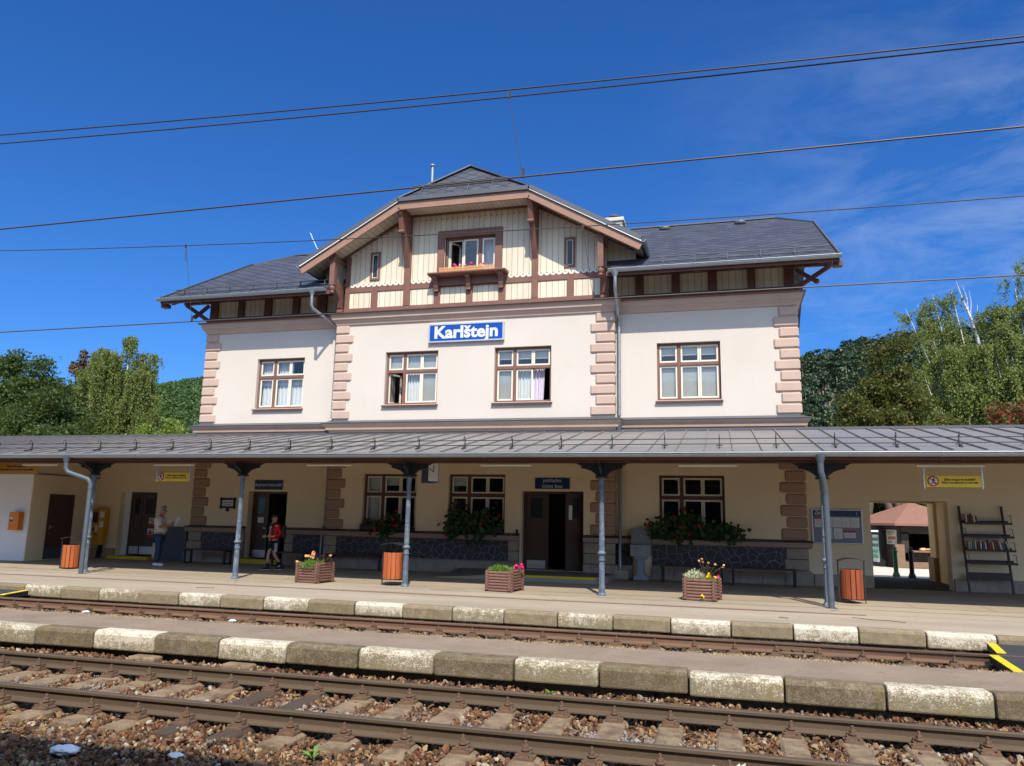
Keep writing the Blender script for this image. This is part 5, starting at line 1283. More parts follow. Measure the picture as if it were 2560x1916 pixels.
def litter_bin(x, y, label, rot=0, side=1, zoff=.16, mat='bin_wood'):
    t = thing('litter_bin', label, 'litter bin', (x, y, 0), 'orange slatted litter bins')
    n = 13; r = .215
    for_ = MB()
    for k in range(n):
        a = 2*math.pi*k/n; Mx = Matrix.Translation((x,y,zoff+.31)) @ Matrix.Rotation(a,4,'Z') @ Matrix.Translation((0,-r,0)); for_.boxm(Mx, 2*math.pi*r/n*.86, .022, .62)
    for_.build('slats', M[mat], t, bevel=.006)
    li = MB(); li.lathe((x,y,zoff+.01),[(.185,0),(.19,.6),(.18,.6),(.175,.02)],20,caps=False); li.lathe((x,y,zoff+.012),[(.185,0),(.185,.01)],20); li.build('liner', M['bin_red'], t)
    fr = MB()
    for s in (-1, 1): fr.box(x+s*.262-.012,x+s*.262+.012,y-.02,y+.02,zoff-.02,zoff+.80); fr.bar((x+s*.262,y,zoff+.5),(x+s*.20,y,zoff+.5),.015,.015); fr.bar((x+s*.262,y,zoff+.12),(x+s*.20,y,zoff+.12),.015,.015)
    fr.box(x-.27,x+.27,y-.015,y+.015,zoff-.03,zoff-.012); fr.box(x-.27,x-.255,y-.02,y+.02,0,zoff); fr.box(x+.255,x+.27,y-.02,y+.02,0,zoff) if zoff < .12 else None
    fr.build('frame', M['black_iron'], t)
    hd_ = MB(); n = 10; vs = []
    for yy in (-.2, .2):
        for k in range(n+1): u = k/n*2-1; vs.append((x+u*.27, y+yy, zoff+.80+.055*(1-u*u)))
    hd_.add(vs, [(k,k+1,n+2+k,n+1+k) for k in range(n)]); o = hd_.build('hood', M['black_iron'], t, fix=False); sd_ = o.modifiers.new('thick','SOLIDIFY'); sd_.thickness = .012
    t.rotation_euler.z = rot; return t
litter_bin(-7.80, 17.72, 'orange slatted bin hung on the third canopy post')
litter_bin(2.62, 18.45, 'reddish slatted bin right of the white downpipe, in front of the timetable board', 0, 1, .09, 'bin_wood2')
litter_bin(-18.0, 18.35, 'orange slatted bin at the far left behind the downpipe', R(24), 1, .04)

# drinking fountain
df = thing('drinking_fountain', 'grey stone drinking fountain against the wall', 'fountain', (-2.32, 22.6, 0))
m = MB(); m.box(-2.60,-2.04,22.62,23.02,.98,1.43); b_ = m.build('back_slab', M['granite_grey'], df, bevel=.008)
m = MB(); m.box(-2.60,-2.04,22.40,22.86,.66,.98); m.box(-2.47,-2.16,22.46,22.80,.57,.66); m.build('basin', simple('pale_granite', (.34,.35,.35), .9, .15, 6, 130, .5), df, bevel=.008)
m = MB(); m.prism([(-2.53,.0),(-2.10,.0),(-2.10,.10),(-2.17,.12),(-2.23,.22),(-2.24,.57),(-2.40,.57),(-2.41,.22),(-2.47,.12),(-2.53,.10)], 22.48, 22.80, 'xz'); m.build('pedestal', simple('pale_granite2', (.32,.34,.35), .9, .15, 6, 130, .5), df, bevel=.012)
MB().lathe((-2.32,22.60,1.24),[(.02,0),(.02,.03)],10,'y').build('spout', M['alu'], df)

# raised step with a yellow edge in front of the ticket office
rs = thing('raised_step', 'raised concrete step and ramp with a yellow edge before the ticket office', 'step', (-5, 21.5, 0))
m = MB(); m.add([(-7.75,20.55,.005),(-5.35,20.55,.15),(-3.28,20.55,.15),(-3.05,21.0,.15),(-3.05,22.68,.15),(-7.75,22.68,.15), (-7.75,20.55,0),(-5.35,20.55,0),(-3.28,20.55,0),(-3.05,21.0,0),(-3.05,22.68,0),(-7.75,22.68,0)],
    [(0,1,5),(1,2,3,4,5),(0,6,7,1),(1,7,8,2),(2,8,9,3),(3,9,10,4),(5,11,6,0)]); m.build('body', M['step_concrete'], rs)
m = MB(); m.add([(-7.70,20.67,.018),(-5.35,20.67,.154),(-3.33,20.67,.154),(-3.16,21.02,.154),(-3.16,22.55,.154),(-7.75,22.55,.154)], [(0,1,5),(1,2,3,4,5)]); m.build('dark_tread', simple('worn_tread', (.16,.15,.135), .9, .15, 3, 80, .5), rs, fix=False)
m = MB(); m.bar((-7.75,20.58,.012),(-5.35,20.58,.155),.085,.012); m.bar((-5.35,20.58,.155),(-3.25,20.58,.155),.085,.012); m.bar((-3.27,20.56,.155),(-3.08,21.05,.155),.085,.012); m.box(-5.36,-3.28,20.540,20.549,.10,.155); m.build('yellow_edge', M['yellow_line'], rs)

# bookshelf with books
bs = thing('bookshelf', 'dark brown metal bookshelf leaning on the wall at the right', 'bookshelf', (6.45, 22.8, 0))
m = MB()
for x in (5.98, 6.97): m.bar((x,22.95,2.20),(x+.02,22.62,0),.045,.06,(0,1,0))
for z in (.36,): m.box(5.98,7.0,22.66,22.72,z-.02,z+.16)
m.build('frame', M['shelf_brown'], bs)
shelves = (1.78, 1.44, 1.10, .78)
for z in shelves:
    s = MB(); yb = 22.62+.33*z/2.2; s.box(6.0,7.10,yb-.26,yb+.04,z-.025,z); s.box(6.0,7.10,yb+.03,yb+.045,z,z+.05); s.box(6.0,7.10,yb-.262,yb-.25,z-.05,z+.005)
    for x in (6.02,7.09): s.tube([(x,yb-.24,z),(x,yb-.2,z+.19),(x,yb+.02,z+.19)],.008,5)
    s.build('shelf', M['shelf_brown'], bs)
bc = [(.62,.58,.48),(.5,.42,.28),(.15,.06,.05),(.62,.55,.30),(.10,.12,.18),(.45,.10,.07),(.66,.64,.60),(.20,.24,.15),(.55,.35,.14)]
BM = [simple('book_cover', c_, .6, .05) for c_ in bc]; bn = ['cream','tan','dark maroon','pale yellow','navy','red','white','olive','ochre']
def row(z, x0, n, lean, lab):
    x = x0; yb = 22.62+.33*z/2.2
    for i in range(n):
        w = random.uniform(.022,.045); h_ = random.uniform(.17,.24); k = random.randrange(9); a = R(lean*(i/n)**2)
        o = MB().boxm(Matrix.Translation((x+w/2,yb-.12,z+h_/2*math.cos(a)+.002)) @ Matrix.Rotation(-a,4,'Y'), w*.9, .15, h_).build('book', BM[k], None)
        tag(o, f'{bn[k]} book standing on {lab}, {ODD[i]} from the left', 'book', 'books on the leaning bookshelf'); x += w + (.022 if lean > 15 else .004)
row(1.78, 6.06, 5, 22, 'the top shelf of the leaning bookshelf'); row(1.10, 6.05, 17, 20, 'the third shelf of the leaning bookshelf')
tag(MB().box(-6.02,-5.95,YR-.15,YR-.08,1.216,1.33).build('tin_can', M['black_iron'], None, bevel=.008), 'small dark tin standing on the ledge left of the ticket office door', 'tin')

# ---------------------------------------------------------------- log planters, flower boxes
def planter(x, y, rz_, w, d, n, label):
    t = thing('log_planter', label, 'planter', (x, y, 0), 'brown log planters on the platform')
    r = .034
    for s in (-1, 1):
        a, b = MB(), MB()
        for k in range(n):
            z = r + k*r*1.9
            a.tube([(x-w/2-.06,y+s*d/2,z),(x+w/2+.06,y+s*d/2,z)], r, 10); b.tube([(x+s*w/2,y-d/2-.06,z+r*.95),(x+s*w/2,y+d/2+.06,z+r*.95)], r, 10)
        a.build('log_side', M['log'], t); b.build('log_side', M['log'], t)
    MB().box(x-w/2,x+w/2,y-d/2,y+d/2,.02,n*r*1.75).build('soil', M['soil'], t)
    t.rotation_euler.z = rz_; return t
planter(-9.83, 17.62, R(-8), .58, .58, 7, 'left log planter with orange flowers, set at an angle')
planter(-4.95, 17.66, R(-8), .56, .66, 7, 'middle log planter with bright green leaves')
planter(-.50, 17.62, R(-10), .60, .56, 7, 'right log planter with yellow flowers and silver foliage')
def tuft(name, c, rx, ry, h, n, l, mat, label, cat='plant', up=.8, wd=.16, parent=None):
    V, F = [], []
    for i in range(n):
        a = random.uniform(0,2*math.pi); q = math.sqrt(random.random()); x, y = c[0]+rx*q*math.cos(a), c[1]+ry*q*math.sin(a)
        z = c[2]+h*random.random()*(1-q*q*.7); d = Vector((random.gauss(0,.5)+.5*q*math.cos(a), random.gauss(0,.5)+.5*q*math.sin(a), up+random.uniform(-.3,.3))).normalized(); L = l*random.uniform(.6,1.2)
        s = d.cross(Vector((random.gauss(0,1),random.gauss(0,1),random.gauss(0,1)))).normalized()*L*wd
        p = Vector((x,y,z)); k = len(V); V += [p, p+d*L*.5+s, p+d*L, p+d*L*.5-s]; F.append((k,k+1,k+2,k+3))
    o = arr_mesh(name, np.array([tuple(v) for v in V]), np.array(F), mat, parent)
    return tag(o, label, cat) if parent is None else o
def blooms(name, pts, r, mat, parent):
    m = MB()
    for p in pts:
        for _ in range(9):
            q = Vector((random.gauss(0,1),random.gauss(0,1),random.gauss(0,1))).normalized(); u = q.orthogonal().normalized(); v = q.cross(u); cc_ = Vector(p)+q*r*.62
            m.add([cc_+u*r*.62, cc_+v*r*.62, cc_-u*r*.62, cc_-v*r*.62], [(0,1,2,3)])
    return m.build(name, mat, parent, fix=False)
def plant(name, label, c, leaves, flowers, group=None):
    t = thing(name, label, 'plant', c, group)
    for a in leaves: tuft('foliage', *a, None, parent=t) if False else tuft('foliage', a[0], a[1], a[2], a[3], a[4], a[5], a[6], None, parent=t, up=a[7] if len(a) > 7 else .8, wd=a[8] if len(a) > 8 else .16)
    for pts, r, mat in flowers: blooms('blossom', pts, r, mat, t)
    return t
rp = lambda c, rx, ry, rz__, n: [(c[0]+random.uniform(-rx,rx), c[1]+random.uniform(-ry,ry), c[2]+random.uniform(-rz__,rz__)) for _ in range(n)]
plant('trailing_plant', 'bright green trailing plant hanging over the left log planter', (-9.80,17.35,.42), [((-9.80,17.36,.36),.24,.20,.16,420,.075,M['leaf_green'],.6)], [])
plant('orange_flowers', 'orange and peach flowers standing in the left log planter', (-9.85,17.6,.45), [((-9.85,17.6,.42),.28,.25,.12,160,.09,M['leaf_birch'],1.0)], [(rp((-9.92,17.55,.66),.18,.15,.07,9),.05,M['peach']),([(-10.25,17.45,.50),(-10.22,17.5,.46),(-9.48,17.7,.66)],.05,M['peach'])])
plant('purple_plant', 'dark purple leaved plant at the right of the left log planter', (-9.62,17.75,.45), [((-9.62,17.72,.44),.2,.18,.2,200,.08,M['leaf_dark'],.7)], [])
plant('leafy_plant', 'dense bright green leafy plant filling the middle log planter', (-4.95,17.6,.45), [((-5.02,17.6,.40),.29,.26,.14,620,.10,M['leaf_green'],.8,.13)], [])
plant('pink_petunia', 'bright pink petunias at the right corner of the middle log planter', (-4.62,17.75,.45), [((-4.66,17.75,.42),.1,.1,.08,60,.06,M['leaf_green'])], [(rp((-4.64,17.74,.55),.11,.10,.05,13),.042,M['pink_petal'])])
plant('silver_plant', 'silvery pale green plant at the left of the right log planter', (-.66,17.6,.45), [((-.66,17.58,.42),.18,.2,.17,330,.11,M['leaf_silver'],.9,.11),((-.62,17.45,.40),.25,.12,.08,160,.07,M['leaf_green'],.6)], [([(-.70,17.4,.50),(-.60,17.42,.48)],.035,M['peach'])])
dk = plant('dark_stalks', 'tall dark stalks with pale round heads in the right log planter', (-.40,17.7,.45), [((-.42,17.68,.42),.16,.16,.30,170,.07,M['leaf_dark'],.8)], [([(-.56,17.65,.82),(-.50,17.68,.86),(-.48,17.66,.80),(-.36,17.7,.78),(-.22,17.72,.75),(-.06,17.72,.70),(-.04,17.7,.74)],.032,M['peach'])])
stl = MB()
for x, z in ((-.56,.82),(-.50,.86),(-.36,.78),(-.22,.75),(-.06,.72)): stl.tube([(-.42,17.68,.42),(x*.5-.2,17.68,.6),(x,17.67,z)],.005,4)
stl.build('stalk', M['bark'], dk)
plant('yellow_flowers', 'yellow flowers with one pink bloom at the right of the right log planter', (-.28,17.5,.45), [((-.28,17.5,.42),.13,.12,.06,70,.06,M['leaf_green'])], [(rp((-.30,17.48,.52),.11,.1,.05,12),.034,M['yellow_petal']),([(-.16,17.45,.53),(-.17,17.47,.49)],.04,M['pink_petal'])])
plant('yellow_flowers', 'single small yellow flower growing at the foot of the right log planter', (-.5,17.22,.06), [((-.5,17.24,.0),.05,.03,.05,14,.05,M['leaf_green'])], [([(-.5,17.22,.13),(-.47,17.23,.10)],.032,M['yellow_petal'])])
def rleaf(c, n, spread, r, mat, parent):   # round geranium leaves, upright-ish discs
    m = MB()
    for _ in range(n):
        p = Vector((c[0]+random.gauss(0,spread[0]), c[1]-abs(random.gauss(0,spread[1])), c[2]+random.gauss(0,spread[2])))
        q = Vector((random.gauss(0,.5), -.9, .7+random.gauss(0,.5))).normalized(); u = q.orthogonal().normalized(); v = q.cross(u); rr = r*random.uniform(.6,1.15)
        m.add([p + q*rr*.18*(k % 2) + (u*math.cos(t)+v*math.sin(t))*rr for k, t in enumerate(np.linspace(0,2*math.pi,8)[:-1])], [tuple(range(7))])
    return m.build('foliage', mat, parent, fix=False)
def flower_box(x0, x1, y, z, label, blabel, clumps, fl):
    t = thing('flower_box', label, 'flower box', ((x0+x1)/2, y, z), 'dark flower boxes on the ground floor windows')
    MB().box(x0,x1,y-.10,y+.10,z,z+.17).build('trough', M['capstone'], t, bevel=.01); MB().box(x0+.02,x1-.02,y-.08,y+.08,z+.14,z+.175).build('soil', M['soil'], t)
    g = thing('geranium', blabel, 'plant', ((x0+x1)/2, y, z+.2), 'red geraniums in the window boxes')
    for c, n, sp in clumps: rleaf(c, n, sp, .065, M['leaf_ger'], g)
    blooms('blossom', fl, .062, M['geranium_red'], g)
flower_box(-11.10, -9.36, 22.60, 1.215, 'dark flower box on the left ground floor window', 'sparse red geranium in the left window box, partly behind the third post', [((-10.3,22.6,1.38),70,(.3,.12,.08)),((-10.15,22.5,1.25),45,(.16,.1,.16)),((-9.85,22.6,1.55),34,(.12,.08,.14)),((-10.8,22.6,1.4),16,(.1,.08,.05))], [(-10.88,22.4,1.42),(-10.35,22.4,1.50),(-10.2,22.38,1.40),(-10.5,22.36,1.22),(-9.9,22.4,1.36),(-9.8,22.38,1.38),(-9.95,22.45,1.55),(-9.85,22.45,1.8),(-10.68,22.4,1.1)])
flower_box(-8.20, -6.45, 22.60, 1.215, 'dark flower box on the middle ground floor window', 'dense dark green geranium with few red blooms in the middle window box', [((-7.8,22.6,1.6),150,(.22,.14,.16)),((-7.0,22.6,1.55),170,(.26,.14,.18)),((-7.3,22.55,1.38),130,(.36,.13,.13)),((-7.95,22.45,1.14),30,(.12,.08,.10)),((-7.1,22.45,1.1),34,(.12,.08,.12))], [(-8.15,22.4,1.10),(-7.95,22.38,1.25),(-7.05,22.36,1.48),(-6.85,22.4,1.65),(-6.5,22.4,1.72),(-8.45,22.5,1.42),(-7.4,22.38,1.45)])
flower_box(-1.78, .06, 22.82, 1.215, 'dark flower box on the right ground floor window', 'wide dark green geranium with red blooms in the right window box', [((-1.2,22.8,1.52),150,(.28,.14,.16)),((-1.0,22.8,1.75),50,(.16,.1,.16)),((-.35,22.8,1.42),170,(.34,.14,.11)),((-1.85,22.7,1.42),55,(.14,.1,.12)),((.25,22.7,1.30),60,(.13,.1,.12)),((-1.4,22.66,1.26),70,(.3,.1,.08))], [(-2.1,22.5,1.52),(-1.38,22.5,1.80),(-1.18,22.5,1.50),(-.68,22.5,1.55),(-1.32,22.5,1.22),(-.98,22.5,1.30),(-1.1,22.6,2.0)])
ub_ = thing('balcony_flower_box', 'pale wooden picket flower box on the gable window shelf', 'flower box', (-7.74, 22.35, 9.43))
m = MB()
for k in range(46):
    x = -8.66+.0408*k; m.box(x,x+.02,22.30,22.312,9.42,9.58)
m.box(-8.66,-6.81,22.312,22.325,9.45,9.48); m.box(-8.66,-6.81,22.312,22.325,9.52,9.54); m.build('picket_fence', M['fence_wood'], ub_)
m = MB(); m.box(-8.62,-7.2,22.34,22.5,9.42,9.52); m.build('trough', simple('terracotta_box', (.32,.12,.06), .8), ub_)
plant('pink_geranium', 'pink and magenta geraniums in the picket flower box of the gable', (-7.9,22.42,9.52), [((-7.9,22.42,9.50),.5,.08,.06,150,.06,M['leaf_green'])], [([(-8.18,22.38,9.66),(-8.15,22.4,9.63),(-7.62,22.4,9.68)],.06,M['pink_petal']),([(-8.0,22.38,9.64),(-7.83,22.4,9.63),(-7.3,22.4,9.62),(-7.2,22.4,9.66)],.06,M['pale_pink'])])
# ---------------------------------------------------------------- people
def skin_mesh(nodes, edges, root, sub=2):
    names = list(nodes); idx = {n: i for i, n in enumerate(names)}
    me = bpy.data.meshes.new('tmp'); me.from_pydata([nodes[n][0] for n in names], [(idx[a], idx[b]) for a, b in edges], [])
    o = bpy.data.objects.new('tmp', me); COL.objects.link(o)
    o.modifiers.new('s', 'SKIN'); sd = o.modifiers.new('d', 'SUBSURF'); sd.levels = sub; sd.render_levels = sub
    for n in names:
        d = me.skin_vertices[0].data[idx[n]]; r = nodes[n][1]; d.radius = (r, r) if not hasattr(r, '__len__') else r; d.use_root = (n == root)
    bpy.context.view_layer.update()
    m2 = bpy.data.meshes.new_from_object(o.evaluated_get(bpy.context.evaluated_depsgraph_get()))
    mb = MB(); mb.add([tuple(v.co) for v in m2.vertices], [tuple(p.vertices) for p in m2.polygons], True)
    bpy.data.objects.remove(o); bpy.data.meshes.remove(m2); return mb
def lerp(a, b, t): return tuple(a[i]+(b[i]-a[i])*t for i in range(3))
def fingers(mb, wrist, palm, side, curl, k=1.0):
    # five separate fingers leaving the palm; side = unit vector across the palm
    w, p = Vector(wrist), Vector(palm); d = (p-w).normalized(); s = Vector(side).normalized(); n = d.cross(s).normalized()
    for i, L in enumerate((.072,.080,.074,.058)):
        b = p + s*(.030-.020*i)*k; m1 = b + (d*math.cos(curl*.5)+n*math.sin(curl*.5))*L*.5*k; e = m1 + (d*math.cos(curl*1.5)+n*math.sin(curl*1.5))*L*.5*k
        mb.tube([b-d*.012, b, m1, e], [.0095*k,.0095*k,.0085*k,.0065*k], 6)
    b = w + (p-w)*.35 + s*.028*k; m1 = b + (d*.5+s*.6+n*.4).normalized()*.04*k; e = m1 + (d*.8+s*.1+n*.5).normalized()*.032*k
    mb.tube([b, m1, e], [.012*k,.0105*k,.008*k], 6)
def cloth(t, Mx, nodes, edges, root, name, mat, ex=None, label=None):
    m = skin_mesh(nodes, edges, root)
    if ex: ex(m)
    put(m, Mx); o = m.build(name, mat, t, fix=False)
    if label: o['label'] = label
    return o
def hair(t, Mx, H, mat, thick, front, low):
    hd, f, lf, up, hr = H; m = MB(); bm = bmesh.new(); bmesh.ops.create_icosphere(bm, subdivisions=3, radius=1)
    vs = []; keep = {}
    for v in bm.verts:
        c = v.co; p = Vector(c); q = f*p.x + lf*p.y + up*p.z
        vs.append(hd + up*.035 + (f*p.x*hr*1.12 + lf*p.y*hr*1.02 + up*p.z*hr*1.30)*(1+thick*(1+random.uniform(-.35,.35))))
    fs = []
    for fa in bm.faces:
        c = fa.calc_center_median()
        if c.z < low(c.x): continue
        fs.append(tuple(v.index for v in fa.verts))
    bm.free(); m.add(vs, fs, True); put(m, Mx); o = m.build('hair', mat, t, fix=False); so_ = o.modifiers.new('thick','SOLIDIFY'); so_.thickness = .012; return o
# the man reading a sheet, seen from behind on his right side
J = {'pelvis':((0,0,.96),(.135,.155)),'belly':((.02,0,1.13),(.15,.165)),'chest':((-.01,0,1.36),(.145,.165)),'neckb':((.0,0,1.53),.075),'neck':((.025,0,1.58),.06),'head':((.055,0,1.68),.092),'crown':((.035,0,1.75),.082),
 'shL':((-.01,.19,1.44),.062),'elL':((.06,.25,1.17),.047),'wrL':((.31,.13,1.22),.032),'paL':((.385,.085,1.25),.028),
 'shR':((-.01,-.19,1.44),.062),'elR':((.05,-.26,1.16),.047),'wrR':((.31,-.13,1.24),.032),'paR':((.38,-.09,1.275),.028),
 'hipL':((0,.095,.90),.095),'knL':((.02,.12,.49),.064),'anL':((-.05,.14,.10),.045),'toeL':((.10,.16,.035),.035),
 'hipR':((0,-.095,.90),.095),'knR':((.03,-.12,.49),.064),'anR':((.0,-.13,.10),.045),'toeR':((.16,-.15,.035),.035),'sideL':(0,-.4,1),'sideR':(0,.4,1)}
def mk(J):
    d = dict({k: v for k, v in J.items() if not k.startswith('side')}); return d
def person2(label, loc, heading, J, mats, face):
    sides = {k: v for k, v in J.items() if k.startswith('side')}; base = mk(J)
    t = thing('person', label, 'person', loc); Mx = Matrix.Translation(loc) @ Matrix.Rotation(heading, 4, 'Z')
    E_ = [('pelvis','belly'),('belly','chest'),('chest','neckb'),('neckb','neck'),('neck','head'),('head','crown')]
    for s in 'LR': E_ += [('chest','sh'+s),('sh'+s,'el'+s),('el'+s,'wr'+s),('wr'+s,'pa'+s),('pelvis','hip'+s),('hip'+s,'kn'+s),('kn'+s,'an'+s),('an'+s,'toe'+s)]
    body = skin_mesh(dict(base), E_, 'pelvis')
    hd, f = Vector(base['head'][0]), Vector(face).normalized(); lf = Vector((0,0,1)).cross(f).normalized(); up2 = f.cross(lf); hr = base['head'][1]
    body.tube([hd+f*hr*.95+up2*.025, hd+f*(hr+.022)-up2*.012, hd+f*hr*.97-up2*.02], [.010,.016,.010], 8)
    body.tube([hd+f*hr*.55-up2*.07, hd+f*hr*.92-up2*.085], [.045,.024], 10)
    for s in (-1, 1): body.ico(hd+lf*s*(hr*.98), .030, 2, 0, (.55,.55,1))
    for s in 'LR': fingers(body, base['wr'+s][0], base['pa'+s][0], sides['side'+s], .6)
    put(body, Mx); b = body.build('body', mats, t, fix=False)
    ey = MB()
    for s in (-1, 1): ey.ico(hd+f*(hr*.90)+lf*s*.032+up2*.018, .013, 2)
    put(ey, Mx); ey.build('eyes', M['black'], b)
    mo = MB(); mo.tube([hd+f*hr*.95-up2*.052+lf*.022, hd+f*hr*1.0-up2*.053, hd+f*hr*.95-up2*.052-lf*.022], .006, 6); put(mo, Mx); mo.build('mouth', M['skin_old'], b)
    return t, Mx, base, (hd, f, lf, up2, hr)
man, Mx, N, H = person2('grey haired man in a white T-shirt and blue jeans reading a sheet of paper', (-16.80, 20.42, 0), R(28), J, M['skin_old'], (1,.05,-.25))
G = dict(N); up_ = {k: G[k] for k in ('belly','chest')}
sleeve = {'pelvis':((.01,0,.90),(.165,.185)),'belly':((.025,0,1.10),(.178,.20)),'mid':((.0,0,1.25),(.168,.195)),'chest':((-.01,0,1.38),(.160,.19)),'neckb':((.0,0,1.525),.088),
  'shL':((-.01,.195,1.44),.085),'seL':(lerp((-.01,.19,1.44),(.06,.25,1.17),.85),.078),'shR':((-.01,-.195,1.44),.085),'seR':(lerp((-.01,-.19,1.44),(.05,-.26,1.16),.85),.078)}
cloth(man, Mx, sleeve, [('pelvis','belly'),('belly','mid'),('mid','chest'),('chest','neckb'),('chest','shL'),('shL','seL'),('chest','shR'),('shR','seR')], 'mid', 'tshirt', M['tshirt'])
pants = {'pelvis':((0,0,.93),(.15,.168)),'hipL':((0,.095,.86),.112),'knL':((.02,.12,.48),.088),'anL':((-.045,.14,.10),.078),'hipR':((0,-.095,.86),.112),'knR':((.03,-.12,.48),.088),'anR':((.005,-.13,.10),.078)}
cloth(man, Mx, pants, [('pelvis','hipL'),('hipL','knL'),('knL','anL'),('pelvis','hipR'),('hipR','knR'),('knR','anR')], 'pelvis', 'jeans', M['jeans'])
def shoes(t, Mx, J, mat, sole=None):
    for s in 'LR':
        a, b = Vector(J['an'+s][0]), Vector(J['toe'+s][0]); d = Vector((b.x-a.x, b.y-a.y, 0)).normalized(); m = MB()
        z0 = min(a.z-.10, b.z-.035)
        m.tube([Vector((a.x,a.y,z0+.05))-d*.075, Vector((a.x,a.y,z0+.062))-d*.02, Vector((a.x,a.y,z0+.058))+d*.06, Vector((b.x,b.y,z0+.042)), Vector((b.x,b.y,z0+.034))+d*.06], [.036,.05,.05,.046,.028], 12, sq=.95)
        put(m, Mx); o = m.build('shoe', mat, t)
        if sole:
            q = MB(); q.tube([Vector((a.x,a.y,z0+.012))-d*.085, Vector((a.x,a.y,z0+.014)), Vector((b.x,b.y,z0+.014)), Vector((b.x,b.y,z0+.016))+d*.07], [.03,.052,.05,.028], 12, sq=.3); put(q, Mx); q.build('sole', sole, o)
shoes(man, Mx, N, M['shoe_white'])
hair(man, Mx, H, M['hair_grey'], .03, 0, lambda x: .15+.55*max(0,x+.2))
pp = MB().boxm(Mx @ Matrix.Translation((.43,-.03,1.37)) @ Matrix.Rotation(R(52),4,'Z') @ Matrix.Rotation(R(30),4,'Y'), .006, .23, .30).build('paper_sheet', M['paper'], None); tag(pp, 'white sheet of paper held by the man in the white T-shirt', 'paper')
# the boy in a red tracksuit jacket, walking
J = {'pelvis':((0,0,.88),(.115,.14)),'belly':((.0,0,1.02),(.11,.135)),'chest':((-.01,0,1.22),(.115,.145)),'neckb':((.0,0,1.37),.06),'neck':((.015,0,1.41),.048),'head':((.03,.0,1.505),.083),'crown':((.015,0,1.575),.076),
 'shL':((-.02,.165,1.30),.052),'elL':((-.10,.25,1.06),.040),'wrL':((.13,.16,.98),.028),'paL':((.20,.10,.99),.025),
 'shR':((-.0,-.165,1.30),.052),'elR':((-.06,-.24,1.05),.040),'wrR':((.14,-.24,.97),.028),'paR':((.21,-.24,.965),.025),
 'hipL':((0,.085,.82),.082),'knL':((.0,.09,.46),.052),'anL':((-.22,.085,.16),.036),'toeL':((-.09,.09,.04),.03),
 'hipR':((0,-.085,.82),.082),'knR':((.12,-.08,.46),.052),'anR':((.12,-.08,.10),.036),'toeR':((.27,-.10,.035),.03),'sideL':(.2,.3,1),'sideR':(.2,.3,1)}
boy, Mx, N, H = person2('dark haired boy in a red tracksuit jacket and navy shorts walking', (-12.98, 20.72, 0), R(-128), J, M['skin_young'], Vector((.75,.62,-.02)))
jk = {'pelvis':((0,0,.82),(.135,.165)),'belly':((0,0,.98),(.145,.17)),'mid':((0,0,1.10),(.142,.17)),'chest':((-.01,0,1.24),(.138,.168)),'neckb':((.0,0,1.37),.075)}
for s, q in (('L',1),('R',-1)):
    jk['sh'+s] = ((-.01,q*.17,1.30),.075); jk['el'+s] = (N['el'+s][0],.064); jk['wr'+s] = (lerp(N['el'+s][0],N['wr'+s][0],.75),.05)
cloth(boy, Mx, jk, [('pelvis','belly'),('belly','mid'),('mid','chest'),('chest','neckb')]+[e for s in 'LR' for e in (('chest','sh'+s),('sh'+s,'el'+s),('el'+s,'wr'+s))], 'mid', 'jacket', M['jacket'])
yk = {'a':((.0,0,1.24),(.143,.172)),'b':((-.01,0,1.31),(.128,.172)),'c':((.0,0,1.40),.078)}
cloth(boy, Mx, yk, [('a','b'),('b','c')], 'a', 'jacket_yoke', M['jacket_dark'])
zp = MB(); zp.tube([(.085,0,1.40),(.140,0,1.28),(.155,0,1.10),(.150,0,.85)], .008, 6); zp.boxm(Matrix.Translation((.142,.075,1.25)), .012, .035, .05); zp.boxm(Matrix.Translation((.145,-.075,1.26)), .012, .025, .025)
zp.tube([(.0,.235,1.28),(.07,.20,1.31)], .012, 6); put(zp, Mx); zp.build('white_trim', M['white_paint'], boy)
shs = {'pelvis':((0,0,.83),(.13,.158)),'hipL':((0,.09,.76),.108),'knL':((.0,.10,.56),.092),'hipR':((.02,-.09,.76),.108),'knR':((.075,-.09,.56),.092)}
cloth(boy, Mx, shs, [('pelvis','hipL'),('hipL','knL'),('pelvis','hipR'),('hipR','knR')], 'pelvis', 'shorts', M['shorts'])
stp = MB()
for k in (-.03, 0, .03): stp.tube([(k-.0,.175,.80),(k,.196,.72),(k,.192,.55)], .008, 5)
stp.prism([(.02,.60),(.07,.60),(.045,.645)], .095, .11, 'yz'); put(stp, Mx); stp.build('white_stripe', M['white_paint'], boy)
sk = MB()
for s in 'LR': sk.tube([lerp(N['an'+s][0],N['kn'+s][0],.30), lerp(N['an'+s][0],N['kn'+s][0],-.05)], .046, 12)
put(sk, Mx); sk.build('socks', M['shorts'], boy)
shoes(boy, Mx, N, M['shoe_black'], M['shoe_white'])
hair(boy, Mx, H, M['hair_dark'], .10, 0, lambda x: -.25+.75*max(0,x+.15))
bp_ = thing('backpack', 'black backpack worn by the boy in the red jacket', 'backpack', (-12.98, 20.72, 0))
m = MB(); m.boxm(Matrix.Translation((-.235,0,1.12)), .17, .27, .42); put(m, Mx); m.build('bag', M['black_iron'], bp_, bevel=.05)
m = MB()
for q in (-1, 1): m.tube([(-.16,q*.10,1.34),(-.03,q*.115,1.41),(.09,q*.115,1.34),(.145,q*.11,1.20),(.11,q*.15,1.05),(-.12,q*.165,.96)], .022, 8, sq=.5)
put(m, Mx); m.build('strap', M['black_iron'], bp_)

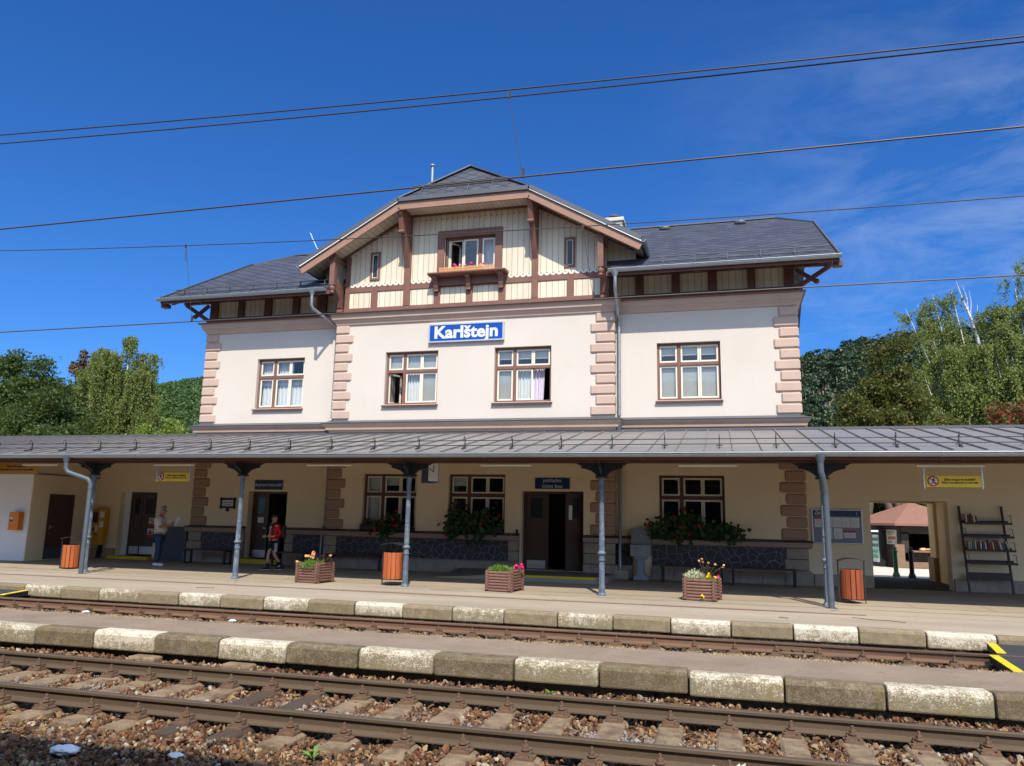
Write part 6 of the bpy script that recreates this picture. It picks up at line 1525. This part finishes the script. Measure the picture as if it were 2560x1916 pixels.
# ---------------------------------------------------------------- street behind the passage
def bollard(x, y, mat, label):
    t = thing('bollard', label, 'bollard', (x, y, 0), 'bollards in the street behind the passage')
    m = MB(); m.lathe((x,y,0),[(.12,0),(.12,.05),(.085,.14),(.075,.16)],8,smooth=False); m.lathe((x,y,.16),[(.072,0),(.065,.60),(.075,.62),(.075,.66)],10); m.build('shaft', mat, t)
    k = MB(); k.lathe((x,y,.82),[(.085,0),(.09,.03),(.04,.05),(.06,.08),(.065,.11),(.03,.16)],12); k.build('knob', mat, t)
bollard(5.39, 28.3, M['green_paint'], 'green iron bollard, seen through the passage'); bollard(5.80, 28.0, M['black_iron'], 'black iron bollard, seen through the passage')
ki = thing('kiosk', 'dark wooden snack kiosk with a red brown hexagonal roof behind the passage', 'kiosk', (8.2, 36.4, 0))
kc = (8.0, 36.7); kr = 2.85; ang = [R(60*k) for k in range(6)]; hx_ = [(kc[0]+kr*math.cos(a), kc[1]+kr*math.sin(a)) for a in ang]
k2 = [(kc[0]+(kr-.6)*math.cos(a), kc[1]+(kr-.6)*math.sin(a)) for a in ang]
m = MB()
rr = MB(); apex = (kc[0]-.3, kc[1], 2.66); rr.add([(x,y,1.75) for x, y in hx_] + [apex] + [(x,y,1.66) for x, y in hx_], [(i,(i+1)%6,6) for i in range(6)] + [(7+i,7+(i+1)%6,(i+1)%6,i) for i in range(6)] + [tuple(range(12,6,-1))]); rr.build('roof', M['kiosk_roof'], ki)
# the wall is built side by side so the counter side can stay open
wm = MB()
low_y = min(range(6), key=lambda i: k2[i][1]+k2[(i+1)%6][1])
for i in range(6):
    a, b = Vector((*k2[i],0)), Vector((*k2[(i+1)%6],0))
    if i == low_y: wm.bar(a+Vector((0,0,.30)), b+Vector((0,0,.30)), .1, .6); wm.bar(a+Vector((0,0,1.5)), b+Vector((0,0,1.5)), .1, .3); wm.bar(a+Vector((0,0,.85)),a+(b-a)*.12+Vector((0,0,.85)),.1,1.1)
    else: wm.bar(a+Vector((0,0,.85)), b+Vector((0,0,.85)), .1, 1.7)
wm.build('wall', M['kiosk_wood'], ki)
a, b = Vector((*k2[low_y],0)), Vector((*k2[(low_y+1)%6],0)); d = (b-a).normalized(); nn = Vector((d.y,-d.x,0))
q = MB(); q.bar(a+d*.3+nn*.2+Vector((0,0,.66)), b+nn*.2+Vector((0,0,.66)), .45, .06); q.build('counter', M['kiosk_roof'], ki)
q = MB(); q.bar(a-d*.28+nn*.1+Vector((0,0,.45)), a+d*.06+nn*.1+Vector((0,0,.45)), .34, .95); q.bar(a+nn*.13+Vector((0,0,.12)), b+nn*.13+Vector((0,0,.12)), .2, .24); q.build('brick_base', M['brick'], ki)
fo = MB()
for k in range(26): fo.ico(a+d*random.uniform(.45,2.0)+nn*random.uniform(.1,.35)+Vector((0,0,.74)), random.uniform(.05,.10), 1, .2, (1.3,1,.7))
tag(fo.build('bread_rolls', simple('bread', (.62,.42,.20), .8, .3, 6, 60, .3), None), 'pile of rolls and snacks on the kiosk counter', 'snacks', kind='stuff')
p5 = (low_y-1) % 6; c, e = Vector((*k2[p5],0)), Vector((*k2[(p5+1)%6],0)); d5 = (e-c).normalized(); n5 = Vector((d5.y,-d5.x,0)); L5 = (e-c).length
fr_ = thing('drinks_fridge', 'black glass door drinks fridge with lit bottles beside the kiosk', 'fridge', tuple(c+n5*.3))
q = MB(); q.bar(c+d5*.92+n5*.20+Vector((0,0,.76)), c+d5*1.46+n5*.20+Vector((0,0,.76)), .3, 1.5); q.build('cabinet', M['black_iron'], fr_)
q = MB(); q.bar(c+d5*1.02+n5*.357+Vector((0,0,.72)), c+d5*1.38+n5*.357+Vector((0,0,.72)), .01, 1.1); q.build('glass_front', simple('fridge_inside', (.55,.6,.58), .4, .3, 9, 30, 0), fr_)
q = MB(); q.bar(c+d5*.98+n5*.358+Vector((0,0,1.42)), c+d5*1.40+n5*.358+Vector((0,0,1.42)), .01, .07)
lm_ = NT('fridge_lamp'); em = lm_.n('ShaderNodeEmission'); em.inputs['Strength'].default_value = 1.0; q.build('light_strip', lm_.done(em.outputs[0]), fr_)
q = MB()
for z in (.42,.62,.86,1.10):
    for k in range(5): q.lathe(tuple(c+d5*(1.05+.075*k)+n5*.372+Vector((0,0,z-.08))), [(.022,0),(.022,.1),(.008,.14)], 6)
q.build('bottles', simple('green_bottles', (.05,.22,.16), .3, .5, 14, 30, 0), fr_)
ps = MB(); ps.bar(c+d5*1.54+n5*.07+Vector((0,0,1.20)), c+d5*2.1+n5*.07+Vector((0,0,1.20)), .02, .58); mbd = tag(ps.build('menu_board', simple('menu_paper', (.42,.41,.38), .7, .25, 7, 25, 0), None), 'pale menu board on the kiosk wall right of the fridge', 'menu board')
q = MB(); q.bar(c+d5*1.60+n5*.083+Vector((0,0,1.16)), c+d5*2.04+n5*.083+Vector((0,0,1.16)), .006, .12); q.build('food_picture', simple('food_photo', (.30,.13,.06), .6, .6, 16, 40, 0), mbd)
for zz in (1.30,1.36,1.42,1.02,.97): q = MB(); q.bar(c+d5*1.60+n5*.083+Vector((0,0,zz)), c+d5*(1.85+.1*(zz > 1.35))+n5*.083+Vector((0,0,zz)), .006, .02); q.build('menu_line', M['black'], mbd)

# ---------------------------------------------------------------- trees, hills
def leaves(name, C, mat, parent, size, per, spread, aspect=.6, droop=0, flat=.0):
    # C: array of cluster centres; every cluster gets leaf quads spread round it
    n = len(C)*per; c = np.repeat(C, per, 0) + RNG.normal(size=(n,3))*np.array(spread)
    nrm = RNG.normal(size=(n,3)); nrm[:,2] = np.abs(nrm[:,2]) + flat; nrm /= np.linalg.norm(nrm,axis=1)[:,None]
    t = np.cross(nrm, RNG.normal(size=(n,3))); t /= np.linalg.norm(t,axis=1)[:,None]
    if droop: t[:,2] -= droop; t /= np.linalg.norm(t,axis=1)[:,None]
    b = np.cross(nrm, t); b /= np.linalg.norm(b,axis=1)[:,None]
    s = (size*RNG.uniform(.6,1.3,n))[:,None]
    V = np.stack([c-t*s, c+b*s*aspect, c+t*s, c-b*s*aspect],1).reshape(-1,3)
    return arr_mesh(name, V, np.arange(4*n).reshape(-1,4), mat, parent)
def blob_points(c, r, n, shell=.55):
    q = RNG.normal(size=(n,3)); q /= np.linalg.norm(q,axis=1)[:,None]; return np.array(c) + q*np.array(r)*(shell + (1-shell)*RNG.random(n)[:,None]**.6)
def limbs(parent, base, tops, r, mat, name='trunk'):
    m = MB(); b = Vector(base)
    for tp in tops:
        tp = Vector(tp); k = b.lerp(tp, .45) + Vector((random.uniform(-.4,.4), random.uniform(-.4,.4), .5)); m.tube([b, b.lerp(k,.5), k, k.lerp(tp,.6), tp], [r, r*.85, r*.55, r*.3, r*.08], 7)
    return m.build(name, mat, parent)
def tree(label, base, blobs, leafmat, size, per, spread, trunk=M['bark'], r=.25, name='broadleaf_tree', group=None, dens=1.0, shell=.5, aspect=.6, droop=0):
    t = thing(name, label, 'tree', base, group)
    limbs(t, base, [b[0] for b in blobs[:10]], r, trunk)
    C = np.concatenate([blob_points(c, rr, int(dens*n), shell) for c, rr, n in blobs])
    leaves('crown', C, leafmat, t, size, per, spread, aspect, droop); return t
def rblobs(c, r, n, k, npts):
    out = []
    for _ in range(n):
        q = RNG.normal(size=3); q /= np.linalg.norm(q); p = np.array(c) + q*np.array(r)*RNG.uniform(.45,1.0); s = k*RNG.uniform(.6,1.15); out.append((tuple(p), (s,s,s*.75), npts))
    return out
# left: dark maples, weeping birch, red brown conifer, lime shrubs
tree('dark green maple at the left picture edge behind the canopy', (-46, 41, 0), rblobs((-46.2,41,7.2),(3.4,2.6,3.9),44,1.2,90), M['leaf_maple'], .115, 16, (.30,.30,.14))
tree('dark green maple with upright twigs left of the birch', (-42.6, 40, 0), rblobs((-42.9,40,6.8),(2.5,2.2,3.2),38,1.15,66)+[((-47.6,40,10.9),(1.0,.8,.9),90),((-46.2,40,11.0),(.8,.7,.8),70),((-44.0,40,10.9),(.35,.35,.9),30),((-43.1,40,10.6),(.35,.35,1.0),30),((-45.4,40,11.3),(.5,.5,.8),36)], M['leaf_maple'], .11, 16, (.28,.28,.14))
tree('low dark maple branch mass in front of the birch', (-41.2, 38, 0), rblobs((-40.9,38,5.6),(2.4,1.4,1.3),20,.85,70), M['leaf_maple'], .105, 14, (.26,.26,.13))
def weeping(label, base, tips, mat, n, L, size, trunk, name='birch_tree', group=None, r=.2, lean=None, spread=.8, kk=9, top=None):
    t = thing(name, label, 'tree', base, group); m = MB(); b = Vector(base); C = []
    for tp in tips:
        tp = Vector(tp); k = b.lerp(tp, .5) + Vector((random.uniform(-.3,.3),random.uniform(-.3,.3),.3)); m.tube([b, b.lerp(k,.5), k, k.lerp(tp,.55), tp], [r, r*.8, r*.5, r*.28, r*.06], 7)
    m.build('trunk', trunk, t)
    hubs = [(b.lerp(Vector(tp), .97), random.uniform(0, 6.28)) for tp in tips]
    for _ in range(max(8, n//13)):
        tp = Vector(tips[random.randrange(len(tips))]); u = random.uniform(.42,1.0)**.8; p = b.lerp(tp, u)
        w = spread*(1.15-u*(.75 if top is None else top)); a = random.uniform(0,2*math.pi); hubs.append((p + Vector((math.cos(a)*w*random.uniform(.3,1.5), math.sin(a)*w*random.uniform(.3,1.5), random.uniform(-.1,.5))), a))
    for _ in range(n):
        hb, a = hubs[random.randrange(len(hubs))]; q = hb + Vector((random.gauss(0,.26), random.gauss(0,.26), random.gauss(0,.12))); a += random.gauss(0,.5)
        ll = L*random.uniform(.25,1.2)
        for k in range(kk): v = k/kk; C.append((q.x+(math.cos(a)*.25*v), q.y+math.sin(a)*.25*v, q.z-ll*v*v))
    leaves('crown', np.array(C), mat, t, size, 8, (.08,.08,.10), .55, 1.2); return t
weeping('tall weeping birch left of the station', (-44.2, 48, 0), [(-43.9,48,14.9),(-45.3,48,13.6),(-42.8,48,13.2),(-46.8,47.4,11.8),(-42.0,47.6,11.6),(-48.2,48,10.6),(-41.4,48,9.8),(-44.5,46.6,12.4),(-43.2,49,12),(-49.3,48,10.3),(-40.9,48,8.9),(-47.6,48,12.3),(-41.7,48,12.2),(-46.2,48,13.4),(-42.3,48,12.9),(-48.6,47.5,11.3),(-44.6,47,13.6)], M['leaf_birch'], 2400, 2.6, .074, M['birch_bark'], r=.22, spread=1.3)
tree('small reddish brown conifer top behind the birch', (-60.3, 60, 0), [((-60.1,60,16.2),(.35,.35,.9),40),((-60.3,60,15.0),(.9,.9,.5),60),((-60.9,60,15.5),(.5,.3,.35),26),((-59.6,60,14.5),(1.0,.9,.5),60),((-60.3,60,12),(1.8,1.8,1.4),120)], M['conifer'], .17, 6, (.14,.14,.1), name='conifer_tree')
for i, (x, z, r_, lb) in enumerate(((-38.6,6.2,1.1,'lime green shrub right of the weeping birch'),(-36.9,6.9,.75,'pale green shrub top beside the corner of the station'),(-40.2,6.0,.9,'yellow green shrub below the weeping birch'))):
    tree(lb, (x, 45, 0), rblobs((x,45,z),(r_,r_*.8,1.2),9,.5,34), M['leaf_lime'], .11, 6, (.16,.16,.16), r=.08, name='shrub', group='shrubs left of the station')
# right: yellowing maple, leaning birches, sumac
tree('yellowing maple right of the station', (7.6, 38, 0), rblobs((7.7,38,6.6),(2.0,1.5,2.9),46,.55,34)+[((7.9,38,9.9),(.5,.5,.55),44),((7.1,38,9.3),(.5,.5,.5),44)], M['leaf_autumn'], .08, 15, (.2,.2,.12))
tree('low yellow green maple beside the station corner', (5.6, 37, 0), rblobs((5.9,37,6.0),(1.1,1.0,1.2),18,.50,40), M['leaf_autumn'], .075, 15, (.18,.18,.11))
weeping('leaning white birch with a drooping feathery top', (13.6, 45, 0), [(11.3,45,14.1),(10.5,45,13.6),(12.2,45,14.2),(9.9,45,13.4),(11.7,45,12.4),(10.9,45,12.6),(12.9,45,10.5)], M['leaf_birch'], 330, 1.7, .058, M['birch_bark'], r=.16, spread=.62, top=.35)
weeping('dense leaning birch in front of the hill', (12.6, 44, 0), [(11.2,44,10.6),(10.3,44,9.6),(11.9,44,11.2),(9.7,44,8.4),(12.6,44,10.6),(12.2,43.4,9.0),(10.8,43,7.4)], M['leaf_birch'], 640, 2.4, .064, M['birch_bark'], r=.15, spread=1.0)
weeping('birch behind the red sumac at the right', (14.6, 43.6, 0), [(13.5,43.6,11.2),(14.2,43.6,11.9),(14.9,43.6,11.4),(13.0,43.4,9.6),(14.2,43,9.4),(15.4,43.5,10.2)], M['leaf_birch'], 640, 2.4, .064, M['birch_bark'], r=.15, spread=1.0)
weeping('tall birch at the right picture edge', (15.8, 45, 0), [(15.2,45,15.0),(15.5,45,13.8),(14.7,45,13.4),(16.2,45,13.6),(15.9,45,12),(14.2,45,12.9),(17,45,12.5)], M['leaf_birch'], 480, 1.8, .060, M['birch_bark'], r=.15, spread=.75, top=.5)
bt = thing('bare_birch', 'thin birch with bare white top branches at the right', 'tree', (14.0, 45.5, 0))
m = MB()
m.tube([(14.4,45.5,0),(13.75,45.5,8.8),(13.72,45.5,10.1),(13.4,45.5,11.8),(13.17,45.5,12.9),(12.85,45.5,14.0),(12.63,45.5,14.95)], [.17,.12,.11,.09,.07,.03,.008], 8)
for a, b_ in (((13.17,12.9),(13.25,14.4)),((13.1,13.2),(12.95,14.7)),((13.3,12.3),(13.6,13.6)),((13.4,11.8),(13.0,12.6)),((13.0,13.5),(12.7,13.9))): m.tube([(a[0],45.5,a[1]),((a[0]+b_[0])/2+.06,45.5,(a[1]+b_[1])/2),(b_[0],45.6,b_[1])],[.035,.022,.006],5)
m.build('trunk', M['birch_bark'], bt); leaves('crown', blob_points((13.6,45.5,9.5),(.7,.6,1.8),130,.2), M['leaf_birch'], bt, .085, 4, (.15,.15,.2), .55, 1)
tree('red leaved sumac at the right above the canopy', (14.0, 40, 0), rblobs((13.6,40,6.6),(1.3,1.0,.8),12,.45,24), M['leaf_red'], .11, 6, (.16,.16,.12), r=.08, name='sumac_bush')
tree('dark broadleaf tree behind the kiosk', (9.5, 44, 0), rblobs((9.5,44,3.2),(5.5,1.5,3.0),34,1.3,60), M['leaf_maple'], .24, 8, (.4,.4,.3))
# hills
def hill(name, pts, foot, mat):
    # pts: crest line (x, y, z); foot: how far the slope comes towards the camera
    V, F = [], []; n = len(pts); K = 14
    for x, y, z in pts:
        for k in range(K): u = k/(K-1); V.append((x*(1-.55*(1-u)), y-foot*(1-u), z*(math.sin(u*math.pi/2)**1.0)-.6))
    for x, y, z in pts: V.append((x*1.4, y*1.6, z*.6))
    for i in range(n-1):
        for k in range(K-1): F.append((i*K+k, (i+1)*K+k, (i+1)*K+k+1, i*K+k+1))
        F.append((i*K+K-1, (i+1)*K+K-1, n*K+i+1, n*K+i))
    m = MB(); m.add(V, F, True); return tag(m.build(name, mat, fix=False), kind='structure'), np.array(V[:n*K]).reshape(n,K,3)
hl, GL = hill('hill', [(-640,500,70),(-520,500,80),(-430,500,87),(-385,500,92),(-330,500,95),(-250,500,99),(-120,500,100),(40,500,60)], 260, M['hill'])
hr, GR = hill('hill', [(-140,330,25),(-40,310,40),(28,300,48),(50,300,53),(68,300,55),(88,300,56.5),(104,300,57),(150,300,60),(260,300,55)], 170, M['hill'])
def on_hill(G, u, v):
    n, K, _ = G.shape; a = u*(n-1); i = min(int(a), n-2); fa = a-i; b = v*(K-1); k = min(int(b), K-2); fb = b-k
    return (G[i,k]*(1-fa)+G[i+1,k]*fa)*(1-fb) + (G[i,k+1]*(1-fa)+G[i+1,k+1]*fa)*fb
def in_view(p, x0, x1):
    a = p[0]/p[1]; return x0 < a < x1
C, S = [], []
for _ in range(9000):
    p = on_hill(GL, RNG.random(), RNG.uniform(.15,1))
    if in_view(p, -1.1, -.68) and p[2]/p[1] > .08: C.append(p)
C = np.array(C[:1500]); q = RNG.normal(size=(len(C)*70,3)); q /= np.linalg.norm(q,axis=1)[:,None]; q[:,2] = np.abs(q[:,2])
rad = np.repeat(RNG.uniform(2.6,4.6,len(C)),70)[:,None]; cc_ = np.repeat(C,70,0) + q*rad*np.array([1,1,1.25]) + np.array([0,0,1.5])
tag(leaves('forest', cc_, M['hill_wood'], None, .62, 2, (.5,.5,.5), .8), 'broadleaf wood covering the hill at the left', 'forest', kind='stuff')
C = []
for _ in range(12000):
    p = on_hill(GR, RNG.random(), RNG.uniform(.12,1))
    if in_view(p, .03, .40) and p[2]/p[1] > .07: C.append(p)
C = np.array(C[:1250])
hgt = RNG.uniform(7,11.5,len(C))
tm_ = MB(); CL = []; W = []
for p, h_ in zip(C, hgt):
    lean = RNG.normal(size=2)*.25
    tm_.tube([p, p+np.array([lean[0]*.5,lean[1]*.5,h_*.55]), p+np.array([lean[0],lean[1],h_])], [.2,.17,.05], 4, caps=False)
    k = 10; a = RNG.uniform(0,2*math.pi,k); u = RNG.random(k)**.8; rr_ = (1.7*(1-u)+.25)*np.sqrt(RNG.random(k)); lo_ = RNG.uniform(.35,.6) if p[2]/p[1] > .17 else RNG.uniform(.55,.85)
    W = np.repeat(np.stack([p[0]+lean[0]+rr_*np.cos(a), p[1]+lean[1]+rr_*np.sin(a), p[2]+h_*(lo_+(1.04-lo_)*u)],1), 20, 0); CL.append(W + RNG.normal(size=W.shape)*np.array([.55,.55,.15]))
fo_ = thing('pine_forest', 'pine wood with bare trunks covering the hill at the right', 'forest', (60, 280, 30)); fo_['kind'] = 'stuff'
tm_.build('trunks', M['pine_trunk'], fo_, fix=False)['kind'] = 'stuff'
leaves('crowns', np.concatenate(CL), M['pine'], fo_, .38, 1, (.1,.1,.05), .6, 0, .6)['kind'] = 'stuff'

# the house behind the camera whose shadow falls on the ballast at the lower left
bh = thing('house', 'house outside the picture whose shadow darkens the ballast at the lower left', 'building', (-9, -8, 0))
m = MB(); m.box(-26,4.6,-12,-2.0,-.06,8.4); m.build('wall', M['kiosk_wood'], bh)
m = MB(); m.prism([(-12.5,8.4),(-1.5,8.4),(-1.5,9.2),(-2.2,9.65),(-7,11.2),(-12.5,8.55)], -26.3, 4.9, 'yz')
m.build('roof', M['kiosk_roof'], bh)
